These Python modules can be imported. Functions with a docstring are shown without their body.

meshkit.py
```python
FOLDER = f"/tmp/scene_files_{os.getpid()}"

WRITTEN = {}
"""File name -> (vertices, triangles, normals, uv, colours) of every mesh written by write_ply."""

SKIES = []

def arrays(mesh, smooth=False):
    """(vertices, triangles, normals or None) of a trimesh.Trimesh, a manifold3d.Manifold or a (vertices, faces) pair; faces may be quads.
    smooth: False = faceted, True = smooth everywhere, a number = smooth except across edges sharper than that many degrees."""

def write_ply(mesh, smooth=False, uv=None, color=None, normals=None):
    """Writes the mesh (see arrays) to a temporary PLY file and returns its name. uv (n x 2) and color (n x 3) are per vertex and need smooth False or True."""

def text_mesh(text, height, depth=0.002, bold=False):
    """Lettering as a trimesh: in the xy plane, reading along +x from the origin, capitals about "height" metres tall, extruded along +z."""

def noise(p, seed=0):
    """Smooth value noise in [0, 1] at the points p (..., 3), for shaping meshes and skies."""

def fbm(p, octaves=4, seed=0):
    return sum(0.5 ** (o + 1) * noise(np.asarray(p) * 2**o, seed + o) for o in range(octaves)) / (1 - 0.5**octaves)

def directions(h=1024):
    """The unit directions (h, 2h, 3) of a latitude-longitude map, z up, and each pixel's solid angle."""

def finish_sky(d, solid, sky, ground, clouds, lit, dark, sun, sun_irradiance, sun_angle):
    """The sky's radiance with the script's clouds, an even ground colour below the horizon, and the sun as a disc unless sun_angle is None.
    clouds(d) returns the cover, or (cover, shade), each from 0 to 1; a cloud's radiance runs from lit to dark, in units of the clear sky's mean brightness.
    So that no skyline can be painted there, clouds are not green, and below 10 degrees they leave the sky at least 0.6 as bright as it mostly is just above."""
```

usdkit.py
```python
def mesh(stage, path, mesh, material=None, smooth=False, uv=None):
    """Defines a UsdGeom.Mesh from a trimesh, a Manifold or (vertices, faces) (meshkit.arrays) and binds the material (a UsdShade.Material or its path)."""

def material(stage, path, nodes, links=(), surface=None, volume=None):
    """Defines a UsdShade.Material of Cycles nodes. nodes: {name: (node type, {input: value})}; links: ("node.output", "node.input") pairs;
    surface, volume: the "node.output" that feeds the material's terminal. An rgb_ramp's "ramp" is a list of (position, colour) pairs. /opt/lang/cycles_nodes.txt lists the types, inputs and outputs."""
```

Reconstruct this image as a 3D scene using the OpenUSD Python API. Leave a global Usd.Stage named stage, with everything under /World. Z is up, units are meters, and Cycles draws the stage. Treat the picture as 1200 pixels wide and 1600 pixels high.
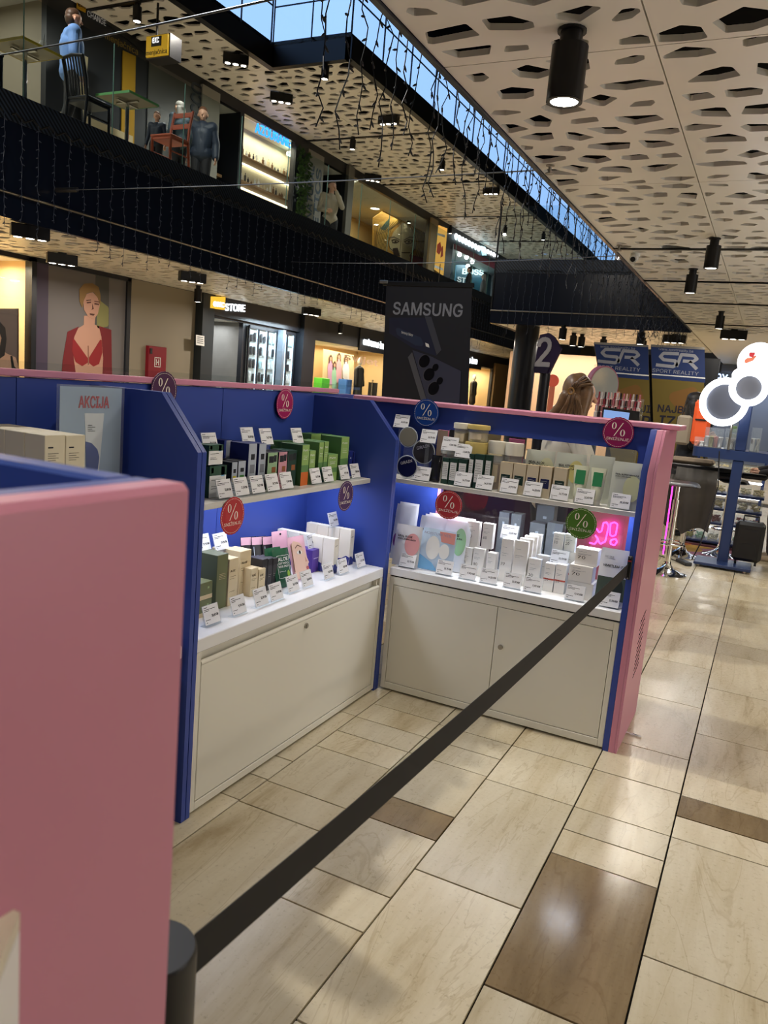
import math, random
import numpy as np, trimesh
import shapely, shapely.geometry as sg, shapely.ops, shapely.affinity as sa
from scipy.spatial import Voronoi
from pxr import Usd, UsdGeom, UsdLux, UsdShade, Gf, Sdf
import usdkit, meshkit

stage = Usd.Stage.CreateInMemory()
UsdGeom.SetStageUpAxis(stage, 'Z'); UsdGeom.SetStageMetersPerUnit(stage, 1.0)
UsdGeom.Xform.Define(stage, '/World'); stage.DefinePrim('/World/Looks', 'Scope')
rnd = random.Random(7)
ORD = 'first second third fourth fifth sixth seventh eighth ninth tenth eleventh twelfth thirteenth fourteenth fifteenth sixteenth seventeenth eighteenth nineteenth twentieth twenty-first twenty-second'.split()

# ------------------------------------------------------------------ camera, sky, exposure
F_PX, PITCH, ROLL, YAW, EYE = 1215.32, 0.164310, 0.0864099, -0.4479607, np.array([0., 0., 1.7])
_f0 = np.array([math.sin(YAW), math.cos(YAW), 0]); _r0 = np.array([math.cos(YAW), -math.sin(YAW), 0]); _u0 = np.array([0, 0, 1.])
FWD = math.cos(PITCH)*_f0 - math.sin(PITCH)*_u0
_u1 = math.cos(PITCH)*_u0 + math.sin(PITCH)*_f0
RGT = math.cos(ROLL)*_r0 + math.sin(ROLL)*_u1
UPV = math.cos(ROLL)*_u1 - math.sin(ROLL)*_r0
cam = UsdGeom.Camera.Define(stage, '/World/camera')
cam.AddTransformOp().Set(Gf.Matrix4d(*RGT, 0, *UPV, 0, *(-FWD), 0, *EYE, 1))
cam.CreateHorizontalApertureAttr(36.0); cam.CreateVerticalApertureAttr(48.0)
cam.CreateFocalLengthAttr(36.0*F_PX/1200)
cam.CreateFStopAttr(9.0); cam.CreateFocusDistanceAttr(3.7)
cam.CreateClippingRangeAttr(Gf.Vec2f(0.05, 500))
cam.CreateExposureAttr(0.0)

def rgb(r, g, b):                      # sRGB 0..255 -> linear
    return tuple(((c/255)/12.92 if c/255 < .04045 else ((c/255+.055)/1.055)**2.4) for c in (r, g, b))

sky = UsdLux.DomeLight.Define(stage, '/World/dusk_sky')
sky.CreateIntensityAttr(1.0); sky.CreateColorAttr(Gf.Vec3f(.135, .23, .41))

LIGHTS = []
def lamp_light(name, pos, power, col=(1, .93, .83), radius=.07, cone=None, target=None):
    l = UsdLux.DiskLight.Define(stage, '/World/' + name)
    l.CreateRadiusAttr(radius); l.CreateIntensityAttr(power/(math.pi*radius*radius)); l.CreateColorAttr(Gf.Vec3f(*col))
    if cone:
        s = UsdLux.ShapingAPI.Apply(l.GetPrim()); s.CreateShapingConeAngleAttr(cone); s.CreateShapingConeSoftnessAttr(.4)
    l.AddTranslateOp().Set(Gf.Vec3d(*pos))
    if target is not None:
        d = np.array(target, float)-np.array(pos, float); d /= np.linalg.norm(d)
        l.AddRotateZOp().Set(math.degrees(math.atan2(d[1], d[0]))); l.AddRotateYOp().Set(-math.degrees(math.acos(-d[2])))
def rect_light(name, pos, w, h, power, col=(1, .9, .76), rx=0, rz=0):
    l = UsdLux.RectLight.Define(stage, '/World/' + name)
    l.CreateWidthAttr(w); l.CreateHeightAttr(h); l.CreateIntensityAttr(power/(w*h)); l.CreateColorAttr(Gf.Vec3f(*col))
    l.AddTranslateOp().Set(Gf.Vec3d(*pos)); l.AddRotateZOp().Set(rz); l.AddRotateXOp().Set(rx)
ZC, Z2, ZU, XB, XS, YC, XE, XC = 3.30, 4.75, 7.63, -8.63, -11.68, 17.7, -1.784, -6.2   # soffit, upper floor, upper ceiling, far balcony, far shop fronts, cross gallery, near slab edge, left end of the bridge
for i, (x, y, pw) in enumerate([(-1.04, 3.65, 6.5), (-.1, .6, 8.5), (.9, 2.6, 10), (-.9, -1.6, 9), (1.2, 5.4, 8), (.9, -1.2, 9), (3.0, 1.0, 26), (3.0, 4.0, 30), (3.0, 7.0, 30), (3.0, 10.0, 26), (-.73, 8.17, 8), (-1.07, 9.9, 7), (-.99, 14.0, 7), (1.2, 9.5, 6), (1.2, 13.5, 7), (-.9, 19, 9), (.6, 22, 9)]):  # the strong row far right is added, out of view, to bounce light upward
    lamp_light('near_ceiling_lamp_light_%d' % i, (x, y, ZC-.30), pw)
rect_light('shop_row_light', (7.6, 5.5, 2.0), 2.4, 19, 230, (1, .97, .94), 111, 90)  # unseen fill added to lift the near ceiling and the stand
lamp_light('atrium_spot_light_0', (-6.2, 3.6, ZU-.4), 95, radius=.12, cone=26, target=(-1.2, 2.6, 0.3))
for i, y in enumerate((7.5, 11, 15, 20, 26, 33)):
    lamp_light('gallery_lamp_light_%d' % i, (-9.6, y, ZU-.35), 18, (1, .93, .82))
for i, y in enumerate((6.5, 10.5, 14.5, 18.5, 23)):
    lamp_light('soffit_lamp_light_%d' % i, (-10.2, y, ZC-.3), 16, (1, .9, .78))
for i, x in enumerate((-7, -4.3, -1.5)):
    lamp_light('bridge_lamp_light_%d' % i, (x, 19.5, ZC-.3), 16, (1, .9, .78))

# (added to brighten the ceiling, out of view on the right: the long light at x = 7.6)
# ------------------------------------------------------------------ helpers
def at(q, axis, v):                    # the point of the plane axis = v that the photograph shows at pixel q
    d = (q[0]-600)*RGT - (q[1]-800)*UPV + F_PX*FWD
    a = 'xyz'.index(axis)
    return EYE + d*((v-EYE[a])/d[a])

def numbered(path):
    if not stage.GetPrimAtPath(path): return path
    k = 1
    while stage.GetPrimAtPath('%s_%03d' % (path, k)): k += 1
    return '%s_%03d' % (path, k)
_next = {}
def fresh(parent, name):
    base = parent + '/' + name
    k = _next.get(base, 0); _next[base] = k+1
    return base if k == 0 else '%s_%03d' % (base, k)
def tag(prim, label=None, cat=None, group=None, kind=None):
    for k, v in (('label', label), ('category', cat), ('group', group), ('kind', kind)):
        if v: prim.SetCustomDataByKey(k, v)
    return prim
def thing(name, label, cat, loc=(0, 0, 0), rz=0, group=None, kind=None):
    x = UsdGeom.Xform.Define(stage, fresh('/World', name))
    x.AddTranslateOp().Set(Gf.Vec3d(*map(float, loc))); x.AddRotateZOp().Set(float(rz))
    return tag(x.GetPrim(), label, cat, group, kind)
def dup(src, label, loc, rz=0, group=None, name=None):
    x = UsdGeom.Xform.Define(stage, fresh('/World', name or src.GetName().rstrip('0123456789').rstrip('_')))
    p = x.GetPrim(); p.GetReferences().AddInternalReference(src.GetPath()); p.SetInstanceable(True)
    x.ClearXformOpOrder()
    x.AddTranslateOp().Set(Gf.Vec3d(*map(float, loc))); x.AddRotateZOp().Set(float(rz))
    return tag(p, label, src.GetCustomDataByKey('category'), group or src.GetCustomDataByKey('group'))

class MB:                              # collects pieces that become ONE mesh
    def __init__(s): s.m = []
    def add(s, m): s.m.append(m); return s
    def box(s, x0, x1, y0, y1, z0, z1, bevel=0):
        x0, x1 = sorted((x0, x1)); y0, y1 = sorted((y0, y1)); z0, z1 = sorted((z0, z1))
        if bevel:
            b = min(bevel, (x1-x0)/2.1, (y1-y0)/2.1, (z1-z0)/2.1)
            pts = []
            for X, sx in ((x0, 1), (x1, -1)):
                for Y, sy in ((y0, 1), (y1, -1)):
                    for Z, sz in ((z0, 1), (z1, -1)):
                        pts += [(X, Y+sy*b, Z+sz*b), (X+sx*b, Y, Z+sz*b), (X+sx*b, Y+sy*b, Z)]
            s.m.append(trimesh.convex.convex_hull(np.array(pts)))
        else:
            m = trimesh.creation.box([x1-x0, y1-y0, z1-z0]); m.apply_translation([(x0+x1)/2, (y0+y1)/2, (z0+z1)/2]); s.m.append(m)
        return s
    def poly(s, axis, v, pts, t, ccw=None):   # polygon in the plane axis=v (other two coordinates in order), t thick along +axis
        g = pts if isinstance(pts, sg.base.BaseGeometry) else sg.Polygon(pts)
        if not g.is_valid: g = g.buffer(0)
        for h in getattr(g, 'geoms', [g]):
            if h.is_empty or h.geom_type != 'Polygon' or h.area < 1e-9: continue
            m = trimesh.creation.extrude_polygon(h, abs(t), engine='earcut')
            w = m.vertices.copy(); z = w[:, 2] + min(t, 0)
            if axis == 'x': w2 = np.c_[v+z, w[:, 0], w[:, 1]]
            elif axis == 'y': w2 = np.c_[w[:, 0], v+z, w[:, 1]]
            else: w2 = np.c_[w[:, 0], w[:, 1], v+z]
            f = m.faces[:, ::-1] if axis == 'y' else m.faces
            s.m.append(trimesh.Trimesh(w2, f, process=False))
        return s
    def cyl(s, p, q, r, n=16, r2=None):
        p, q = np.array(p, float), np.array(q, float)
        d = q-p; L = np.linalg.norm(d); d = d/L
        a = np.array([1., 0, 0]) if abs(d[0]) < .9 else np.array([0, 1., 0])
        u = np.cross(d, a); u /= np.linalg.norm(u); w = np.cross(d, u)
        t = np.linspace(0, 2*math.pi, n, endpoint=False)
        ring = np.outer(np.cos(t), u) + np.outer(np.sin(t), w)
        V = np.vstack([p + ring*r, q + ring*(r if r2 is None else r2), [p], [q]])
        F = []
        for i in range(n):
            j = (i+1) % n
            F += [(i, j, n+j), (i, n+j, n+i), (2*n, j, i), (2*n+1, n+i, n+j)]
        s.m.append(trimesh.Trimesh(V, F, process=False)); return s
    def lathe(s, prof, c=(0, 0, 0), n=24):
        m = trimesh.creation.revolve(np.array(prof, float), sections=n); m.apply_translation(c); s.m.append(m); return s
    def tube(s, pts, r, n=6):
        pts = np.array(pts, float); k = len(pts)
        T = np.gradient(pts, axis=0); T /= np.linalg.norm(T, axis=1, keepdims=True)+1e-12
        u = np.cross(T[0], [0, 0, 1.]); 
        if np.linalg.norm(u) < .1: u = np.cross(T[0], [1., 0, 0])
        t = np.linspace(0, 2*math.pi, n, endpoint=False); V = []
        for i in range(k):
            u = u - T[i]*(u@T[i]); u /= np.linalg.norm(u); w = np.cross(T[i], u)
            rr = r[i] if np.ndim(r) else r
            V.append(pts[i] + rr*(np.outer(np.cos(t), u)+np.outer(np.sin(t), w)))
        V = np.vstack(V + [pts[:1], pts[-1:]]); F = []
        for i in range(k-1):
            for j in range(n):
                a, b = i*n+j, i*n+(j+1) % n
                F += [(a, b, b+n), (a, b+n, a+n)]
        for j in range(n):
            F += [(k*n, (j+1) % n, j), (k*n+1, (k-1)*n+j, (k-1)*n+(j+1) % n)]
        s.m.append(trimesh.Trimesh(V, F, process=False)); return s
    def sphere(s, c, r, sub=2, scale=(1, 1, 1)):
        m = trimesh.creation.icosphere(sub, 1.0); m.apply_scale(np.array(scale)*r); m.apply_translation(c); s.m.append(m); return s
    def torus(s, c, R, r, axis=(0, 0, 1), n=28, k=8):
        m = trimesh.creation.torus(R, r, major_sections=n, minor_sections=k)
        m.apply_transform(trimesh.geometry.align_vectors([0, 0, 1], axis)); m.apply_translation(c); s.m.append(m); return s
    def text(s, txt, o, right, up, h, w=None, t=.002, bold=False, center=False):   # lettering from the point o; w fits the width
        m = meshkit.text_mesh(txt, 1.0, 1.0, bold)
        v = m.vertices; x0, x1 = v[:, 0].min(), v[:, 0].max()
        sx = (w/(x1-x0)) if w else h
        R, U = np.array(right, float), np.array(up, float); R /= np.linalg.norm(R); U /= np.linalg.norm(U); N = np.cross(R, U)
        xx = (v[:, 0]-x0)*sx - ((x1-x0)*sx/2 if center else 0)
        P = np.array(o, float) + np.outer(xx, R) + np.outer(v[:, 1]*h, U) + np.outer(v[:, 2]*t, N)
        s.m.append(trimesh.Trimesh(P, m.faces, process=False)); return s
    def move(s, M):
        for m in s.m: m.apply_transform(M)
        return s
    def mesh(s): return trimesh.util.concatenate(s.m)
    def build(s, name, mat, parent=None, label=None, kind=None, smooth=35, cat=None, group=None):
        par = str(parent.GetPath()) if parent is not None else '/World'
        mesh = s.mesh() if len(s.m) > 1 else s.m[0]
        g = usdkit.mesh(stage, fresh(par, name), mesh, mat, smooth=smooth if len(mesh.faces) < 60000 else False)
        return tag(g.GetPrim(), label, cat, group, kind)

_made = set()
def once(name):
    assert name not in _made, name
    _made.add(name); return name
def M(name, col, rough=.5, metal=0, emit=None, es=1.0, spec=.5, noise=None, bump=None, coat=0, alpha=None, trans=0, ior=1.45, vary=0):
    """A principled material; noise=(scale, amount) mottles its colour, bump=(scale, strength) roughens it, vary shifts each object's tone."""
    if name in _made: return UsdShade.Material.Get(stage, '/World/Looks/'+name)
    once(name); n = {'p': ('principled_bsdf', dict(base_color=col, roughness=rough, metallic=metal, specular_ior_level=spec, coat_weight=coat, transmission_weight=trans, ior=ior))}
    l = []
    if emit: n['p'][1].update(emission_color=emit, emission_strength=es)
    if alpha is not None: n['p'][1]['alpha'] = alpha
    if noise or bump: n['tc'] = ('texture_coordinate', {})
    src = None
    if noise:
        n['nz'] = ('noise_texture', dict(scale=noise[0], detail=5., roughness=.6)); l.append(('tc.object', 'nz.vector'))
        a = noise[1]
        n['rp'] = ('rgb_ramp', {'ramp': [(.25, tuple(c*(1-a) for c in col)), (.75, tuple(min(1, c*(1+a)) for c in col))]})
        l += [('nz.fac', 'rp.fac')]; src = 'rp.color'
    if vary:
        n['oi'] = ('object_info', {}); n['mr'] = ('map_range', dict(to_min=1-vary, to_max=1+vary)); n['hs'] = ('hsv', dict(color=col))
        l += [('oi.random', 'mr.value'), ('mr.result', 'hs.value')]
        if src: l.append((src, 'hs.color'))
        src = 'hs.color'
    if src: l.append((src, 'p.base_color'))
    if bump:
        n['bn'] = ('noise_texture', dict(scale=bump[0], detail=4.)); n['bp'] = ('bump', dict(strength=bump[1], distance=.01))
        l += [('tc.object', 'bn.vector'), ('bn.fac', 'bp.height'), ('bp.normal', 'p.normal')]
    return usdkit.material(stage, '/World/Looks/'+name, n, l, surface='p.BSDF')
def glass_pane(name, tint=(.93, .97, .98), gloss=.9, ior=1.5):
    return usdkit.material(stage, '/World/Looks/'+name, {'t': ('transparent_bsdf', dict(color=tint)), 'g': ('glossy_bsdf', dict(roughness=.02, color=(gloss,)*3)), 'f': ('fresnel', dict(IOR=ior)), 'b': ('geometry', {}), 'i': ('math', dict(math_type='subtract', value1=1.0)), 'x': ('math', dict(math_type='multiply')), 'm': ('mix_closure', {})},
        [('b.backfacing', 'i.value2'), ('f.fac', 'x.value1'), ('i.value', 'x.value2'), ('x.value', 'm.fac'), ('t.BSDF', 'm.closure1'), ('g.BSDF', 'm.closure2')], surface='m.closure')
def glow(name, col, s):
    once(name)
    return usdkit.material(stage, '/World/Looks/'+name, {'e': ('emission', dict(color=col, strength=s))}, [], surface='e.emission')
def sheen_plastic(name, tint, mixf=.25):   # clear packaging film / acrylic: mostly see-through with highlights
    return usdkit.material(stage, '/World/Looks/'+name, {'t': ('transparent_bsdf', dict(color=tint)), 'p': ('principled_bsdf', dict(base_color=(.85, .87, .88), roughness=.08)), 'm': ('mix_closure', dict(fac=mixf))},
        [('t.BSDF', 'm.closure1'), ('p.BSDF', 'm.closure2')], surface='m.closure')

MT = dict(
    pink=M('pink_laminate', rgb(210, 138, 162), .35, bump=(260, .02)), blue=M('blue_laminate', rgb(50, 72, 154), .38, bump=(260, .02)), mauve=M('mauve_edge', rgb(172, 100, 122), .4),
    white_lam=M('white_laminate', rgb(226, 222, 208), .32, bump=(200, .015)), counter=M('counter_top', rgb(236, 236, 236), .22), alu=M('brushed_aluminium', rgb(170, 170, 168), .35, .9),
    dark=M('dark_navy_paint', rgb(26, 32, 48), .35), black=M('black_plastic', rgb(24, 24, 26), .45), black_metal=M('black_metal', rgb(30, 30, 32), .35, .3), plenum=M('plenum_black', rgb(16, 16, 18), .8),
    white_ceil=M('white_ceiling_panel', rgb(238, 234, 224), .38, noise=(.7, .03)), belt=M('belt_webbing', rgb(32, 30, 30), .75, bump=(900, .15)),
    chrome=M('chrome', (.8, .8, .8), .08, 1.0), steel=M('steel', rgb(180, 176, 168), .3, 1.0), grout=M('grout_black', rgb(22, 20, 18), .8),
    navy_tile=M('slab_navy', rgb(22, 29, 46), .22), glass=glass_pane('balustrade_glass', (.86, .92, .93)), clear=glass_pane('shop_window_glass', (.95, .97, .97)),
    acrylic=sheen_plastic('acrylic', (.95, .97, .98), .07), film=sheen_plastic('plastic_film', (.9, .92, .93), .3),
    paper=M('white_card', rgb(232, 232, 234), .6), ink=M('black_ink', rgb(30, 30, 34), .6), white=M('white_paint', rgb(235, 235, 232), .5), cream=M('cream_carton', rgb(224, 216, 194), .55, vary=.04),
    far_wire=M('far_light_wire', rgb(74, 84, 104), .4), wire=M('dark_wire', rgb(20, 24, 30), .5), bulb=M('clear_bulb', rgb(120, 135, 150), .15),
    lens=glow('lamp_lens', (1, .9, .74), 14), lens_dim=glow('lamp_lens_dim', (1, .86, .66), 5), led=glow('led_white', (.86, .9, 1), 9),
)

# ------------------------------------------------------------------ setting: floor
def stone(name, lo, mid, hi, rough):
    n = {'g': ('geometry', {}), 'oi': ('object_info', {}), 'sc': ('vector_math', dict(math_type='scale', vector1=(37., 91., 13.))), 'ad': ('vector_math', dict(math_type='add')),
         'mp': ('mapping', dict(scale=(5.5, .8, 1))), 'n1': ('noise_texture', dict(scale=1.2, detail=7., roughness=.62, distortion=.35)),
         'rp': ('rgb_ramp', {'ramp': [(.28, lo), (.42, mid), (.62, hi), (.8, mid)]}),
         'n2': ('noise_texture', dict(scale=55., detail=5., roughness=.7)), 'r2': ('rgb_ramp', {'ramp': [(.28, (.55, .5, .42)), (.42, (1, 1, 1))]}),
         'mx': ('mix_color', dict(blend_type='multiply', fac=.55)), 'mv': ('mapping', dict(scale=(3.2, .55, 1))), 'n3': ('noise_texture', dict(scale=1.0, detail=5., roughness=.55, distortion=1.2)),
         'r3': ('rgb_ramp', {'ramp': [(.49, (1, 1, 1)), (.5, (.62, .54, .42)), (.508, (1, 1, 1))]}), 'm3': ('mix_color', dict(blend_type='multiply', fac=.42)),
         'hs': ('hsv', {}), 'mr': ('map_range', dict(to_min=.88, to_max=1.08)), 'p': ('principled_bsdf', dict(roughness=rough, specular_ior_level=.5)),
         'rr': ('map_range', dict(to_min=rough-.04, to_max=rough+.12))}
    l = [('oi.random', 'sc.scale'), ('g.position', 'ad.vector1'), ('sc.vector', 'ad.vector2'), ('ad.vector', 'mp.vector'), ('mp.vector', 'n1.vector'), ('n1.fac', 'rp.fac'), ('ad.vector', 'n2.vector'), ('n2.fac', 'r2.fac'),
         ('rp.color', 'mx.a'), ('r2.color', 'mx.b'), ('ad.vector', 'mv.vector'), ('mv.vector', 'n3.vector'), ('n3.fac', 'r3.fac'), ('mx.result', 'm3.a'), ('r3.color', 'm3.b'), ('m3.result', 'hs.color'),
         ('oi.random', 'mr.value'), ('mr.result', 'hs.value'), ('hs.color', 'p.base_color'), ('n2.fac', 'rr.value'), ('rr.result', 'p.roughness')]
    return usdkit.material(stage, '/World/Looks/'+name, n, l, surface='p.BSDF')
STONE = stone('travertine', rgb(170, 152, 118), rgb(199, 186, 156), rgb(213, 203, 178), .22)
STONE_D = stone('dark_travertine', rgb(106, 88, 62), rgb(130, 110, 80), rgb(150, 130, 98), .12)
STONE_M = stone('mid_travertine', rgb(150, 130, 96), rgb(172, 152, 118), rgb(190, 172, 138), .2)
floor = thing('floor', None, None, kind='structure')
m = MB(); m.box(-16.5, 8, -7, 40, -.12, -.012); m.build('slab', MT['grout'], floor)
U = .1953
colx = {0: (-2.47, -2.078), 1: (-2.074, -1.684), 2: (-1.684, -1.294), 3: (-1.294, -.903), 4: (-.903, -.507), 5: (-.507, -.115), 6: (-.115, .672), 7: (.672, 1.06), 8: (1.06, 1.85)}
rows = {1: [3.977, 3.384, 2.79], 2: [3.977, 3.578, 3.377, 3.182, 2.983, 2.587, 2.391, 1.606, 1.41], 3: [4.36, 3.98, 3.555, 3.375, 3.182, 2.78, 2.587, 2.192, 1.995, 1.20], 4: [4.733, 4.34, 3.94, 3.555, 3.159, 2.384, 1.603, 1.21],
        5: [8.55, 7.77, 7.38, 6.99, 6.25, 5.474, 4.70, 3.937, 3.555, 3.159, 2.961, 2.769, 1.997, 1.60], 6: [8.58, 7.8, 7.0, 6.228, 5.9, 5.1, 4.31, 3.542, 3.345, 3.159, 2.385, 1.60]}
dark = {(5, 2.769), (3, 2.78), (6, 3.542)}
for c, (x0, x1) in colx.items():
    ys = sorted(rows.get(c, []))
    if not ys: ys = [1.6]
    y = ys[0]
    while y > .8: y -= rnd.choice([2, 4, 1])*U; ys.insert(0, round(y, 3))
    y = ys[-1]; top = 16 if c >= 4 else 6.5
    while y < top: y += rnd.choice([4, 2, 4, 1, 4])*U; ys.append(round(y, 3))
    for a, b in zip(ys, ys[1:]):
        g = .0030; d = (c, b) in dark
        h = rnd.uniform(-.0006, .0006)
        mat = STONE_D if d else STONE_M if rnd.random() < (.06 if b > 4.5 else .0) else STONE
        m = MB(); m.box(x0+g, x1-g, a+g, b-g, -.012, h, .0012); m.build('tile', mat, floor, label='dark brown polished stone tile' if d else None, smooth=False)
# far floor beyond the separate tiles
def far_stone():
    n = {'g': ('geometry', {}), 'b': ('brick_texture', dict(scale=1.0, color1=rgb(205, 190, 158), color2=rgb(188, 170, 134), mortar=rgb(60, 50, 40), mortar_size=.003, brick_width=.78, row_height=.39)),
         'n': ('noise_texture', dict(scale=9., detail=5.)), 'x': ('mix_color', dict(blend_type='multiply', fac=.3)), 'p': ('principled_bsdf', dict(roughness=.28))}
    return usdkit.material(stage, '/World/Looks/far_floor_stone', n, [('g.position', 'b.vector'), ('g.position', 'n.vector'), ('b.color', 'x.a'), ('n.color', 'x.b'), ('x.result', 'p.base_color')], surface='p.BSDF')
m = MB(); FS = far_stone()
for b in ((-16.5, -2.47, -7, 40), (-2.47, 1.85, 16.9, 40), (-2.47, -.903, 7.4, 16.9), (1.85, 8, -7, 40), (-2.47, 1.85, -7, .1)): m.box(b[0], b[1], b[2], b[3], -.012, -.001)
m.build('far_paving', FS, floor, kind='stuff', smooth=False)

# ------------------------------------------------------------------ setting: perforated ceilings
def perforated(w, h, seed, pitch=.25, thick=.03, edge=.012):
    r = np.random.RandomState(seed); nx, ny = max(2, round(w/pitch)), max(2, round(h/(pitch*.92)))
    px, py = w/nx, h/ny
    pts = [((i+.5+(.5 if j % 2 else 0)*.7+r.uniform(-.36, .36))*px, (j+.5+r.uniform(-.36, .36))*py) for i in range(-2, nx+2) for j in range(-2, ny+2)]
    vo = Voronoi(np.array(pts)); frame = sg.box(0, 0, w, h); holes = []
    for k in vo.point_region:
        reg = vo.regions[k]
        if not reg or -1 in reg: continue
        g = sg.Polygon(vo.vertices[reg]); c = g.centroid
        if not (.02 < c.x < w-.02 and .02 < c.y < h-.02): continue
        sx, sy = r.uniform(.58, .88), r.uniform(.36, .66)
        if r.rand() < .3: sx *= .62; sy *= .7
        g = sa.rotate(sa.scale(g, sx, sy, origin=c), r.uniform(-14, 14), origin=c)
        g = g.intersection(sg.box(.015, .015, w-.015, h-.015)).buffer(-.012).buffer(.010, quad_segs=2).simplify(.0015)
        if g.geom_type == 'Polygon' and g.area > 4e-4: holes.append(g)
    s = sg.box(edge*.3, edge*.3, w-edge*.3, h-edge*.3).difference(shapely.union_all(holes))
    m = trimesh.creation.extrude_polygon(s if s.geom_type == 'Polygon' else max(s.geoms, key=lambda q: q.area), thick, engine='earcut')
    return m
def ceiling(name, x0, x1, y0, y1, z, pw, ph, pitch, mat, seed, thick=.03, height=.5):
    c = thing(name, None, None, kind='structure')
    m = MB(); m.box(x0, x1, y0, y1, z+height-.05, z+height); m.build('plenum', MT['plenum'], c, smooth=False)
    nx, ny = max(1, round((x1-x0)/pw)), max(1, round((y1-y0)/ph)); w, h = (x1-x0)/nx, (y1-y0)/ny
    var = [perforated(w, h, seed+k, pitch, thick) for k in range(min(5, nx*ny))]; k = 0
    for i in range(nx):
        for j in range(ny):
            v = var[(i*3+j*2+k) % len(var)].copy()
            if (i+j) % 2: v.apply_transform(trimesh.transformations.rotation_matrix(math.pi, [0, 0, 1], [w/2, h/2, 0]))
            v.apply_translation([x0+i*w, y0+j*h, z]); g = MB().add(v); g.build('panel', mat, c, smooth=False); k += 1
    return c
ceil_near = ceiling('ceiling', XE+.03, 1.35, 1.6, 17.7, ZC, 1.04, 2.3, .275, MT['white_ceil'], 11)
m = MB(); m.box(1.35, 8, -7, 40, ZC, ZC+.1); m.box(XE+.03, 1.35, -7, 1.6, ZC, ZC+.1); m.box(XE+.03, 1.35, 17.7, 40, ZC, ZC+.1); m.build('plain_panel', MT['white_ceil'], ceil_near, smooth=False)
m = MB()
for y in (8.7, 10.85, 13.0, 16.1): m.box(XE+.03, 1.35, y-.03, y+.03, ZC-.012, ZC-.001)
for y in (8.7, 10.85, 13.0, 16.1): m.build('lighting_track', MT['black_metal'], ceil_near) if y == 8.7 else None
ceiling('ceiling', XS, XB-.05, 3.2, 36, ZC, 1.5, 2.7, .30, MT['white_ceil'], 31)
ceiling('ceiling', XC+.02, XE, YC+.06, 24, ZC, 1.46, 2.1, .25, MT['white_ceil'], 41)
up = ceiling('ceiling', XS, -9.92, 5.0, 13.72, ZU, 1.76, 2.2, .35, MT['white_ceil'], 51)
ceiling('ceiling', XS, -8.15, 13.72, 36, ZU, 1.76, 2.3, .35, MT['white_ceil'], 61)
m = MB()
for y in (17.9, 22.2, 26.5, 30.8): m.box(XS, -8.15, y-.035, y+.035, ZU-.02, ZU+.02)
m.box(XS, -9.92, 13.7-3.05, 13.7-2.98, ZU-.02, ZU+.02)
m.build('joint_strip', MT['black_metal'], up)
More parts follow.
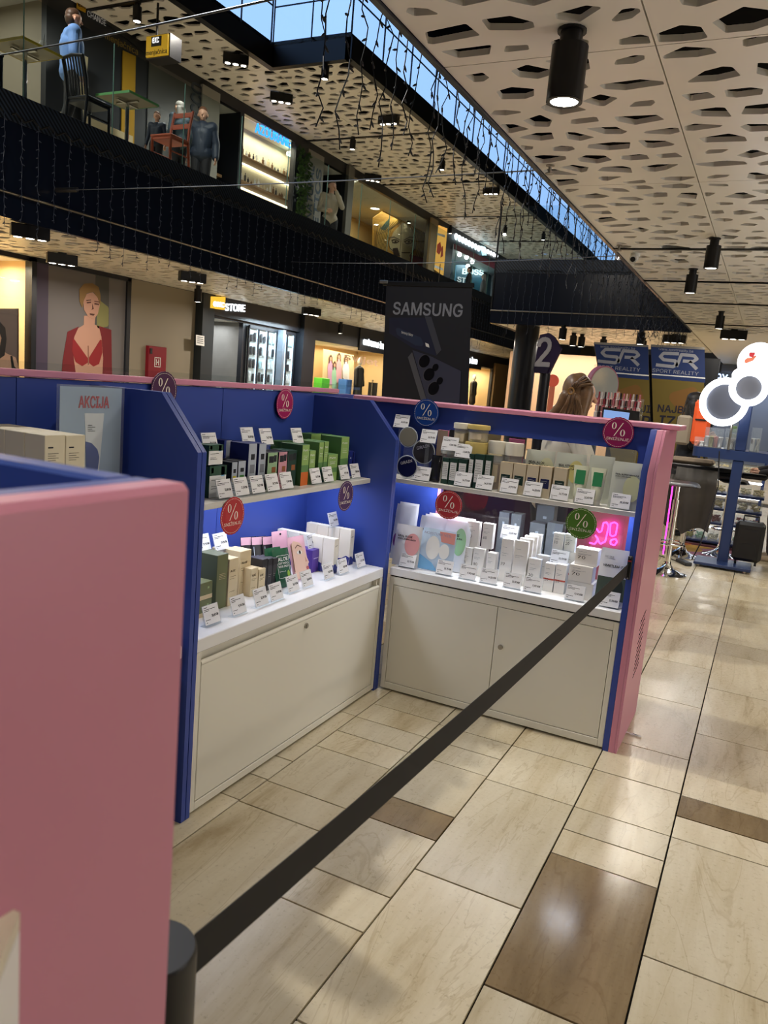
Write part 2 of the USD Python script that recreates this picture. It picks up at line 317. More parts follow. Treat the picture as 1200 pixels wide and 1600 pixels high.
# black lip and glazed clerestory around the atrium opening
lip = thing('trim_1', None, None, kind='structure')
m = MB(); m.box(-9.94, -9.80, 3, 13.60, ZU-.02, ZU+.36); m.build('lip', MT['black_metal'], lip)
m = MB(); m.box(-9.94, -8.06, 13.60, 13.74, ZU-.02, ZU+.36); m.build('lip', MT['black_metal'], lip)
m = MB(); m.box(-8.17, -8.03, 13.60, 40, ZU-.02, ZU+.36); m.build('lip', MT['black_metal'], lip)
win = thing('window_1', None, None, kind='structure')
pane = glass_pane('clerestory_glass', (.98, .99, 1), .7, 1.3); ZT = 12.4
def panes(axis, v, a0, a1, step):
    n = max(1, round((a1-a0)/step))
    for i in range(n):
        p0, p1 = a0+(a1-a0)*i/n+.006, a0+(a1-a0)*(i+1)/n-.006
        for z0, z1 in ((ZU+.36, ZU+1.10), (ZU+1.11, ZU+2.6), (ZU+2.61, ZT)):
            if axis == 'x': m = MB(); m.box(v-.012, v+.012, p0, p1, z0, z1)
            else: m = MB(); m.box(p0, p1, v-.012, v+.012, z0, z1)
            m.build('pane', pane, win, smooth=False)
    m = MB()
    for i in range(n+1):
        p0 = a0+(a1-a0)*i/n
        if axis == 'x': m.box(v-.016, v+.016, p0-.006, p0+.006, ZU+.36, ZT)
        else: m.box(p0-.006, p0+.006, v-.016, v+.016, ZU+.36, ZT)
    for z in (ZU+1.105, ZU+2.605):
        if axis == 'x': m.box(v-.014, v+.014, a0, a1, z-.008, z+.008)
        else: m.box(a0, a1, v-.014, v+.014, z-.008, z+.008)
    m.build('glazing_joint', MT['black'], win, smooth=False)
panes('x', -9.87, 3, 13.60, .95); panes('y', 13.67, -9.87, -8.1, .9); panes('x', -8.1, 13.67, 40, 1.3)
# the building's shell, out of view
sh = MB()
sh.box(-9.9, 8, -7, 40, ZT, ZT+.2); sh.box(8, 8.2, -7, 40, 0, ZT); sh.box(-16.5, 8, -7.2, -7, 0, ZT); sh.box(-16.5, 8, 40, 40.2, 0, ZU+.4); sh.box(-8, 8, 40, 40.2, ZU+.4, ZT)
sh.build('wall_back', M('shell_grey', rgb(96, 92, 86), .8), kind='structure', smooth=False)
m = MB(); m.box(-16.7, -16.5, -7, 40, 0, ZU+.6); m.build('wall_left', M('shell_dark', rgb(60, 58, 56), .8), kind='structure', smooth=False)
m = MB(); m.box(-16.5, XS, -7, 40, ZU+.46, ZU+.62); m.box(-16.5, -9.9, -7, 5.0, ZU+.46, ZU+.62); m.box(-16.5, XS-.3, -7, 40, ZC+.5, Z2); m.build('roof_slab', MT['plenum'], kind='structure', smooth=False)
m = MB(); m.box(XE, 8, -7, YC, ZC+.55, Z2); m.box(XE, XE+.03, -7, YC, ZC-.015, Z2+.02); m.build('slab_edge', MT['navy_tile'], kind='structure', smooth=False)

# ------------------------------------------------------------------ setting: galleries
def mesh_band():                       # the woven mesh that covers the gallery fronts
    n = {'g': ('geometry', {}), 'w': ('wave_texture', dict(scale=9., wave_type='bands', bands_direction='diagonal', distortion=.0)), 'r': ('rgb_ramp', {'ramp': [(.35, rgb(14, 18, 28)), (.65, rgb(60, 72, 88))]}), 'p': ('principled_bsdf', dict(roughness=.35))}
    return usdkit.material(stage, '/World/Looks/gallery_mesh', n, [('g.position', 'w.vector'), ('w.fac', 'r.fac'), ('r.color', 'p.base_color')], surface='p.BSDF')
BAND = mesh_band()
gal = thing('floor_gallery', None, None, kind='structure')
m = MB(); m.box(XS-.1, XB-.05, -4, 40, Z2-.06, Z2-.0585); m.build('paving', M('gallery_stone', rgb(206, 196, 172), .35), gal, smooth=False)  # unseen pale layer added over the slab to bounce light onto the upper ceiling
m = MB(); m.box(XS-3, XB+.0, -4, 40, Z2-.30, Z2-.06); m.box(XB-.04, XB, 2, 38, ZC+.26, Z2-.04); m.box(XB-.06, XB+.03, 2, 38, ZC-.03, ZC+.26); m.build('fascia', MT['navy_tile'], gal, smooth=False)
m = MB(); m.box(XB-.03, XB+.012, 2, 38, Z2-.36, Z2-.035); m.build('mesh_strip', BAND, gal, smooth=False)
m = MB(); m.cyl((XB+.045, 2, ZC+.262), (XB+.045, 38, ZC+.262), .016, 8); m.build('ledge_rail', MT['steel'], gal)
m = MB(); m.box(XC, XE, YC, YC+.04, ZC+.26, Z2-.04); m.box(XC, XE, YC-.03, YC+.06, ZC-.03, ZC+.26); m.box(XC, XE, YC+.06, 24, Z2-.3, Z2-.06); m.box(XC, XC+.04, YC+.04, 24, ZC-.03, Z2-.04); m.build('cross_fascia', MT['navy_tile'], gal, smooth=False)
m = MB(); m.box(XC, XE, YC-.012, YC+.02, Z2-.34, Z2-.035); m.build('mesh_strip', BAND, gal, smooth=False)
m = MB(); m.cyl((XC, YC-.05, ZC+.262), (XE, YC-.05, ZC+.262), .016, 8); m.build('ledge_rail', MT['steel'], gal)
STEP = 1.42
y = 3.9 + .22
bal = thing('glass_balustrade', 'frameless glass balustrade along the upper gallery in front of the cafe tables', 'balustrade')
k = 0
while y < 36:
    y1 = min(y+STEP, 38)
    m = MB(); m.box(XB-.012, XB, y+.008, y1-.008, Z2-.2, Z2+1.12); m.build('glass_pane', MT['glass'], bal, smooth=False)
    y = y1
y = 4.12; GE = M('glass_edge', rgb(120, 160, 150), .15)
while y < 36: m = MB(); m.box(XB-.013, XB+.001, y-.004, y+.004, Z2-.03, Z2+1.12); y += STEP; m.build('pane_edge', GE, bal, smooth=False)
bal2 = thing('glass_balustrade', 'glass balustrade across the far bridge at the end of the atrium', 'balustrade')
for i in range(3):
    a = XC+.02+(XE-XC-.02)*i/3; b = XC+.02+(XE-XC-.02)*(i+1)/3
    m = MB(); m.box(a+.01, b-.01, YC, YC+.012, Z2-.2, Z2+1.12); m.build('glass_pane', MT['glass'], bal2, smooth=False)
m = MB(); m.box(XC-.02, XC+.015, YC-.02, YC+.015, ZC+.2, Z2+1.12); m.build('corner_post', MT['black_metal'], bal2)
# shop fronts added around the right-hand fill light (out of view): frames and clear panes
m = MB(); m.box(7.80, 7.98, -7, 40, 2.95, ZC-.002)
for y in range(-5, 18, 3): m.box(7.80, 7.98, y-.12, y+.12, .002, 2.95)
m.build('wall_right', MT['dark'], kind='structure', smooth=False)
m = MB()
for y in range(-5, 15, 3): m.box(7.86, 7.88, y+.13, y+2.87, .01, 2.94)
m.build('window_2', MT['clear'], kind='structure', smooth=False)

# ------------------------------------------------------------------ the kiosk
XW, YD, XF, YF, ZW, ZS, RIM = -2.284, 3.735, -1.768, 3.785, .708, 1.183, 1.612
chamf = lambda front, back, dep, z0=0: [(front, z0), (front, 1.408), (front-(.19 if front < back else -.19)*0 + (dep), 1.60), (back, 1.60), (back, z0)]
# left cabinet
def cabinet_left():
    t = thing('display_cabinet', 'cream white cabinet with one wide flap door under the left-hand shelf', 'cabinet')
    y0, y1 = 2.19, YD
    m = MB(); m.box(XW, XF-.03, y0, y1, .012, .66); m.box(XF-.03, XF, y0, y0+.03, .012, .655, .002); m.box(XF-.03, XF, y1-.03, y1, .012, .655, .002); m.box(XF-.03, XF, y0+.03, y1-.03, .012, .045, .002); m.build('carcass', MT['white_lam'], t)
    m = MB(); m.box(XW, XF, y0, y1, .655, ZW, .003); m.build('worktop', MT['counter'], t)
    m = MB(); m.box(XF-.022, XF-.001, y0+.034, y1-.034, .049, .600, .002); d = m.build('flap_door', MT['white_lam'], t)
    m = MB(); m.cyl((XF-.01, y0+.034, .606), (XF-.01, y1-.034, .606), .011, 12); m.build('rounded_lip', MT['white_lam'], d)
    m = MB(); m.cyl((XF-.004, 2.959, .573), (XF+.006, 2.959, .573), .013, 20); m.cyl((XF+.006, 2.959, .573), (XF+.009, 2.959, .573), .009, 16); m.build('lock', MT['steel'], d, label='round steel lock')
    m = MB(); m.box(XF-.060, XF-.0305, y0+.03, y1-.03, .617, .654); m.build('grip_recess', M('recess_grey', rgb(150, 148, 142), .5), t)
    m = MB(); m.box(XF-.031, XF-.002, y1-.068, y1-.062, .619, .654); m.build('recess_stop', MT['white_lam'], t)
    return t
cabinet_left()
def cabinet_right():
    t = thing('display_cabinet', 'cream white two-door cabinet with round lock under the shelf of white skincare boxes', 'cabinet')
    x0, x1 = -1.75, -.51
    m = MB(); m.box(x0, x1, YF+.024, 4.40, .012, .66); m.box(x0, x0+.026, YF, YF+.024, .012, .655, .002); m.box(x1-.026, x1, YF, YF+.024, .012, .655, .002)
    m.box(x0+.026, x1-.026, YF, YF+.024, .012, .05, .002); m.box(x0+.026, x1-.026, YF, YF+.024, .612, .655, .002); m.build('carcass', MT['white_lam'], t)
    m = MB(); m.box(x0, x1, YF-.004, 4.40, .664, ZW, .003); m.build('worktop', MT['counter'], t)
    m = MB(); m.box(x0, x1, YF+.012, 4.38, .655, .664); m.build('shadow_gap', MT['plenum'], t)
    xm = -1.121
    for a, b in ((x0+.029, xm-.0015), (xm+.0015, x1-.029)):
        m = MB(); m.box(a, b, YF+.002, YF+.022, .053, .609, .0015); d = m.build('door', MT['white_lam'], t)
        if a > -1.5:
            m = MB(); m.cyl((-1.083, YF+.004, .401), (-1.083, YF-.006, .401), .013, 20); m.cyl((-1.083, YF-.006, .401), (-1.083, YF-.009, .401), .009, 16); m.build('lock', MT['steel'], d, label='round steel lock')
    return t
cabinet_right()
def cabinet_side():
    t = thing('display_cabinet', 'white cabinet mostly hidden behind the pink end wall, below the sale sign', 'cabinet')
    m = MB(); m.box(XW, XF-.02, .6, 2.11, .012, .66); m.build('carcass', MT['white_lam'], t)
    m = MB(); m.box(XW, XF, .6, 2.11, .66, ZW, .003); m.build('worktop', MT['counter'], t)
    m = MB(); m.box(XF-.02, XF, .63, 2.08, .03, .60, .002); m.build('flap_door', MT['white_lam'], t)
cabinet_side()
def divider(y0, y1, label, mirror=False):
    g = sg.Polygon([(XW, 0.0), (XF+.006, 0), (XF+.006, 1.405), (XF-.168, 1.60), (XW, 1.60)]).buffer(-.004).buffer(.004)
    m = MB(); m.poly('y', y0, g, y1-y0); return m.build('divider_panel', MT['blue'], label=label, cat='panel')
divider(YD+.001, YD+.022, 'blue chamfered divider panel between the left shelves and the two-door cabinet')
divider(YD+.024, YD+.046, 'second blue divider panel back to back with the one behind the two-door cabinet')
divider(2.138, 2.160, 'blue chamfered divider panel right beside the sale sign')
divider(2.164, 2.186, 'blue chamfered divider panel at the near end of the green boxes')
# back wall of the left side, in boards, and its pink rim
for a, b, l in ((.53, 1.823, 'blue back board behind the cream cartons'), (1.826, 2.93, 'blue back board behind the sale sign and the green printed boxes'), (2.933, 4.43, 'blue back board at the inner corner behind the white cartons')):
    t = thing('back_board', l, 'panel')
    m = MB(); m.box(XW-.02, XW-.0005, a, b, .0, 1.612, .001); m.build('inner_face', MT['blue'], t); m = MB(); m.box(XW-.042, XW-.021, a, b, .0, 1.612, .001); m.build('outer_face', MT['pink'], t, label='pink outer face')
m = MB(); m.box(XW-.05, XW+.012, .53, 3.99, 1.616, 1.640, .003); m.build('rim_strip', MT['pink'], label='pink rim board along the top of the left back wall', cat='trim')
m = MB(); m.box(XW-.028, XW-.02, .6, 4.3, 1.641, 1.667); m.build('glass_strip', MT['clear'], label='low clear acrylic strip on the pink rim of the left wall', cat='glass strip')
# header of the right side
YH = 4.10
t = thing('header_board', 'dark blue header board above the shelf of jars and cartons', 'panel')
g = sg.box(-2.26, 1.4, -.52, 1.588).union(sg.box(-2.26, 1.16, -2.02, 1.588)).union(sg.box(-.575, 1.16, -.515, 1.588))
op = sg.box(-1.62, .72, -.577, 1.472).buffer(-.02).buffer(.02)
g = sg.box(-2.26, .709, -.514, 1.588).difference(op)
m = MB(); m.poly('y', YH, g, .02); m.build('board', MT['blue'], t)
m = MB(); m.box(-1.640, -1.6205, YH-.006, YH+.03, .72, 1.16); m.build('edge_strip', MT['pink'], t, label='pink edge strip')
m = MB(); m.box(-2.22, -.395, YH-.03, YH+.29, 1.590, 1.614, .003); m.build('rim_strip', MT['pink'], label='pink rim board on top of the right-hand header', cat='trim')
m = MB(); m.box(-1.595, -.60, YH+.022, YH+.028, .71, 1.48); m.build('glass_divider', MT['clear'], label='clear glass pane between the two sides of the right-hand shelves', cat='glass pane')
# pink and blue end panel of the right side
t = thing('end_panel', 'tall pink end panel with blue inner layer at the right end of the stand', 'panel')
def endp(x0, x1): return MB().poly('x', x0, sg.Polygon([(YF-.003, 0), (YF-.003, 1.392), (YF+.13, 1.588), (4.40, 1.588), (4.40, 0)]), x1-x0)
endp(-.509, -.481).build('blue_layer', MT['blue'], t, label='blue inner layer'); endp(-.480, -.453).build('mauve_layer', MT['pink'], t); endp(-.452, -.440).build('pink_face', MT['pink'], t)
m = MB()
for i in range(9):
    for j in range(5):
        y = 4.02+.033*j; z = .62-.036*i+.006*j
        m.add(trimesh.convex.convex_hull(np.array([(x, y+dy, z+dz) for x in (-.441, -.4385) for dy, dz in ((-.012, -.009), (.012, .003), (.012, .007), (-.012, -.005))])))
m.build('vent_slots', MT['plenum'], t, label='rows of dark slanted vent slots', kind='stuff')
# shelves with light strips
SHELF = M('shelf_grey', rgb(214, 212, 204), .3)
def shelf(label, ax, a0, a1, f, b):
    t = thing('display_shelf', label, 'shelf'); m = MB()
    if ax == 'y': m.box(b, f, a0, a1, ZS-.025, ZS, .002)
    else: m.box(a0, a1, f, b, ZS-.025, ZS, .002)
    m.build('board', SHELF, t); m = MB()
    if ax == 'y': m.box(b+.06, b+.075, a0+.05, a1-.05, ZS-.034, ZS-.0255)
    else: m.box(a0+.05, a1-.05, b-.05, b-.038, ZS-.034, ZS-.0255)
    m.build('led_strip', MT['led'], t, label='glowing white light strip')
shelf('grey white upper shelf holding green and printed boxes', 'y', 2.188, YD, -1.893, XW)
shelf('grey white upper shelf holding jars, cartons and tubes', 'x', -2.25, -.511, 3.91, YH-.002)
shelf('grey white upper shelf under the sale sign and cream cartons', 'y', .7, 2.136, -1.893, XW)
rect_light('shelf_light_left', (-2.06, 2.95, ZS-.04), .12, 1.4, 1.5, (.80, .86, 1))
rect_light('shelf_light_right', (-1.12, 4.01, ZS-.04), 1.15, .10, 1.6, (.86, .9, 1))
# near arm: pink wall beside the camera
t = thing('end_wall', 'large pink end wall close to the camera with blue inner layer and top edge', 'panel')
m = MB(); m.box(-.478, -.44, -.4, .53, 0, 1.6, .006); m.build('pink_face', MT['pink'], t)
m = MB(); m.box(-.505, -.479, -.4, .53, 0, 1.598, .004); m.build('blue_layer', MT['blue'], t, label='blue inner layer')
m = MB(); m.box(-1.75, -.506, .495, .53, 0, 1.598, .004); m.build('return_wall', MT['blue'], t, label='blue return wall'); m = MB(); m.box(-1.75, -.506, -.4, .494, .02, .71, .004); m.build('base_cabinet', MT['white_lam'], t)
m = MB(); m.box(-2.33, -1.752, -.4, .528, 0, 1.6, .004); m.build('corner_board', MT['blue'], t)
# belt, its post and the clip
t = thing('belt_post', 'black cylindrical belt barrier post half hidden by the pink wall', 'post', (-.578, .659, 0))
m = MB(); m.lathe([(0, .885), (.052, .885), (.054, .889), (.054, .995), (.051, 1.0), (0, 1.0)], n=40); m.build('head', MT['black'], t)
m = MB(); m.lathe([(0, .02), (.053, .02), (.053, .883), (0, .883)], n=40); m.build('pole', MT['black'], t); m = MB(); m.lathe([(0, 0), (.12, 0), (.12, .012), (.06, .019), (0, .019)], n=40); m.build('foot', MT['black_metal'], t)
m = MB(); A, B = np.array([-.556, .712, .962]), np.array([-.506, 3.776, .925]); K = 40; V = []
for i in range(K+1):
    s = i/K; c = A+(B-A)*s; c[2] -= .035*4*s*(1-s)*.5
    for dx, dz in ((-.0008, -.030), (.0008, -.030), (.0008, .030), (-.0008, .030)): V.append(c+np.array([dx, 0, dz]))
Fq = []
for i in range(K):
    for j in range(4): Fq.append((i*4+j, i*4+(j+1) % 4, (i+1)*4+(j+1) % 4, (i+1)*4+j))
Fq += [(3, 2, 1, 0), (4*K, 4*K+1, 4*K+2, 4*K+3)]
Fq = np.array(Fq); m.add(trimesh.Trimesh(np.array(V), np.vstack([Fq[:, [0, 1, 2]], Fq[:, [0, 2, 3]]]), process=False))
m.build('barrier_belt', MT['belt'], label='black barrier belt stretched across the entrance of the stand', cat='belt', smooth=60)
t = thing('belt_clip', 'slim black wall clip holding the belt on the blue panel edge', 'clip')
m = MB(); m.box(-.511, -.490, YF-.022, YF-.004, .878, .992, .003); m.build('plate', MT['black'], t); m = MB(); m.box(-.509, -.492, YF-.0245, YF-.0225, .965, .972); m.build('red_mark', M('red_plastic', rgb(150, 40, 50), .4), t, label='red mark')
m = MB(); m.cyl((-.5, YF-.022, .885), (-.5, YF-.026, .885), .004, 10); m.build('screw', MT['steel'], t); m = MB(); m.cyl((-.5, YF-.022, .985), (-.5, YF-.026, .985), .004, 10); m.build('screw', MT['steel'], t)
# white carton close to the camera
c0, c1, c2 = at((31, 1425), 'z', 1.30), at((0, 1412), 'z', 1.30), at((0, 1502), 'z', 1.30)
e1, e2 = (c1-c0)/np.linalg.norm(c1-c0), (c2-c0)/np.linalg.norm(c2-c0)
pts = [c0, c0+e1*.06, c0+e1*.06+e2*.10, c0+e2*.10]
t = thing('upright_carton', 'white upright carton at the lower left, in front of the pink wall', 'carton')
m = MB(); m.add(trimesh.convex.convex_hull(np.array([(p[0], p[1], z) for p in pts for z in (0, 1.285)]))); m.build('body', MT['white'], t)
m = MB(); m.add(trimesh.convex.convex_hull(np.array([(p[0], p[1], z) for p in pts for z in (1.287, 1.30)]))); m.build('lid', MT['cream'], t)

# ------------------------------------------------------------------ far shop fronts
NORM = {'x': 1, 'y': -1}
def flat(parent, name, mat, axis, v, pxs, lift=0, t=.004, px=True, rnd_=0, smooth=False, clip=None, **kw):
    """A thin plate in the plane axis = v whose outline the photograph shows at the pixels pxs (or, px=False, at coordinates of that plane)."""
    s = NORM[axis]; m = MB()
    for P in (pxs if np.ndim(pxs[0][0]) else [pxs]):
        Q = [at(q, axis, v) for q in P] if px else None
        c = ([(a[1], a[2]) if axis == 'x' else (a[0], a[2]) for a in Q]) if px else P
        g = sg.Polygon(c)
        if not g.is_valid: g = g.buffer(0)
        if clip: g = g.intersection(sg.box(*clip))
        if rnd_: g = g.buffer(-rnd_).buffer(rnd_*2).buffer(-rnd_)
        m.poly(axis, v+s*lift, g, s*t)
    return m.build(name, mat, parent, smooth=smooth, **kw)
def rect(y0, y1, z0, z1): return [(y0, z0), (y1, z0), (y1, z1), (y0, z1)]
G = dict(dark=M('shop_dark', rgb(30, 33, 40), .4), green=M('shop_slate', rgb(38, 46, 52), .45), beige=M('shop_beige', rgb(150, 140, 122), .6), grey=M('shop_grey', rgb(112, 110, 104), .6), warm=M('shop_warm', rgb(224, 196, 150), .6),
         wood=M('shop_wood', rgb(150, 116, 78), .5, noise=(3, .2)), concrete=M('shop_concrete', rgb(120, 120, 116), .7, noise=(2.2, .12)), light=M('shop_light', rgb(214, 212, 206), .6), yellow=M('yellow_board', rgb(196, 150, 20), .5))
XG = XS
# facades with openings
low = sg.box(2, 0, 40, ZC+.02); hi = sg.box(2, Z2-.06, 40, ZU+.02)
O_low = dict(win=(7.2, 9.58, .25, 3.22), exc=(14.32, 15.62, .0, 2.82), ext=(18.62, 24.6, .25, 2.70), ext2=(31.3, 34.4, .25, 2.74))
O_hi = dict(az=(15.25, 17.35, Z2, 7.42), lit=(20.3, 25.95, Z2, 7.40), boss=(28.3, 33.6, Z2, 7.10), cafe=(4.5, 9.85, Z2, 7.45), door=(18.78, 19.95, Z2, 7.35), dk=(13.9, 15.1, Z2, 7.4))
for k in O_low.values(): low = low.difference(sg.box(k[0], k[2], k[1], k[3]))
for k in O_hi.values(): hi = hi.difference(sg.box(k[0], k[2], k[1], k[3]))
MB().poly('x', XS-.12, low, .12).build('wall_shopfront', G['dark'], kind='structure', smooth=False)
MB().poly('x', XS-.12, hi, .12).build('wall_upper_shopfront', G['dark'], kind='structure', smooth=False)
def room(y0, y1, z0, z1, dep, back, side=None, flo=None, name='wall_shop'):
    r = thing(name, None, None, kind='structure'); x1 = XS-.121; x0 = x1-dep
    m = MB(); m.box(x0-.05, x0, y0-.02, y1+.02, z0, z1); m.build('back_wall', back, r, smooth=False)
    m = MB(); m.box(x0, x1, y0-.06, y0-.01, z0, z1); m.build('side_wall', side or back, r, smooth=False)
    m = MB(); m.box(x0, x1, y1+.01, y1+.06, z0, z1); m.build('side_wall', side or back, r, smooth=False)
    m = MB(); m.box(x0-.05, x1, y0-.06, y1+.06, z1, z1+.05); m.build('shop_ceiling', G['light'], r, smooth=False)
    m = MB(); m.box(x0-.05, x1, y0-.06, y1+.06, z0-.05, z0); m.build('shop_floor', flo or G['beige'], r, smooth=False)
    return r
def shop_glass(y0, y1, z0, z1, n, label):
    t = thing('shop_window', label, 'window'); w = (y1-y0)/n
    for i in range(n):
        m = MB(); m.box(XS-.03, XS-.02, y0+w*i+.006, y0+w*(i+1)-.006, z0, z1); m.build('pane', MT['clear'], t, smooth=False)
    return t
def inside_light(name, y0, y1, z, dep, power, col): rect_light(name, (XS-.12-dep/2, (y0+y1)/2, z-.06), dep*.6, (y1-y0)*.8, power, col)
# --- ground floor, from the left: cream display window
room(7.2, 9.58, .25, 3.22, .7, G['warm']); inside_light('window_light_0', 7.2, 9.58, 3.2, .7, 26, (1, .86, .62))
shop_glass(7.2, 9.58, .25, 3.22, 2, 'cream lit display window at the far left edge of the ground floor')
p = thing('lingerie_poster', 'dusky poster of a dark-haired woman in the cream lit window', 'poster'); XP = XS-.16
flat(p, 'sheet', M('poster_mauve', rgb(108, 92, 90), .6), 'x', XP, [(-25, 482), (28, 482), (28, 600), (-25, 600)], .02, clip=(7.26, .3, 9.56, 3.1))
flat(p, 'shoulders', M('poster_skin_pale', rgb(190, 150, 130), .6), 'x', XP, [(-20, 560), (0, 545), (8, 552), (22, 558), (28, 575), (28, 600), (-20, 600)], .03, clip=(7.26, .3, 9.56, 3.1))
flat(p, 'hair', M('poster_hair_dark', rgb(40, 32, 32), .6), 'x', XP, [(-18, 510), (-2, 503), (6, 512), (8, 530), (5, 555), (-2, 560), (-20, 560)], .032, clip=(7.26, .3, 9.56, 3.1))
flat(p, 'face', M('poster_skin_mid', rgb(176, 134, 114), .6), 'x', XP, [(-18, 515), (-6, 512), (0, 528), (-4, 548), (-18, 550)], .034, clip=(7.26, .3, 9.56, 3.1))
flat(p, 'strap', M('poster_black', rgb(30, 28, 30), .6), 'x', XP, [[(14, 556), (17, 556), (20, 572), (28, 580), (28, 600), (12, 600), (16, 574)]], .034, clip=(7.26, .3, 9.56, 3.1))
# --- woman in red poster
p = thing('fashion_poster', 'tall poster of a short-haired blonde woman in a red top and cardigan', 'poster'); a = lambda *L: [(x/3, 280+y/3) for x, y in L]
XP = XS+.01
flat(p, 'sheet', M('poster_grey', rgb(112, 108, 108), .6), 'x', XP, a((172, 388), (600, 476), (590, 1060), (162, 1060)))
flat(p, 'purple_strip', M('poster_purple', rgb(72, 62, 84), .6), 'x', XP, a((173, 390), (226, 400), (220, 1060), (164, 1060)), .004)
flat(p, 'dark_window', M('poster_slate', rgb(78, 78, 76), .6), 'x', XP, a((448, 446), (510, 458), (508, 1000), (440, 1000)), .004)
flat(p, 'foliage', M('poster_olive', rgb(128, 126, 78), .6), 'x', XP, a((455, 560), (508, 600), (507, 690), (452, 700)), .005, rnd_=.05)
SK = M('poster_skin', rgb(186, 142, 122), .6); RD = M('poster_red', rgb(112, 26, 34), .6); RL = M('poster_bright_red', rgb(138, 30, 36), .6); SH = M('poster_skin_deep', rgb(140, 96, 80), .6)
flat(p, 'torso', SK, 'x', XP, a((392, 640), (392, 682), (345, 712), (330, 760), (300, 1060), (515, 1060), (520, 730), (470, 692), (442, 682), (446, 640)), .005)
flat(p, 'cardigan', RD, 'x', XP, [a((278, 1060), (292, 850), (315, 715), (368, 690), (346, 740), (340, 810), (352, 900), (340, 1060)), a((462, 688), (520, 706), (526, 1060), (472, 1060), (482, 840), (474, 740))], .007)
flat(p, 'top', RL, 'x', XP, a((338, 752), (346, 750), (412, 842), (468, 752), (474, 754), (478, 812), (462, 866), (436, 878), (412, 858), (384, 876), (352, 856), (336, 806)), .009)
flat(p, 'seam', SH, 'x', XP, a((410, 780), (414, 780), (415, 870), (410, 870)), .010)
flat(p, 'hair', M('poster_blonde', rgb(138, 108, 66), .6), 'x', XP, a((370, 570), (370, 515), (392, 490), (430, 487), (460, 505), (469, 545), (468, 600), (458, 560), (436, 528), (404, 535), (390, 570), (384, 606)), .010, rnd_=.01)
flat(p, 'face', SK, 'x', XP, a((388, 575), (404, 538), (432, 530), (454, 552), (466, 590), (456, 632), (438, 656), (412, 644), (392, 612)), .009, rnd_=.02)
flat(p, 'features', M('poster_line', rgb(84, 52, 46), .6), 'x', XP, [a((404, 576), (424, 574), (424, 580), (405, 582)), a((440, 580), (462, 584), (460, 590), (440, 587)), a((430, 584), (437, 608), (426, 612), (430, 606)), a((418, 628), (442, 632), (436, 640), (420, 636)), a((402, 566), (424, 564), (424, 568), (403, 571)), a((440, 570), (464, 574), (463, 578), (440, 574))], .012)
m = MB()
for y in (9.62, 11.83): m.box(XS, XS+.06, y-.05, y+.05, 0, 3.28)
m.box(XS, XS+.06, 9.57, 11.88, 3.22, 3.3); m.build('poster_frame', G['dark'], p)
# --- recess, fire box, pillar with notice
m = MB(); m.box(XS, XS+.012, 11.9, 13.86, 0, 3.29); m.build('wall_recess', G['beige'], kind='structure', smooth=False)
t = thing('hydrant_cabinet', 'dark red fire hydrant cabinet with white letter H on the beige wall', 'fire cabinet'); Y0, Y1 = at((227, 540), 'x', XS)[1], at((255, 543), 'x', XS)[1]; zt = at((240, 541), 'x', XS)[2]
m = MB(); m.box(XS+.013, XS+.10, Y0, Y1, zt-.72, zt, .006); m.build('body', M('fire_red', rgb(134, 16, 36), .4), t)
m = MB(); s = .05; yc, zc = (Y0+Y1)/2, zt-.32
for b in ((-.09, -.075, -.1, .1), (.075, .09, -.1, .1), (-.09, .09, .085, .1), (-.09, .09, -.1, -.085), (-.045, -.025, -.06, .06), (.025, .045, -.06, .06), (-.045, .045, -.01, .01)): m.box(XS+.1, XS+.103, yc+b[0], yc+b[1], zc+b[2], zc+b[3])
m.build('letter_h_sign', MT['white'], t); m = MB(); m.box(XS+.1, XS+.115, Y0+.03, Y0+.09, zt-.16, zt-.05); m.build('latch', MT['black'], t)
m = MB(); m.box(XS, XS+.22, 13.86, 14.26, 0, ZC-.002); m.build('wall_pillar', G['green'], kind='structure', smooth=False)
t = thing('paper_notice', 'white printed notice on the slate pillar', 'notice'); flat(t, 'sheet', MT['white'], 'x', XS+.22, [(306, 523), (319, 525), (319, 541), (306, 539)], .001)
flat(t, 'print_line', MT['ink'], 'x', XS+.22, [[(308, 526+k*3), (317, 527+k*3), (317, 528+k*3), (308, 527+k*3)] for k in range(4)], .005, .002, kind='stuff')
# --- exchange store
room(14.32, 15.62, .02, 2.82, 1.3, G['concrete'], G['concrete']); inside_light('window_light_1', 14.32, 15.62, 2.8, 1.3, 9, (.95, .97, 1))
t = thing('store_sign', 'lit yellow and white store sign with square logo above the grey exchange shop', 'sign')
XA = XS+.16
flat(t, 'logo_box', glow('sign_yellow', (1, .55, .05), 1.1), 'x', XA, [(326, 463), (348, 464), (347, 484), (325, 481)], 0, .08); flat(t, 'backing', G['dark'], 'x', XS, [(320, 452), (470, 492), (470, 520), (320, 490)], .002, .12)
yv = np.array([0, 1., 0]); zv = np.array([0, 0, 1.])
def sign_text(t, name, txt, mat, axis, v, q0, q1, qh, lift=.02, bold=True, thick=.02, **kw):
    """Lettering in the plane axis = v from pixel q0 to pixel q1 along its foot, as tall as pixel qh is above q0."""
    A, B, H = at(q0, axis, v), at(q1, axis, v), at(qh, axis, v); n = np.array([1., 0, 0]) if axis == 'x' else np.array([0, -1., 0])
    d = B-A; L = np.linalg.norm(d); m = MB().text(txt, A+n*lift, d, zv, (H-A)[2], L, thick, bold); return m.build(name, mat, t, smooth=False, **kw)
SW = glow('sign_white', (.9, .97, 1), 2.6)
sign_text(t, 'logo_letters', 'exc', SW, 'x', XA, (328, 478), (345, 480), (328, 468), .085)
sign_text(t, 'letters', 'STORE', SW, 'x', XS+.12, (350, 485), (381, 487), (350, 474), .02)
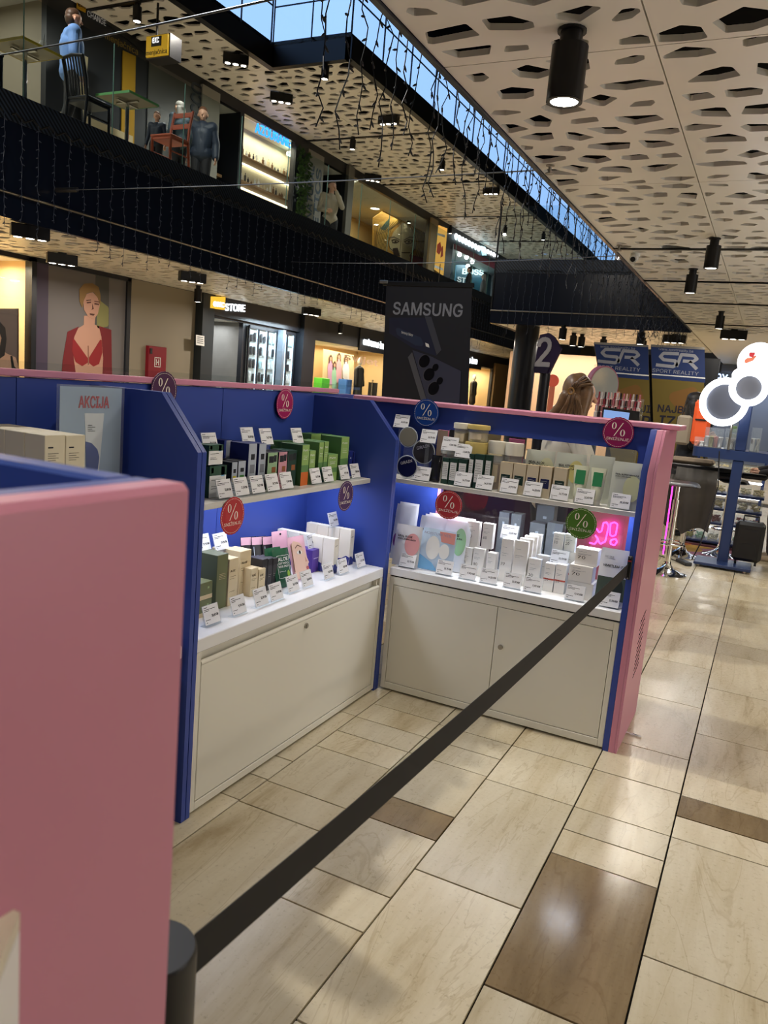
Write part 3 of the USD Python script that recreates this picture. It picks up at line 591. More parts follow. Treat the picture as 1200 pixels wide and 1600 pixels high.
for k in range(2):
    c = at((352+k*14, 545+k*12), 'x', XS-1.4); m = MB(); g = sg.Polygon([(c[1]-.25, .1), (c[1]+.45, .1), (c[1]+.5, 1.3), (c[1]+.1, 2.25-.3*k), (c[1]-.2, 1.4)]).buffer(-.1).buffer(.1); m.poly('x', XS-1.418+.022*k, g, .018); m.build('leaf_relief', G['concrete'], label=('wide leaf shaped relief on the left of the grey shop wall', 'narrow leaf shaped relief overlapping a wider one on the grey shop wall')[k], cat='wall relief')
t = thing('ring_light', 'small ring light glowing in rainbow colours on the shop counter', 'ring light'); c = at((372, 577), 'x', XS-.5); R = .155
for k, col in enumerate([(1, .05, .1), (.9, .1, .9), (.3, .15, 1), (.1, .7, 1), (.1, 1, .7), (.5, 1, .3)]):
    aa = np.linspace(k*math.pi/3, (k+1)*math.pi/3, 8); MB().tube([(c[0], c[1]+R*math.cos(x), c[2]+R*math.sin(x)) for x in aa], .017, 6).build('lit_arc', glow('ring_colour_%d' % k, col, 2.2), t)
MB().tube([(c[0], c[1], c[2]-R), (c[0], c[1], .95)], .008).build('stand', MT['black'], t)
t = thing('shop_counter', 'dark counter inside the exchange shop', 'counter'); MB().box(XS-.8, XS-.2, 14.4, 15.55, .03, .95).build('body', G['dark'], t); zc = .952
for i, (q, w, h) in enumerate(((331, .12, .3), (343, .1, .38), (352, .1, .26), (361, .16, .2), (383, .1, .2))):
    y = at((q, 580), 'x', XS-.45)[1]; m = MB(); m.box(XS-.5, XS-.40, y-w/2, y+w/2, zc, zc+h*.9, .01); m.box(XS-.49, XS-.41, y-w/2+.02, y+w/2-.02, zc+h*.9, zc+h*.95, .005)
    m.build('counter_gadget', [MT['black'], MT['white'], MT['black_metal'], MT['black'], G['green']][i], label=['small black speaker at the left end of the shop counter', 'white desk gadget on the shop counter', 'black metal box in the middle of the shop counter', 'wide black box beside the ring light', 'slate coloured box right of the ring light'][i], cat='gadget')
# --- phone case cabinets
LEDB = glow('cabinet_led', (.62, .85, 1), 2.6); CASE = [M('phone_case_%d' % i, c, .4) for i, c in enumerate([rgb(40, 46, 52), rgb(150, 190, 200), rgb(210, 220, 226)])]; SHB = M('cabinet_back', rgb(190, 205, 210), .5)
def phone_cabinet(ya, yb, cols, label):
    t = thing('phone_case_cabinet', label, 'display cabinet'); z0, z1 = .15, 2.76
    MB().box(XS, XS+.03, ya, yb, z0, z1).build('back_board', SHB, t); m = MB()
    w = (yb-ya)/cols
    for i in range(cols+1): m.box(XS+.03, XS+.07, ya+w*i-.022, ya+w*i+.022, z0, z1)
    m.box(XS+.03, XS+.08, ya, yb, z1-.04, z1+.03); m.build('frame', G['dark'], t)
    for i in range(cols):
        MB().box(XS+.031, XS+.045, ya+w*(i+1)-.055, ya+w*(i+1)-.032, z0, z1-.05).build('led_strip', LEDB, t)
        for k in range(8):
            z = z1-.36-.32*k
            if z < .15: break
            MB().box(XS+.031, XS+.09, ya+w*i+.023, ya+w*(i+1)-.058, z, z+.012).build('glass_shelf', MT['acrylic'], t)
            nb = 2
            for b in range(nb):
                yy = ya+w*i+.05+(w-.13)/nb*(b+.5); h = rnd.uniform(.17, .25); m = MB(); m.box(XS+.045, XS+.06, yy-.05, yy+.05, z+.013, z+.013+h, .008); m.box(XS+.0605, XS+.066, yy-.03, yy+.03, z+.03, z+h-.01, .004); m.build('phone_case', CASE[rnd.choice([0, 0, 1, 2])], t)
phone_cabinet(15.80, 17.0, 3, 'lit cabinet with three columns of phone cases left of the grey post'); phone_cabinet(17.12, 17.82, 2, 'lit cabinet with two columns of phone cases right of the grey post')
rect_light('phone_cabinet_light', (XS+.45, 16.8, 2.95), .2, 1.8, 26, (.72, .9, 1))
MB().box(XS, XS+.24, 17.0, 17.11, 0, 2.8).build('wall_post', M('grey_post', rgb(120, 130, 142), .4), kind='structure')
MB().box(XS, XS+.25, 17.95, 18.55, 0, ZC).build('wall_pier', G['dark'], kind='structure')
# --- warm fashion store
def fashion(y0, y1, label, k):
    room(y0, y1, .25, 2.70, 1.6, G['warm']); inside_light('window_light_%d' % (2+k), y0, y1, 2.68, 1.6, 46, (1, .82, .55)); shop_glass(y0, y1, .25, 2.7, 3, label)
fashion(18.62, 24.6, 'warm lit window of the fashion store with poster and mannequin', 0); fashion(31.3, 34.4, 'warm lit shop window seen right of the hanging black banner', 1)
for i, (a_, b_, c_, lab) in enumerate((((567, 538), (601, 546), (567, 527), 'lit white store sign above the warm window, partly hidden by the banner'), ((724, 566), (745, 569), (724, 556), 'small lit white store sign right of the hanging banner'))):
    t = thing('fashion_store_sign', lab, 'sign'); sign_text(t, 'letters', 'extreme inn' if i == 0 else 'reme inno', SW, 'x', XS+.06, a_, b_, c_, .0); A = at(a_, 'x', XS)
    MB().box(XS, XS+.05, A[1]-.3, A[1]+2.1, A[2]-.2, A[2]+.6).build('sign_board', G['dark'], t)
XW2 = XS-1.2
p = thing('group_poster', 'bright poster of a row of young women standing in the warm shop window', 'poster'); flat(p, 'sheet', M('poster_warm', rgb(214, 190, 154), .6), 'x', XW2, [(505, 545), (552, 555), (552, 612), (503, 608)], 0, .02)
cl = [rgb(196, 150, 190), rgb(150, 196, 172), rgb(214, 160, 170), rgb(226, 226, 232), rgb(190, 140, 200)]
for i, (x, yt, w) in enumerate(((515, 555, 5), (521, 565, 4.5), (528, 552, 5), (539, 556, 6), (534, 592, 4))):
    yb = yt+46 if i != 4 else 612
    flat(p, 'figure', M('poster_dress_%d' % i, cl[i], .6), 'x', XW2, [(x-w*.5, yt+9), (x+w*.5, yt+9), (x+w*.9, yt+22), (x+w*.7, yb), (x-w*.7, yb), (x-w*.9, yt+20)], .031+.002*i, .002, rnd_=.03)
    flat(p, 'figure_head', SK, 'x', XW2, [(x-2, yt+2), (x, yt), (x+2, yt+2), (x+1.6, yt+8), (x-1.6, yt+8)], .045, .002); flat(p, 'figure_hair', M('poster_hair_%d' % i, rgb(70, 44, 30), .6), 'x', XW2, [(x-2.6, yt+3), (x, yt-1.5), (x+2.6, yt+3), (x+2.6, yt+13), (x+1.6, yt+12), (x+1.4, yt+3), (x-1.4, yt+3), (x-1.8, yt+12), (x-2.8, yt+13)], .047, .002)
def plinth(q0, q1, top, col, label, x):
    A, B = at(q0, 'x', x), at(q1, 'x', x); m = MB(); m.box(x-.3, x, A[1], B[1], .26, at(top, 'x', x)[2], .01); m.build('display_plinth', M('plinth_'+label.split()[0], col, .4), label=label, cat='plinth')
plinth((503, 600), (515, 600), (508, 591), rgb(90, 200, 70), 'green display plinth in the warm shop window', XS-.8); plinth((541, 600), (550, 600), (545, 593), rgb(70, 120, 200), 'blue display plinth in the warm shop window', XS-.8)
m = MB(); c = at((485, 606), 'x', XS-.3); m.sphere((c[0], c[1], .27+.42), .42, 3, (.6, 1, 1)); m.build('white_pouffe', MT['white'], label='round white pouffe low in the warm shop window', cat='pouffe')
t = thing('clothes_rail', 'rail of dark clothes at the right of the warm shop window', 'clothes rail'); A, B = at((582, 594), 'x', XS-1), at((599, 597), 'x', XS-1); zr = A[2]
m = MB(); m.tube([(A[0], A[1], .27), (A[0], A[1], zr), (A[0], B[1], zr), (A[0], B[1], .27)], .02); m.build('rail', MT['steel'], t)
for i in range(9):
    y = A[1]+.1+(B[1]-A[1]-.2)*i/8; m = MB(); m.box(A[0]-.2, A[0]+.2, y-.03, y+.03, zr-1.0, zr-.06, .02); m.build('garment', [G['dark'], G['wood'], MT['black']][i % 3], t)
sign_text(thing('window_lettering', 'pale lettering on the glass of the warm shop window', 'lettering'), 'letters', 'svijet', M('pale_letter', rgb(226, 190, 160), .6), 'x', XS-.02, (537, 561), (590, 572), (537, 551), .001, True, .003)
# --- beyond: dark pier, timber front, green stall
m = MB(); m.box(XS, XS+.1, 34.5, 36.6, .1, 3.0); m.build('wall_timber_front', M('timber_front', rgb(146, 124, 92), .6), kind='structure')
m = MB(); m.box(-9.5, -8.9, 34.8, 36, .02, 1.0); m.build('far_stall', M('stall_green', rgb(70, 110, 62), .6, noise=(4, .3)), label='far market stall with green produce behind the column', cat='stall')

# ------------------------------------------------------------------ upper shops
room(4.5, 9.85, Z2, 7.45, 1.6, G['beige'], G['beige'], G['wood'], 'wall_upper_shop'); inside_light('upper_light_0', 5, 9.6, 7.43, 1.6, 26, (1, .93, .8))
t = thing('exchange_sign', 'black fascia sign with yellow logo and white exchange lettering above the cafe', 'sign'); XB1 = XS+.03
flat(t, 'fascia', MT['black'], 'x', XS, [(112, -30), (232, 62), (229, 86), (100, -14)], .002, .03)
flat(t, 'logo_square', G['yellow'], 'x', XB1, [(120, -3), (134, 5), (133, 20), (119, 13)], .003, .01); sign_text(t, 'logo_letters', 'exc', MT['black'], 'x', XB1, (121, 9), (133, 14), (121, 1), .014, True, .003)
GL = M('grey_lettering', rgb(190, 190, 190), .5, emit=(.5, .5, .5), es=.12)
sign_text(t, 'letters', 'EXCLUSIVE', GL, 'x', XB1, (136, 15), (172, 35), (136, 5), .003, False, .006); sign_text(t, 'letters', 'CHANGE', GL, 'x', XB1, (136, 25), (165, 41), (136, 16), .003, False, .006)
sign_text(thing('shop_lettering', 'dull gold shop lettering on the dark wall left of the yellow panel', 'lettering'), 'letters', 'menjačnica', M('dull_gold', rgb(140, 118, 50), .5), 'x', XS, (164, 60), (215, 86), (164, 50), .002, False, .006)
t = thing('yellow_door', 'tall yellow door panel in the dark exchange front', 'door'); flat(t, 'panel', G['yellow'], 'x', XS, [(191, 79), (211, 88), (208, 235), (188, 235)], .002, .02)
t = thing('menu_board', 'cream board leaning behind the black slatted chair', 'board'); flat(t, 'panel', M('menu_cream', rgb(206, 190, 150), .5), 'x', XS, [(124, 84), (136, 90), (128, 190), (112, 190)], .01, .02)
t = thing('cream_counter', 'cream lit counter front behind the cafe chairs', 'counter'); MB().box(XS+.01, XS+.5, 10.0, 11.35, Z2-.05, Z2+.98).build('front', M('counter_cream', rgb(206, 188, 150), .5), t)
t = thing('projecting_sign', 'yellow and black projecting exchange sign box under the upper ceiling', 'sign')
c0, c1, c2 = at((228, 58), 'y', 10.7), at((265, 52), 'y', 10.7), at((228, 92), 'y', 10.7)
m = MB(); m.box(c0[0], c1[0], 10.72, 11.0, c2[2], c0[2]+.02); m.build('case', MT['black'], t)
m = MB(); m.box(c0[0]+.02, c1[0]-.02, 10.69, 10.72, c2[2]+.02, c0[2]); m.build('face', M('sign_face_yellow', rgb(196, 156, 20), .4, emit=(1, .6, .03), es=.22), t, label='yellow lit face')
m = MB(); m.box(c0[0]+.14, c1[0]-.16, 10.68, 10.69, c2[2]+.17, c0[2]-.02); m.build('logo_plate', MT['black'], t)
MB().text('exc', (c0[0]+.165, 10.679, c2[2]+.22), (1, 0, 0), zv, .11, c1[0]-c0[0]-.37, .004, True).build('logo_letters', glow('sign_letter_white', (1, 1, 1), 1.0), t, smooth=False)
MB().text('menjačnica', (c0[0]+.03, 10.688, c2[2]+.045), (1, 0, 0), zv, .07, c1[0]-c0[0]-.06, .004).build('letters', MT['black'], t, smooth=False); MB().cyl((c0[0]+.1, 10.85, c0[2]), (c0[0]+.1, 10.85, ZU), .02, 8).build('hanger', MT['black'], t)
# grey front, vertical lettering, light pillar
m = MB(); m.box(XS, XS+.02, 12.2, 13.85, Z2, 7.40); m.build('wall_grey_front', M('grey_front', rgb(82, 82, 80), .35), kind='structure', smooth=False)
t = thing('vertical_lettering', 'slate blue vertical shop name on the grey upper front', 'lettering'); A = at((312, 215), 'x', XS); B = at((311, 133), 'x', XS)
MB().text('ROCCO', (XS+.022, A[1], A[2]), zv, (0, -1, 0), .34, B[2]-A[2], .01, True).build('letters', M('letter_slate', rgb(44, 54, 66), .5), t, smooth=False)
m = MB(); m.box(XS, XS+.06, 13.72, 14.3, Z2, 7.5); m.build('wall_light_pillar', M('pillar_light', rgb(150, 148, 140), .6), kind='structure', smooth=False)
room(13.9, 15.1, Z2, 7.4, 2, G['dark'], G['dark'], G['wood'], 'wall_upper_shop')
LEAF = usdkit.material(stage, '/World/Looks/leaf_green', {'o': ('geometry', {}), 'n': ('noise_texture', dict(scale=14.)), 'r': ('rgb_ramp', {'ramp': [(.3, rgb(30, 62, 26)), (.7, rgb(86, 120, 50))]}), 'p': ('principled_bsdf', dict(roughness=.5))}, [('o.position', 'n.vector'), ('n.fac', 'r.fac'), ('r.color', 'p.base_color')], surface='p.BSDF')
def leaves(t, name, y0, y1, z0, z1, x, n, s):
    m = MB(); r = random.Random(n)
    for _ in range(n):
        y, z = r.uniform(y0, y1), r.uniform(z0, z1); a_ = r.uniform(0, 6.28); b_ = r.uniform(.3, 1.2); L = s*r.uniform(.7, 1.3)
        d = np.array([math.sin(b_)*.6, math.cos(a_), math.sin(a_)]); d /= np.linalg.norm(d); u = np.cross(d, [1, 0, .3]); u /= np.linalg.norm(u); o = np.array([x+r.uniform(0, .1), y, z])
        P = [o, o+d*L*.5+u*L*.3, o+d*L, o+d*L*.5-u*L*.3, o+d*L*.5+np.array([.03*s/.1, 0, 0])]
        m.add(trimesh.Trimesh(np.array(P), [(0, 1, 4), (1, 2, 4), (2, 3, 4), (3, 0, 4), (0, 4, 1), (1, 4, 2), (2, 4, 3), (3, 4, 0)], process=False))
    m.build(name, LEAF, t, kind='stuff', smooth=False)
t = thing('plant_shelf', 'dark shop shelf with white flowers and leafy plants left of the lit shelves', 'shelf'); MB().box(XS-1.0, XS-.4, 13.95, 15.05, 6.0, 6.06).build('board', G['wood'], t); leaves(t, 'foliage', 14.0, 15.0, 6.08, 6.4, XS-.7, 160, .12)
m = MB()
for i in range(6): m.sphere((XS-.5, 14.1+.16*i, 6.3+.07*(i % 3)), .05, 1)
m.build('white_flowers', MT['white'], t, kind='stuff')
# lit shelves with blue letters
room(15.25, 18.66, Z2, 7.42, .55, M('shelf_plaster', rgb(206, 196, 170), .6, noise=(4, .08)), G['wood'], G['wood'], 'wall_upper_shop')
t = thing('perfume_shelf_sign', 'bright blue shop name lettering above the lit bottle shelves', 'sign'); sign_text(t, 'letters', 'AZOURANE', glow('sign_blue', (.03, .28, 1), 2.6), 'x', XS-.06, (398, 206), (453, 231), (398, 191), .0)
BT = [M('bottle_%d' % i, c, .25) for i, c in enumerate([rgb(236, 236, 230), rgb(120, 90, 60), rgb(60, 60, 64), rgb(222, 206, 170)])]
for i, z in enumerate((6.66, 6.1, 5.55)):
    t = thing('bottle_shelf', 'lit oak shelf of small bottles, %s of three under the blue letters' % ('uppermost', 'middle one', 'lowest')[i], 'shelf'); MB().box(XS-.66, XS-.25, 15.27, 18.64, z-.05, z, .005).build('board', G['wood'], t)
    MB().box(XS-.64, XS-.60, 15.3, 18.6, z-.07, z-.051).build('light_strip', glow('shelf_strip_%d' % i, (1, .86, .6), 9), t)
    for k in range(22):
        y = 15.5+2.75*k/21+rnd.uniform(-.02, .02); h = rnd.uniform(.10, .24); r_ = rnd.uniform(.022, .034)
        m = MB(); m.lathe([(0, 0), (r_, 0), (r_, h*.7), (r_*.4, h*.8), (r_*.4, h), (0, h)], n=10); m.move(trimesh.transformations.translation_matrix((XS-.38, y, z+.001)))
        bt = rnd.choice([0, 0, 3, 1, 2]); m.build('cosmetic_bottle', BT[bt], label='small %s bottle, %s from the left on the %s lit oak shelf' % (('white', 'brown', 'black', 'cream')[bt], ORD[k], ('top', 'middle', 'bottom')[i]), cat='bottle', group='bottles on the %s lit shelf' % ('top', 'middle', 'bottom')[i])
inside_light('upper_light_1', 15.3, 18.4, 7.4, .5, 13, (1, .86, .62))
rl = glow('lamp_green', (.5, 1, .75), 8)
t = thing('shop_lamp', 'small round lamp glowing greenish in front of the blue lettering', 'lamp'); c = at((456, 243), 'x', XS-.3); MB().lathe([(0, 0), (.13, 0), (.11, .05), (0, .06)], tuple(c), 16).build('lens', rl, t); MB().lathe([(.131, -.004), (.15, -.004), (.14, .07), (.131, .07)], tuple(c), 16).build('rim', MT['white'], t)
t = thing('plant_wall', 'narrow living wall of green leaves right of the lit bottle shelves', 'plant wall'); MB().box(XS, XS+.03, 17.36, 17.92, Z2, 7.35).build('backing', G['dark'], t); leaves(t, 'foliage', 17.38, 17.9, Z2+.1, 7.3, XS+.04, 420, .13)
# grey board with vertical lettering
t = thing('cosmetics_board', 'light grey board with slate blue vertical lettering between plants and doorway', 'board'); MB().box(XS+.001, XS+.03, 17.95, 18.72, Z2, 7.45).build('panel', M('board_grey', rgb(146, 144, 138), .6), t)
LS = M('letter_blue_grey', rgb(62, 84, 104), .5)
for y, txt, z0, z1 in ((18.26, 'NATURAL', 5.75, 7.1), (18.62, 'METICS', 5.2, 7.1)): MB().text(txt, (XS+.031, y, z0), zv, (0, -1, 0), .25, z1-z0, .006, True).build('letters', LS, t, smooth=False)
room(18.78, 19.95, Z2, 7.35, 1.5, MT['plenum'], MT['plenum'], G['dark'], 'wall_upper_shop')
m = MB(); m.box(XS, XS+.10, 19.96, 20.28, Z2, 7.6); m.build('wall_pier', G['grey'], kind='structure', smooth=False)
# warm restaurant with mural
room(20.3, 28.0, Z2, 7.40, 2.6, M('mural_room', rgb(196, 176, 132), .6), None, G['wood'], 'wall_upper_shop'); inside_light('upper_light_2', 20.3, 25.95, 7.38, 2.4, 46, (1, .82, .52))
t = thing('ceiling_downlight', 'warm round downlight in the lit restaurant ceiling', 'lamp'); c = at((586, 326), 'x', XS-1.2); MB().lathe([(0, 0), (.16, 0), (.16, .05), (0, .05)], tuple(c), 18).build('lens', MT['lens_dim'], t); MB().lathe([(.161, -.005), (.19, -.005), (.19, .06), (.161, .06)], tuple(c), 18).build('rim', MT['white'], t)
p = thing('face_mural', 'large mural of a stern face with flowing golden hair', 'mural'); XM = XS-1.0; b = lambda *L: [(560+x/5, 340+y/5) for x, y in L]
INKB = M('mural_line', rgb(60, 40, 26), .6)
def ribbon(pts, w):
    g = sg.LineString([tuple(at(q, 'x', XM)[1:]) for q in pts]).buffer(w, quad_segs=2); return g.intersection(sg.box(20.4, Z2+.01, 27.9, 7.36))
flat(p, 'sheet', M('mural_gold', rgb(190, 140, 50), .6, noise=(1.2, .15)), 'x', XM, b((112, 0), (200, -60), (568, 0), (575, 420), (110, 380)), 0, .02, clip=(20.4, Z2+.01, 27.9, 7.36))
flat(p, 'pale_hair', M('mural_pale_gold', rgb(214, 172, 84), .6), 'x', XM, b((150, 40), (330, -20), (480, 40), (520, 200), (460, 320), (430, 180), (390, 60), (300, 40), (230, 150), (200, 300), (140, 250)), .021, .002, rnd_=.05, clip=(20.4, Z2+.01, 27.9, 7.36))
flat(p, 'red_sash', M('mural_red', rgb(140, 40, 36), .6), 'x', XM, b((400, 290), (570, 330), (570, 420), (400, 400)), .022, .002, clip=(20.4, Z2+.01, 27.9, 7.36))
flat(p, 'face', M('mural_face', rgb(206, 188, 150), .6), 'x', XM, b((340, 38), (380, 50), (420, 120), (445, 190), (440, 240), (400, 300), (390, 380), (330, 380), (320, 300), (240, 250), (235, 190), (270, 110)), .024, .002, rnd_=.03, clip=(20.4, Z2+.01, 27.9, 7.36))
flat(p, 'leaf', M('mural_teal', rgb(58, 92, 84), .6), 'x', XM, [b((160, 90), (240, 0), (230, 70), (200, 100)), b((470, 70), (570, 50), (565, 100), (510, 105))], .026, .002, rnd_=.03, clip=(20.4, Z2+.01, 27.9, 7.36))
m = MB()
for L in ([(255, 178), (285, 170), (312, 185), (290, 198), (262, 196)], [(355, 188), (385, 172), (418, 178), (405, 200), (370, 204)]):
    m.poly('x', XM+.027, ribbon([(560+x/5, 340+y/5) for x, y in L+L[:1]], .02), .003)
for L in ([(245, 155), (275, 152), (318, 175)], [(350, 176), (395, 152), (425, 155)], [(332, 60), (326, 170), (318, 280)], [(240, 150), (230, 190), (240, 240), (320, 300)], [(400, 60), (440, 150), (450, 190), (440, 240), (395, 300)]):
    m.poly('x', XM+.027, ribbon([(560+x/5, 340+y/5) for x, y in L], .014), .003)
for k in range(9):
    u = k/8; L = [(340-190*u, 20+40*u), (250-120*u, 90+60*u), (215-90*u, 200+30*u), (190-70*u, 300+20*u)]; R = [(380+170*u, 20+40*u), (450+90*u, 110+50*u), (470+80*u, 220+20*u), (440+110*u, 310+20*u)]
    for Q in (L, R): m.poly('x', XM+.027, ribbon([(560+x/5, 340+y/5) for x, y in Q], .012), .003)
m.build('drawn_lines', INKB, p, smooth=False, kind='stuff')
flat(p, 'eyes_and_mouth', INKB, 'x', XM, [b((276, 180), (290, 178), (292, 192), (278, 194)), b((380, 182), (394, 180), (396, 194), (382, 196)), b((330, 270), (400, 270), (395, 278), (335, 278)), b((262, 240), (300, 235), (320, 300), (270, 300))], .03, .003, clip=(20.4, Z2+.01, 27.9, 7.36))
shop_glass(20.35, 25.9, Z2, 7.38, 4, 'glass front of the lit restaurant with the mural')
m = MB(); m.box(XS, XS+.08, 25.97, 26.55, Z2, 7.5); m.build('wall_pier', M('pier_stone', rgb(140, 122, 92), .6), kind='structure', smooth=False)
t = thing('advert_lightbox', 'tall orange lit food advert between the mural and the dark pier', 'lightbox'); flat(t, 'face', glow('advert_orange', (1, .50, .10), .85), 'x', XS+.05, [(684, 352), (697, 357), (691, 430), (677, 420)], 0, .05)
flat(t, 'print', M('advert_red', rgb(190, 70, 40), .5), 'x', XS+.1, [[(683, 382), (688, 378), (690, 390), (686, 398), (682, 394)], [(690, 386), (692, 384), (692, 400), (688, 403)]], .002, .003, rnd_=.02); flat(t, 'wave_print', MT['white'], 'x', XS+.1, [[(683, 364), (695, 367), (695, 371), (683, 367)], [(679, 414), (692, 419), (692, 423), (679, 418)]], .002, .003)
# fashion shop with lit name
room(28.3, 38.0, Z2, 7.10, 3.0, M('boss_room', rgb(206, 210, 210), .6), None, G['light'], 'wall_upper_shop'); inside_light('upper_light_3', 28.6, 36, 7.05, 2.6, 70, (.85, .95, 1))
t = thing('shop_name_wall', 'teal wall with large white glowing shop name behind two shoppers', 'sign'); XQ = XS-1.2
flat(t, 'wall_board', M('boss_teal', rgb(40, 84, 96), .4), 'x', XQ, [(712, 414), (767, 414), (764, 470), (708, 460)], 0, .05)
sign_text(t, 'letters', 'BOSS', glow('sign_cyan', (.75, 1, .95), 2.2), 'x', XQ, (720, 428), (753, 430), (720, 419), .055); sign_text(t, 'letters', 'ST', MT['white'], 'x', XQ, (712, 440), (725, 442), (712, 432), .055)
t = thing('shop_fascia', 'dark fascia with red edge and white cloud-shaped lights over the lit shop', 'fascia'); XT = XS+.06
flat(t, 'red_edge', M('fascia_red', rgb(130, 40, 50), .5), 'x', XT, [(709, 381), (776, 412), (776, 422), (709, 389)], 0, .03); m = MB()
for k in range(8): c = at((713+k*5, 370+k*2.6), 'x', XT); m.sphere(c, .15, 2, (.3, 1.2, .8))
m.build('cloud_light', SW, t); m = MB()
for k in range(5): c = at((758+k*4.5, 391+k*2.2), 'x', XT); m.sphere(c, .13, 2, (.3, 1.2, .7))
m.build('cloud_light', SW, t); flat(t, 'cyan_logo', glow('logo_cyan', (.5, .9, 1), 2.4), 'x', XT, [(750, 384), (757, 386), (759, 399), (753, 399)], .01, .03)
for k, (qx, qy) in enumerate(((718, 398), (729, 402), (738, 409), (731, 416))):
    t = thing('pendant_lamp', 'small white pendant bulb in the cyan lit shop, number %s from the left' % ['one', 'two', 'four', 'three'][k], 'lamp'); c = at((qx, qy), 'x', XS-.5); MB().sphere(c, .09, 2).build('bulb', glow('pendant_%d' % k, (1, 1, .95), 6), t); MB().cyl(c+np.array([0, 0, .08]), (c[0], c[1], 7.09), .012, 6).build('cord', MT['black'], t)

# ------------------------------------------------------------------ goods on the stand
_mc = {}
def col(r, g, b, rough=.5):
    k = (r, g, b, rough)
    if k not in _mc: _mc[k] = M('print_%02x%02x%02x_%d' % (r, g, b, int(rough*100)), rgb(r, g, b), rough)
    return _mc[k]
# price card on a clear acrylic stand; its foot is the origin, it faces local +x and leans back
def price_card(label, loc, rz, group, k=0):
    w, h, tl = .092, .076, math.radians(18); t = thing('price_card', label, 'price card', loc, rz, group)
    Rm = trimesh.transformations.rotation_matrix(-tl, [0, 1, 0])
    def up(m): return m.move(trimesh.transformations.translation_matrix((0, 0, .004)) @ Rm)
    m = MB(); m.box(-.0030, -.0012, -w/2-.003, w/2+.003, 0, h+.004); up(m); m.box(-.026, .006, -w/2-.003, w/2+.003, 0, .002); m.build('acrylic_stand', MT['acrylic'], t, smooth=False)
    m = MB(); m.box(-.0011, .0011, -w/2, w/2, .003, h+.002); up(m); m.build('card', MT['paper'], t, smooth=False)
    m = MB(); r = random.Random(k)
    for z, a_, b_ in ((h-.007, -.040, -.018), (h-.015, -.040, r.uniform(.022, .041)), (h-.021, -.040, r.uniform(-.018, .012)), (.020, -.040, -.008), (.0105, -.038, -.028)):
        x = a_
        while x < b_-.004:
            l_ = r.uniform(.004, .009); m.box(.0011, .0016, x, min(x+l_, b_), z, z+.0022); x += l_+.0016
    up(m); m.build('print_line', MT['ink'], t, smooth=False, kind='stuff')
    pr = r.choice(['18,60 KM', '21,90 KM', '9,90 KM', '30,00 KM', '26,75 KM', '14,50 KM', '19,90 KM'])
    m = MB(); m.text(pr, (.0013, -.002, .030), (0, 1, 0), (0, 0, 1), .0095, .040, .0004, True); up(m); m.build('price', MT['ink'], t, smooth=False)
    return t
# a carton standing on its base; front = the side where axis-wise the photograph shows its printed face
def carton(label, group, axis, v, pL, pR, py, ptop, z0, depth, side, front=None, prints=(), z1=None, bevel=.0012, name='carton', tilt=0):
    """Front face in the plane axis = v between pixel columns pL and pR (taken at row py); its top at pixel row ptop; depth behind the face."""
    A, B = at((pL, py), axis, v), at((pR, py), axis, v); T = at(((pL+pR)/2, ptop), axis, v)
    z1 = z1 or T[2]
    i = 1 if axis == 'x' else 0
    a, b = sorted((A[i], B[i])); w, h = b-a, z1-z0
    loc = (v, (a+b)/2, z0) if axis == 'x' else ((a+b)/2, v, z0)
    t = thing(name, label, 'box', loc, 0 if axis == 'x' else -90, group)     # local: front faces +x, width along y
    MB().box(-depth, 0, -w/2, w/2, 0, h, bevel).build('body', side, t)
    if front is not None: MB().box(-.0002, .0006, -w/2+.001, w/2-.001, .001, h-.001).build('front_panel', front, t, smooth=False)
    for nm, mt, y0, y1, f0, f1 in prints:
        MB().box(.0004, .0011, -w/2+w*y0, -w/2+w*y1, h*f0, h*f1).build(nm, mt, t, smooth=False)
    return t, w, h
def lines(t, w, h, rows, mt=None, seed=0):
    m = MB(); r = random.Random(seed)
    for f, a_, b_ in rows:
        x = -w/2+w*a_
        while x < -w/2+w*b_-.002:
            l_ = r.uniform(.003, .007); m.box(.0010, .0014, x, min(x+l_, -w/2+w*b_), h*f, h*f+.0016); x += l_+.0012
    m.build('print_line', mt or MT['ink'], t, smooth=False, kind='stuff')
def word(t, txt, y, z, h_, w_, mt, bold=False): MB().text(txt, (.0012, y, z), (0, 1, 0), (0, 0, 1), h_, w_, .0004, bold).build('lettering', mt, t, smooth=False)

# --- left upper shelf
GRN, GRD, GRL, ORG, TEAL = col(88, 132, 74), col(58, 94, 58), col(140, 174, 96), col(206, 104, 36), col(28, 92, 88)
NAVY, SILV, BLKC, PINKC, LGRN, DGRN = col(28, 38, 96), col(176, 184, 196, .25), col(28, 30, 34), col(206, 148, 160), col(150, 182, 140), col(22, 58, 46)
gU = 'printed boxes on the left upper shelf'
for i, (pt, pb, lab) in enumerate(((728, 770, 'lower green and white carton with a blue drop, below its twin'), (695, 727, 'upper green and white carton with a blue drop, stacked on another'))):
    x = -1.97; z0 = ZS if i == 0 else at((340, 727), 'x', x)[2]+.003
    t, w, h = carton(lab, gU, 'x', x, 327 if i == 0 else 326, 353 if i == 0 else 348, 750 if i == 0 else 712, pt, z0, .07, col(30, 66, 46), MT['white'], [('green_band', col(34, 74, 50), 0, 1, .70, 1.0), ('yellow_print', col(220, 206, 40), .08, .22, .78, .95), ('blue_drop', col(120, 180, 214), .68, .88, .66, .97)])
    lines(t, w, h, [(.55, .1, .7), (.35, .12, .5), (.28, .12, .6)], seed=i); m = MB()
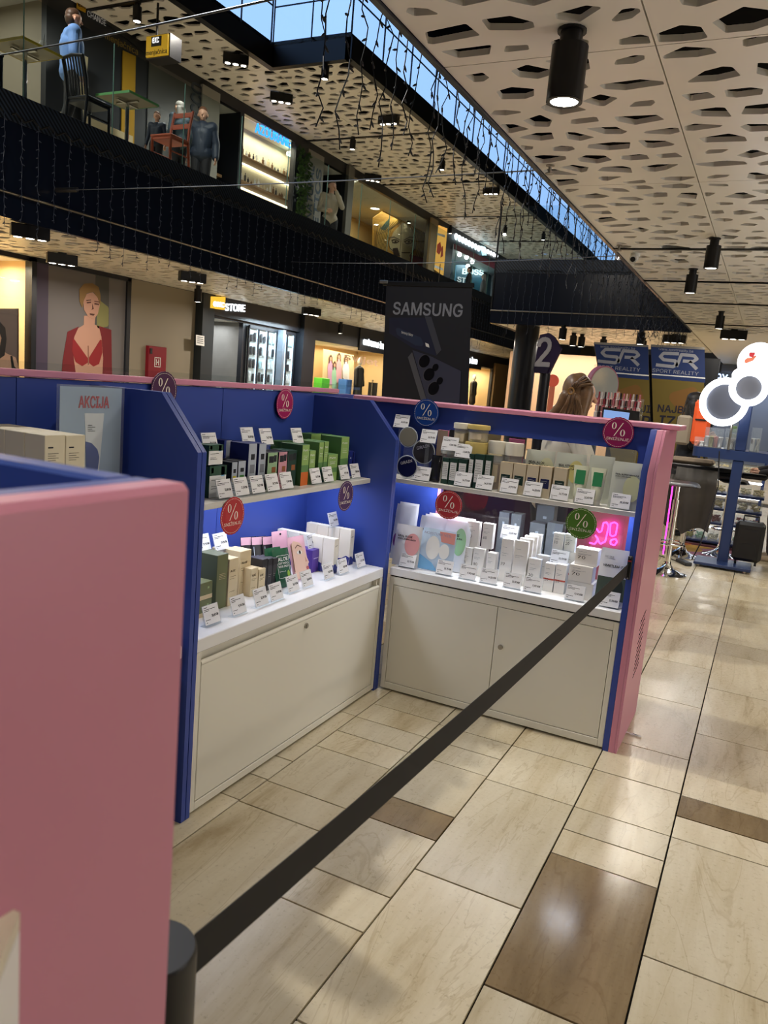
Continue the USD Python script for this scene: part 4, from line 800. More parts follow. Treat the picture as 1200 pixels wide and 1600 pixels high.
for i, (l, r, tp, sd, lab) in enumerate(((387, 399.5, 693, NAVY, 'tall silver and navy carton left of its twin'), (403, 414, 693, NAVY, 'tall silver and navy carton beside the light green carton'), (362, 370.6, 722, BLKC, 'short silver and black carton with a yellow seal'), (372, 383.5, 720, BLKC, 'short silver and black carton with a green seal'))):
    t, w, h = carton(lab, gU, 'x', -1.985, l, r, 735, tp, ZS, .10, sd, SILV, [('dark_triangle', BLKC, .3, .75, .66, .78), ('seal', col(214, 196, 40) if i == 2 else col(70, 140, 60) if i == 3 else col(120, 124, 132), .25, .8, .38, .56)])
    lines(t, w, h, [(.1+.07*k, .15, .85) for k in range(4)], seed=5+i)
for i in range(3):
    a_ = 350+12.5*i; t, w, h = carton('%s of three shiny silver and blue cartons at the back of the upper shelf' % ORD[i], gU, 'x', -2.13, a_, a_+11.6, 700, 688+1.2*i, ZS, .06, NAVY, SILV, [('blue_edge', col(60, 80, 170), 0, .25, 0, 1)])
for i, (l, r, tp, mt, lab) in enumerate(((418, 433, 707, LGRN, 'small light green carton with black seals'), (435, 448, 706, PINKC, 'small pink carton with black seals'), (449, 463, 704, DGRN, 'small dark green carton with a pale round seal'))):
    t, w, h = carton(lab, gU, 'x', -1.975, l, r, 725, tp, ZS, .09, BLKC if i < 2 else DGRN, mt, [('black_seal', BLKC, .12, .6, .72, .9), ('brown_seal', col(150, 90, 50), .45, .85, .45, .6), ('dark_triangle', BLKC, .62, .9, .74, .92)])
    lines(t, w, h, [(.3, .12, .4), (.2, .12, .8), (.12, .12, .7)], seed=11+i)
gG = 'green boxes on the left upper shelf'
for l, r, tp, x, lo, nm in ((471, 482, 695, -1.955, ORG, 'tall green carton with an orange foot'), (483, 492, 704, -1.955, GRN, 'narrow light green carton beside the one with the orange foot'), (497, 504, 691, -1.965, TEAL, 'left one of two slim green cartons with teal feet'), (505, 511.6, 690, -1.965, TEAL, 'right one of two slim green cartons with teal feet'),
                            (512, 527, 710, -1.96, GRL, 'short wide light green carton behind the price cards'), (531, 543, 683, -1.955, TEAL, 'tallest green carton with a teal foot at the right end')):
    h0 = None; t, w, h = carton(nm, gG, 'x', x, l, r, 725, tp, ZS, .12 if 'short' not in nm else .08, GRN if lo is not ORG else GRD, GRL, [('lower_band', lo, 0.0, 1, 0, .33), ('middle_band', GRN, 0, 1, .33, .5)]); lines(t, w, h, [(.72, .2, .8), (.68, .2, .7), (.64, .2, .75)], MT['white'], seed=int(l)); word(t, 'Puro', -w*.36, h*.84, .010, w*.62, MT['white'])
for i, (l, r, tp, x) in enumerate(((440, 452, 690, -2.10), (454, 466, 690, -2.10), (484, 499, 678, -2.15), (501, 516, 679, -2.15))):
    carton('%s plain green carton in the back row of the upper shelf' % ORD[i], gG, 'x', x, l, r, 715, tp, ZS, .07, GRN, GRL, [('lower_band', GRN, 0, 1, 0, .5)])
for i, (l, r) in enumerate(((545, 551), (552.5, 559))): carton('small dark blue carton, %s of a pair at the right end of the upper shelf' % ('left', 'right')[i], gG, 'x', -2.0, l, r, 715, 705+i, ZS, .06, col(24, 36, 110), col(30, 44, 130), [('pale_mark', SILV, .3, .6, .7, .76)])
cards = [(353, 772), (379, 770), (404, 767), (427.5, 765), (449.5, 760), (499, 755), (518, 751), (543.5, 749), (560.5, 745)]
gC = 'price cards on the left upper shelf'
for i, (x, y) in enumerate(cards):
    P = at((x, y), 'z', ZS+.004); price_card('%s price card from the left along the front of the left upper shelf' % ORD[i], (-1.915 if i < 5 else -1.93, at((x, y-8), 'x', -1.92)[1], ZS), 0, gC, i)
TOPS = [((331, 704), -2.02, 'price card behind the stacked green and white cartons'), ((390, 693), -2.08, 'left price card standing on the silver cartons'), ((419, 694), -2.05, 'right price card standing on the silver cartons'), ((467, 692), -2.05, 'price card standing on the green cartons of the upper shelf')]
for i, (q, x, lab) in enumerate(TOPS):
    P = at(q, 'x', x); t = price_card(lab, (x, P[1], P[2]-.008), 0, 'price cards on top of boxes', 20+i)
    MB().box(-.012, -.002, -.01, .01, ZS-P[2]+.0085, -.001).build('riser', MT['acrylic'], t, smooth=False)

# --- left counter
OLV, OLD, SAND, BLK = col(104, 110, 72), col(80, 86, 58), col(206, 186, 148), col(44, 42, 46)
gL = 'boxes on the left counter'
t, w, h = carton('large tall olive green carton at the near end of the left counter', gL, 'x', -1.95, 338, 354.6, 910, 867, ZW, .10, OLD, OLV); lines(t, w, h, [(.55+.03*k, .2, .8) for k in range(4)], SAND, 3)
carton('second tall olive green carton half hidden behind the first', gL, 'x', -2.07, 322, 337, 900, 862, ZW, .10, OLD, OLV)
for i in range(2): carton('%s flat olive carton with sandy base at the near end of the counter' % ('lower', 'upper')[i], gL, 'x', -1.93, 306, 330.5, 940, 0, ZW+.072*i+.0005*i, .10, OLV, OLV, [('sandy_base', SAND, 0, 1, 0, .25), ('seal', col(150, 170, 120), .7, .8, .6, .72)], z1=ZW+.0715*(i+1))
for l, r, tp, x, nm in ((356.5, 370.6, 873, -1.945, 'slim sand coloured carton beside the olive carton'), (373, 389.6, 861, -2.0, 'taller sand coloured carton behind the slim one'), (391, 402, 888, -1.96, 'short sand coloured carton, left of its twin'), (403.5, 413.5, 889, -1.955, 'short sand coloured carton beside the black cartons')):
    t, w, h = carton(nm, gL, 'x', x, l, r, 915, tp, ZW, .09, SAND, col(214, 196, 158)); word(t, 'ALOE', -w*.34, h*.72, .009, w*.5, col(90, 74, 50), True); lines(t, w, h, [(.62, .15, .8), (.57, .15, .6), (.3, .15, .7)], col(110, 92, 64), int(l))
carton('tall sand coloured carton in the second row behind the olive carton', gL, 'x', -2.09, 352, 366, 890, 858, ZW, .08, SAND, col(214, 196, 158))
for i in range(3):
    t, w, h = carton('%s of three charcoal cartons with dark lids' % ORD[i], gL, 'x', -1.965+.002*i, 410+7.8*i, 417.2+7.8*i, 895, 874-.7*i, ZW, .085, BLK, col(56, 54, 58), [('dark_lid_band', col(34, 32, 36), 0, 1, .8, 1)]); lines(t, w, h, [(.5, .2, .8), (.44, .2, .6)], col(150, 146, 140), i)
# pouches: a flat sealed bag leaning back, local face +x
def pouch(name, label, group, loc, rz, w, h, mat, lean=12, puff=.012, prints=(), hang=True, cat='pouch'):
    t = thing(name, label, cat, loc, rz, group)
    n = 9; V = []; F = []
    for s in (1, -1):
        for i in range(n):
            for j in range(n):
                u, v = i/(n-1)*2-1, j/(n-1); e = (1-u**4)*(1-(2*v-1)**6); V.append((s*(puff*e+.0006), u*w/2*(1-.03*(v > .9)), v*h))
    for s in range(2):
        for i in range(n-1):
            for j in range(n-1):
                a_ = s*n*n+i*n+j; q = (a_, a_+n, a_+n+1, a_+1); q = q if s == 0 else q[::-1]; F += [(q[0], q[1], q[2]), (q[0], q[2], q[3])]
    R = trimesh.transformations.rotation_matrix(-math.radians(lean), [0, 1, 0]) @ trimesh.transformations.translation_matrix((puff*.4, 0, .002))
    MB().add(trimesh.Trimesh(np.array(V), F, process=False)).move(R).build('bag', mat, t, smooth=60)
    for nm, mt, g in prints:                          # g: outline in (0..1, 0..1) of the face, or text
        m = MB()
        if isinstance(g, tuple) and isinstance(g[0], str): m.text(g[0], (puff+.0012, -w/2+w*g[1], h*g[2]), (0, 1, 0), (0, 0, 1), h*g[3], w*g[4], .0005, g[5] if len(g) > 5 else False)
        else:
            gg = g if isinstance(g, sg.base.BaseGeometry) else sg.Polygon(g)
            m.poly('x', puff+.0006+.0003*len(stage.GetPrimAtPath(t.GetPath()).GetChildren()), sa.affine_transform(gg, [w, 0, 0, h, -w/2, 0]), .0004)
        m.move(R); m.build(nm, mt, t, smooth=False)
    return t
disc = lambda x, y, r, k=1.0: sa.scale(sg.Point(x, y).buffer(r), 1, k)
FOILG, FOILP, FOILK = col(28, 84, 56, .3), col(226, 176, 192, .35), col(40, 40, 44, .3)
gP = 'mask sachets on the left counter'
P = at((450, 915), 'z', ZW)
for i in range(2): pouch('mask_sachet', ('front green aloe sachet with white lettering', 'second green sachet just behind the aloe one')[i], gP, (-1.935-.035*i, at((447, 900), 'x', -1.93)[1]-.012*i, ZW), -12, .105, .185, FOILG, 16, .010,
    [('frame_print', MT['white'], sg.box(.14, .24, .86, .82).difference(sg.box(.155, .25, .845, .81)))] + [('title_print', MT['white'], ('ALOE', .2, .68, .085, .6, True)), ('text_print', MT['white'], ('SOOTHING', .2, .59, .055, .6)), ('text_print', MT['white'], ('MASK PACK', .2, .51, .055, .6)), ('leaf_print', col(150, 190, 70), disc(.74, .33, .08, 1.2)), ('text_print', MT['white'], ('moisture care', .2, .40, .022, .4))] if i == 0 else ())
P = at((482, 905), 'z', ZW)
FACE = [('face_print', col(226, 190, 172), [(.06, .80), (.25, .90), (.60, .84), (.80, .66), (.88, .50), (.97, .36), (.88, .30), (.92, .22), (.86, .10), (.6, .03), (.06, .03)]), ('hair_print', col(120, 80, 60), [(.04, .8), (.12, .86), (.08, .2), (.04, .2)]), ('eye_white', col(232, 226, 222), disc(.50, .62, .15, .32)), ('eye_print', col(60, 44, 40), disc(.52, .62, .055, .8)), ('brow_print', col(110, 80, 66), [(.28, .72), (.45, .78), (.68, .72), (.68, .735), (.45, .805), (.28, .74)]), ('nose_print', col(200, 150, 132), [(.78, .5), (.88, .38), (.76, .38)]), ('lip_print', col(190, 96, 100), disc(.82, .24, .08, .5))]
pouch('mask_sachet', 'pink sachet printed with a large face beside the green aloe sachet', gP, (-1.955, at((474, 890), 'x', -1.95)[1], ZW), -8, .125, .215, FOILP, 18, .010, FACE)
for i in range(4): pouch('mask_sachet', '%s pink and black sachet in the fan at the back of the left counter' % ORD[i], gP, (-2.15+.03*i, at((408+9*i, 855), 'x', -2.10)[1], ZW), -25+4*i, .09, .20, FOILK, 14, .003, [('pink_top', FOILP, sg.box(.02, .80, .98, .99)), ('stripe', SILV, sg.box(.1, .4, .14, .76))])
pouch('mask_sachet', 'plain pink sachet behind the green aloe sachet', gP, (-2.06, at((445, 850), 'x', -2.06)[1], ZW), -10, .11, .225, FOILP, 12, .006, [('hang_hole', BLK, disc(.5, .93, .06, .4))])
PUR, YEL = col(74, 50, 140), col(232, 160, 40)
gW = 'white cartons in rows on the left counter'
def row_x(label, group, qL, qR, x_front, n, top, z0, dep, side, front_prints, nm='carton', front=None):
    """n cartons in a row that runs back from the counter's front; their narrow ends face the camera side."""
    for i in range(n):
        pass
for i in range(2): t, w, h = carton('%s of two purple cartons at the front of the left counter' % ORD[i], gL, 'x', -1.99+.012*i, 487+14*i, 499+15*i, 880, 861+i*3-2, ZW, .10, PUR, col(90, 64, 160), [('pale_print', col(190, 176, 220), .2, .8, .6, .64)])
for i in range(3): t, w, h = carton('%s of three orange cartons in a row behind the purple ones' % ORD[i], gL, 'x', -2.08, 476+18*i, 492+18*i, 870, 853+2*i, ZW, .08, YEL, col(240, 172, 50), [('dark_print', col(120, 70, 20), .6, .72, .5, .7)])
WC = col(232, 226, 212); BW = col(34, 46, 128)
for r_, (y0, xs, n, top, lab) in enumerate(((at((542, 850), 'x', -1.90)[1]-.13, -1.90, 5, 836, 'front'), (at((553, 845), 'x', -1.93)[1]-.04, -1.93, 4, 822, 'middle'), (at((566, 845), 'x', -1.97)[1]-.02, -1.97, 3, 820, 'rear'))):
    for i in range(n):
        x = xs-.071*i; t = thing('carton', '%s white carton from the aisle in the %s row of blue-footed boxes' % (ORD[i], lab), 'box', (x, y0, ZW), 0, gW); h = .182 if r_ == 0 else .196
        MB().box(-.069, 0, 0, .044, 0, h, .0012).build('body', WC, t); m = MB()
        m.poly('y', -.0006, [(-.068, .002), (-.001, .002), (-.001, .045), (-.02, .052), (-.045, .036), (-.068, .03)], .0008); m.build('blue_wave', BW, t, smooth=False)
        m = MB(); m.poly('x', .0001, [(.001, .002), (.043, .002), (.043, .03), (.02, .05), (.001, .045)], .0007); m.build('blue_wave', BW, t, smooth=False); m = MB(); m.box(0, .0008, .01, .03, h*.8, h*.806); m.box(0, .0008, .01, .026, h*.77, h*.776); m.build('print_line', MT['ink'], t, smooth=False, kind='stuff')
gC = 'price cards along the left counter'
for i, (x, y) in enumerate([(331, 973), (373, 956), (408, 945), (432, 933), (464, 920), (486, 910), (519, 901), (542, 893), (569, 883)]):
    P = at((x, y), 'z', ZW); price_card('%s price card from the left along the front of the left counter' % ORD[i], (-1.835 if i < 4 else -1.855, at((x, y-12), 'x', -1.845)[1], ZW), 0, gC, 30+i)
for i, (q, x, lab) in enumerate((((320, 862), -2.1, 'price card standing high at the near end behind the olive cartons'), ((348, 859), -2.08, 'price card above the sand coloured cartons, under the red sale sticker'), ((490, 857), -2.02, 'price card standing on the orange cartons'), ((523, 822), -2.03, 'price card standing on the rows of white cartons'))):
    P = at(q, 'x', x); t = price_card(lab, (x, P[1], P[2]-.006), 0, 'price cards on top of boxes', 50+i); MB().box(-.012, -.002, -.01, .01, ZW-P[2]+.0065, -.001).build('riser', MT['acrylic'], t, smooth=False)

# --- right counter (faces the camera, so fronts lie in planes y = const)
gR = 'white skincare boxes on the right counter'; WB = col(236, 232, 226); WG = col(214, 218, 224, .3); REDB = col(196, 84, 70)
def wbox(label, y, l, r, mid, top, bot=None, z0=None, dep=.055, num=None, band=None, side=None):
    z0 = ZW if z0 is None else z0
    t, w, h = carton(label, gR, 'y', y, l, r, mid, top, z0, dep, side or WB, WB, [('red_band', REDB, 0, 1, .42, .47)] if band else ()); lines(t, w, h, [(.80, .14, .5), (.66, .14, .7), (.61, .14, .5)], col(150, 150, 154), int(l))
    if num: word(t, num, -w*.38, h*.38, .014, w*.34, MT['ink'])
    return at(((l+r)/2, top), 'y', y)[2]
z = wbox('small white box with grey print under the two tall ones, left', 3.96, 720, 738, 868, 855, num='60', dep=.07); z2 = wbox('small white box with grey print under the two tall ones, right', 3.955, 739, 757, 868, 857, num='80', dep=.07)
wbox('tall white box stacked on small boxes, left of two', 3.985, 729, 748, 835, 815, z0=z+.0005, num='80', dep=.04); wbox('tall white box stacked on small boxes, right of two', 3.98, 753, 770, 838, 818, z0=z2+.0005, num='60', dep=.04)
wbox('low white box right of the stacked pair', 3.95, 761, 775, 870, 864, dep=.05); wbox('tall white box with the large number at the middle of the right counter', 3.945, 782, 801, 865, 842, num='77')
for i in range(4): wbox('%s tall white box from the front in the row running back' % ORD[i], 3.925+.028*i, 803+7.0*i, 825+6.2*i, 862, 845-4*i+i*.3, dep=.026)
wbox('small silver white box left of the red banded pair', 3.935, 825, 845, 885, 873, num='10', dep=.06, side=WG); wbox('second small silver white box behind the price card', 3.965, 838, 858, 880, 868, dep=.04, side=WG)
for i in range(2): wbox('silver white box with a red band, %s of the front pair' % ('left', 'right')[i], 3.915, 849.5+17.5*i, 866+18*i, 900, 880+2*i, num='10', band=True, dep=.06, side=WG)
zz = ZW+.102
for i in range(2):
    z_ = wbox('lower silver white box behind the red banded pair, %s' % ('left', 'right')[i], 3.99, 864+18*i, 881+18.5*i, 880, 860+2*i, dep=.035, side=WG, band=i == 1); wbox('upper silver white box stacked behind the red banded pair, %s' % ('left', 'right')[i], 3.99, 864+18*i, 881+18.5*i, 845, 833+2*i, z0=z_+.0005, num='10', dep=.035, side=WG)
za = wbox('lowest cube shaped white box of the stack at the right', 3.885, 890, 926, 925, 910, dep=.09); zb = wbox('middle cube shaped white box of the stack at the right', 3.885, 889, 926, 895, 884, z0=za+.0005, num='70', dep=.09); wbox('topmost cube shaped white box of the stack at the right', 3.905, 899, 935, 865, 858, z0=zb+.0005, num='70', dep=.08)
def rpouch(label, px, y, top, bot, wpx, mat, prints, rz=-90, lean=8, puff=.008, cat='sachet', z0=None):
    z0 = ZW if z0 is None else z0
    A, B = at((px-wpx/2, (top+bot)/2), 'y', y), at((px+wpx/2, (top+bot)/2), 'y', y); T = at((px, top), 'y', y)
    return pouch('mask_sachet', label, 'sachets on the right-hand shelves', ((A[0]+B[0])/2, y, z0), rz, B[0]-A[0], (T[2]-z0)/math.cos(math.radians(lean)), mat, lean, puff, prints, cat=cat)
PALE = col(226, 228, 234, .3)
for i in range(2): rpouch('%s white foil pouch with purple flowers beside the blue divider' % ('front', 'rear')[i], 628+4*i, 3.97+.03*i, 790-3*i, 870, 31, PALE, [('flower_print', col(120, 60, 130), disc(.2, .35, .12)), ('text_print', MT['ink'], ('pure', .4, .62, .04, .4))] if i == 0 else ())
TXT = lambda s1, s2: [('text_print', MT['ink'], (s1, .12, .70, .045, .55, True)), ('text_print', MT['ink'], (s2, .12, .64, .035, .7, True))]
rpouch('pale sachet with a pink rose disc at the left end of the right counter', 635, 3.845, 822, 884, 41, PALE, [('rose_disc', col(226, 160, 160), disc(.7, .55, .28, .95))]+TXT('REAL ROSE', 'SKIN CARING MASK'))
rpouch('light blue sachet with white swirls, in front of the other sachets', 682, 3.865, 829, 891, 54, col(196, 216, 236, .3), [('pink_patch', col(222, 150, 140), [(.52, .96), (.98, .96), (.98, .7), (.6, .72)]), ('blue_fade', col(120, 180, 226), [(.02, .02), (.6, .02), (.4, .2), (.02, .36)]), ('swirl_print', MT['white'], disc(.38, .55, .2, 1.4)), ('swirl_print', MT['white'], disc(.72, .5, .15, 1.2)), ('text_print', col(150, 150, 170), ('MOISTURE VEIL', .08, .86, .055, .8))])
for i in range(3): rpouch('%s pale sachet with a violet disc in the back row' % ORD[i], 672+6*i, 3.94+.022*i, 809-2*i, 880, 42, PALE, [('violet_disc', col(150, 164, 214), disc(.72, .5, .26))]+TXT('REAL HYALURON', 'SKIN CARE MASK') if i == 0 else ())
for i in range(3): rpouch('%s pale sachet with a green disc in the back row' % ORD[i], 709+5*i, 3.935+.022*i, 816-3*i, 882, 36, PALE, [('green_disc', col(164, 206, 156), disc(.72, .6, .27))]+TXT('REAL TEA TREE', 'SKIN MASK') if i == 0 else ())
rpouch('white pouch with a dark green photo at the right end of the right counter', 957, 3.865, 860, 937, 48, PALE, [('green_photo', col(70, 84, 74), sg.box(.02, .1, .98, .5)), ('dark_leaf', col(40, 50, 44), disc(.7, .3, .2)), ('text_print', MT['ink'], ('HEARTLEAF 77', .15, .68, .04, .7, True)), ('text_print', col(160, 160, 160), ('anua', .15, .84, .04, .3))])
rpouch('second pale pouch behind the dark green photo pouch', 968, 3.90, 862, 930, 40, PALE, ())
gC = 'price cards along the right counter'
for i, (x, y) in enumerate([(636, 885), (694, 896), (731, 898), (764, 903), (801, 911), (833, 917), (899, 929), (953, 942)]):
    yy = 3.822; price_card('%s price card from the left along the front of the right counter' % ORD[i], (at((x, y-12), 'y', yy)[0], yy, ZW), -90, gC, 60+i)
for i, (q, y, lab) in enumerate((((794, 842), 3.99, 'price card standing high behind the tall white boxes'), ((872, 882), 3.95, 'price card standing above the red banded boxes'))):
    P = at(q, 'y', y); t = price_card(lab, (P[0], y, P[2]-.006), -90, 'price cards on top of boxes', 80+i); MB().box(-.012, -.002, -.01, .01, ZW-P[2]+.0065, -.001).build('riser', MT['acrylic'], t, smooth=False)
GB = col(84, 86, 92)
for i, (l, r, tp, bt, y) in enumerate(((778, 794, 800, 845, 4.2), (797, 813, 803, 845, 4.2), (826, 850, 817, 860, 4.24), (853, 878, 817, 860, 4.24), (838, 866, 790, 815, 4.34))):
    carton('%s grey carton on the far side of the glass pane' % ORD[i], 'grey cartons behind the glass', 'y', y, l, r, (tp+bt)/2, tp, ZW, .08, GB, col(104, 106, 112), [('pale_mark', SILV, .4, .6, .8, .84)])

# --- right upper shelf
KR, PKR = col(176, 156, 122, .6), col(214, 200, 172, .5); gK = 'kraft cartons on the right upper shelf'
for i, (l, r, lab) in enumerate(((780, 800, 0), (801, 821, 0), (822, 841, 1), (842.5, 862, 1), (865, 886, 0))):
    t, w, h = carton('%s kraft carton from the left, with %s label' % (ORD[i], ('a dark green', 'a navy')[lab]), gK, 'y', 3.95, l, r, 745, 722+i*2.3, ZS, .04, KR, PKR, [('dark_label', (col(24, 52, 44), col(28, 34, 84))[lab], .14, .84, .30, .60)]); lines(t, w, h, [(.52, .22, .7), (.47, .22, .6)], col(200, 200, 190), i)
gD = 'dark green boxes on the right upper shelf'
for i, (l, r, tp, y) in enumerate(((690, 701, 715, 3.95), (701.5, 714, 716, 3.942), (715, 729, 717, 3.942), (731, 739, 709, 3.947), (740, 755, 709.5, 3.942), (757, 767, 711, 3.95))):
    t, w, h = carton('%s dark green carton with a white label, from the left' % ORD[i], gD, 'y', y, l, r, 735, tp, ZS, .026, DGRN, DGRN, [('white_label', MT['white'], .1, .9, .18, .84)]); lines(t, w, h, [(.3+.07*k, .18, .75) for k in range(7)], seed=i)
JARB, LIDW, AMB, HONEY = sheen_plastic('jar_plastic', (.9, .9, .86), .3), col(226, 222, 206), col(150, 106, 50), col(206, 184, 110)
def jar(label, px, top, bot, wpx, y, z0, fill, lid, r_lid=1.08, grp='jars on the right upper shelf', lab=True):
    A, B = at((px-wpx/2, (top+bot)/2), 'y', y), at((px+wpx/2, (top+bot)/2), 'y', y); r = (B[0]-A[0])/2; h = max(.04, at((px, top), 'y', y)[2]-z0)
    t = thing('cream_jar', label, 'jar', ((A[0]+B[0])/2, y, z0), 0, grp)
    MB().lathe([(0, .001), (r*.92, .001), (r*.97, h*.1), (r, h*.72), (r*.96, h*.74), (0, h*.74)], n=28).build('glass', JARB, t); MB().lathe([(0, .004), (r*.88, .004), (r*.92, h*.55), (0, h*.55)], n=24).build('cream', fill, t)
    MB().lathe([(0, h*.745), (r*r_lid, h*.745), (r*r_lid, h*.96), (r*r_lid*.96, h), (0, h)], n=28).build('lid', lid, t)
    if lab:
        aa = np.linspace(-2.2, -.94, 8); V = [(r*1.012*math.cos(a_), r*1.012*math.sin(a_), zz_) for a_ in aa for zz_ in (h*.16, h*.52)]; F = []
        for k in range(7): F += [(2*k, 2*k+2, 2*k+3), (2*k, 2*k+3, 2*k+1)]
        MB().add(trimesh.Trimesh(np.array(V), F, process=False)).build('paper_label', PKR, t)
    return h
h1 = jar('lower wide tub with a white lid under the honey coloured tubs, left', 706, 693, 738, 31, 4.035, ZS, HONEY, LIDW); h2 = jar('lower wide tub under the honey coloured tubs, right', 743, 690, 745, 33, 4.03, ZS, HONEY, HONEY)
jar('upper white lidded tub stacked at the back of the jars', 722, 661, 690, 23, 4.045, ZS+h1+.0005, HONEY, LIDW, 1.14); jar('upper honey coloured tub with a wide lid', 748, 664, 688, 30, 4.03, ZS+h2+.0005, HONEY, HONEY, 1.14)
jar('small jar of amber gel with a white lid behind the dark green cartons', 775, 689, 745, 26, 4.04, ZS, AMB, LIDW); jar('second amber gel jar with a white lid behind the kraft cartons', 802, 692, 745, 27, 4.04, ZS, AMB, LIDW)
carton('pink edged glittery box lying behind the jars', 'jars on the right upper shelf', 'y', 4.06, 684, 700, 678, 672, ZS, .02, col(206, 120, 150), col(150, 130, 116, .3))
carton('pink topped box behind the amber jars', 'jars on the right upper shelf', 'y', 4.075, 794, 818, 700, 686, ZS, .012, col(206, 80, 140), col(120, 60, 90))
def rnd_pack(label, px, py, rp, y, face, txt=None, z0=ZS):
    C_ = at((px, py), 'y', y); r = abs(at((px+rp, py), 'y', y)[0]-C_[0]); t = thing('round_pack', label, 'pack', (C_[0], y, max(z0+r, C_[2])), -90, 'round packs on the right upper shelf')
    m = MB(); m.cyl((-.012, 0, 0), (0, 0, 0), r*.99, 32); m.cyl((0, 0, 0), (.004, 0, 0), r*.99, 32, r*.9); m.build('pack', face, t); MB().torus((0, 0, 0), r, .0035, (1, 0, 0), 32).build('rim', SILV, t)
    m = MB(); m.box(-.02, -.013, -r*.5, r*.5, z0-max(z0+r, C_[2])+.0005, r*.3); m.build('prop', MT['acrylic'], t)
    if txt: MB().text(txt, (.0045, -r*.6, r*.1), (0, 1, .35), (0, -.35, 1), r*.26, r*1.2, .0006, True).build('lettering', col(190, 190, 200), t, smooth=False)
rnd_pack('round silver pack with a beige band under the blue sticker', 638, 683, 14, 4.05, col(150, 146, 130, .2)); rnd_pack('round dark blue grain pack at the left end of the right upper shelf', 636, 729, 15.5, 3.93, col(26, 30, 70, .25), 'GRAIN'); rnd_pack('round grey grain pack leaning behind the dark blue one', 662, 706, 17, 4.01, col(70, 68, 72, .2), 'GRAIN')
rpouch('shiny black foil bag beside the round packs', 680, 3.95, 712, 750, 16, col(30, 30, 34, .12), (), z0=ZS)
def tube_(label, px, top, bot, wpx, y):
    A, B = at((px-wpx/2, (top+bot)/2), 'y', y), at((px+wpx/2, (top+bot)/2), 'y', y); w = B[0]-A[0]; h = at((px, top), 'y', y)[2]-ZS; t = thing('cream_tube', label, 'tube', ((A[0]+B[0])/2, y, ZS), 0, 'tubes on the right upper shelf'); m = MB(); V = []; F = []
    N = 24; K = 8
    for k in range(K+1):
        s = k/K; rx, ry = w/2*(.72+.28*s), w/2*(.72*(1-s)+.04)
        V += [(rx*math.cos(a_), ry*math.sin(a_), h*(.16+.84*s)) for a_ in np.linspace(0, 2*math.pi, N, endpoint=False)]
    for k in range(K):
        for j in range(N): a_, b_ = k*N+j, k*N+(j+1) % N; F += [(a_, b_, b_+N), (a_, b_+N, a_+N)]
    m.add(trimesh.Trimesh(np.array(V), F, process=False)).build('tube_body', col(216, 218, 190, .35), t, smooth=60); MB().lathe([(0, 0), (w*.3, 0), (w*.3, h*.155), (0, h*.155)], n=20).build('cap', LIDW, t)
    m = MB(); m.add(trimesh.convex.convex_hull(np.array([(x, -w/2*(.72*(1-s)+.04)-dy, h*(.16+.84*s)) for x in (-w*.3, w*.3) for s in (.42, .86) for dy in (.0008, -.002)]))); m.build('green_label', col(40, 128, 78), t, smooth=False)
tube_('left one of two pale tubes with green labels', 906, 727, 788, 25, 3.965); tube_('right one of two pale tubes with green labels', 933, 731, 792, 25, 3.965)
PF = col(196, 200, 186, .25)
rpouch('large pale sachet behind the kraft cartons, left', 842, 4.055, 704, 760, 45, PF, [('disc_print', col(206, 206, 170), disc(.75, .6, .25))]+TXT('REAL ALOE', 'MASK'), z0=ZS, puff=.004, lean=3)
rpouch('large pale sachet behind the kraft cartons and tubes, right', 890, 4.055, 709, 765, 48, PF, [('disc_print', col(210, 200, 130), disc(.7, .6, .25))]+TXT('REAL VITAMIN', 'SKIN CARE'), z0=ZS, puff=.004, lean=3)
rpouch('large pale sachet behind the tubes', 938, 4.055, 713, 770, 40, PF, (), z0=ZS, puff=.004, lean=3)
rpouch('pale green sachet with matcha disc at the right end of the right upper shelf', 978, 3.945, 723, 798, 50, PF, [('disc_print', col(206, 208, 160), disc(.7, .45, .28)), ('text_print', MT['ink'], ('REAL SUPER MATCHA', .12, .72, .03, .75, True)), ('text_print', MT['ink'], ('SKIN CARE MASK', .12, .675, .024, .5))], z0=ZS, puff=.006, lean=4)
gC = 'price cards on the right upper shelf'
for i, (x, y) in enumerate([(658.6, 753), (722, 765), (756, 769), (794, 776), (831, 782), (873, 787), (912.5, 792), (968.5, 799)]):
    yy = 3.918; price_card('%s price card from the left along the front of the right upper shelf' % ORD[i], (at((x, y-12), 'y', yy)[0], yy, ZS), -90, gC, 90+i)
for i, (q, y, lab) in enumerate((((625.5, 668), 4.06, 'price card high up beside the blue divider, above the round packs'), ((667.6, 692), 3.975, 'price card propped between the round packs and the jars'), ((701, 704), 3.955, 'price card in front of the lower left tub'), ((722, 715), 3.945, 'price card above the dark green cartons'))):
    P = at(q, 'y', y); t = price_card(lab, (P[0], y, P[2]-.006), -90, 'price cards on top of boxes', 110+i); MB().box(-.012, -.002, -.01, .01, ZS-P[2]+.0065, -.001).build('riser', MT['acrylic'], t, smooth=False)

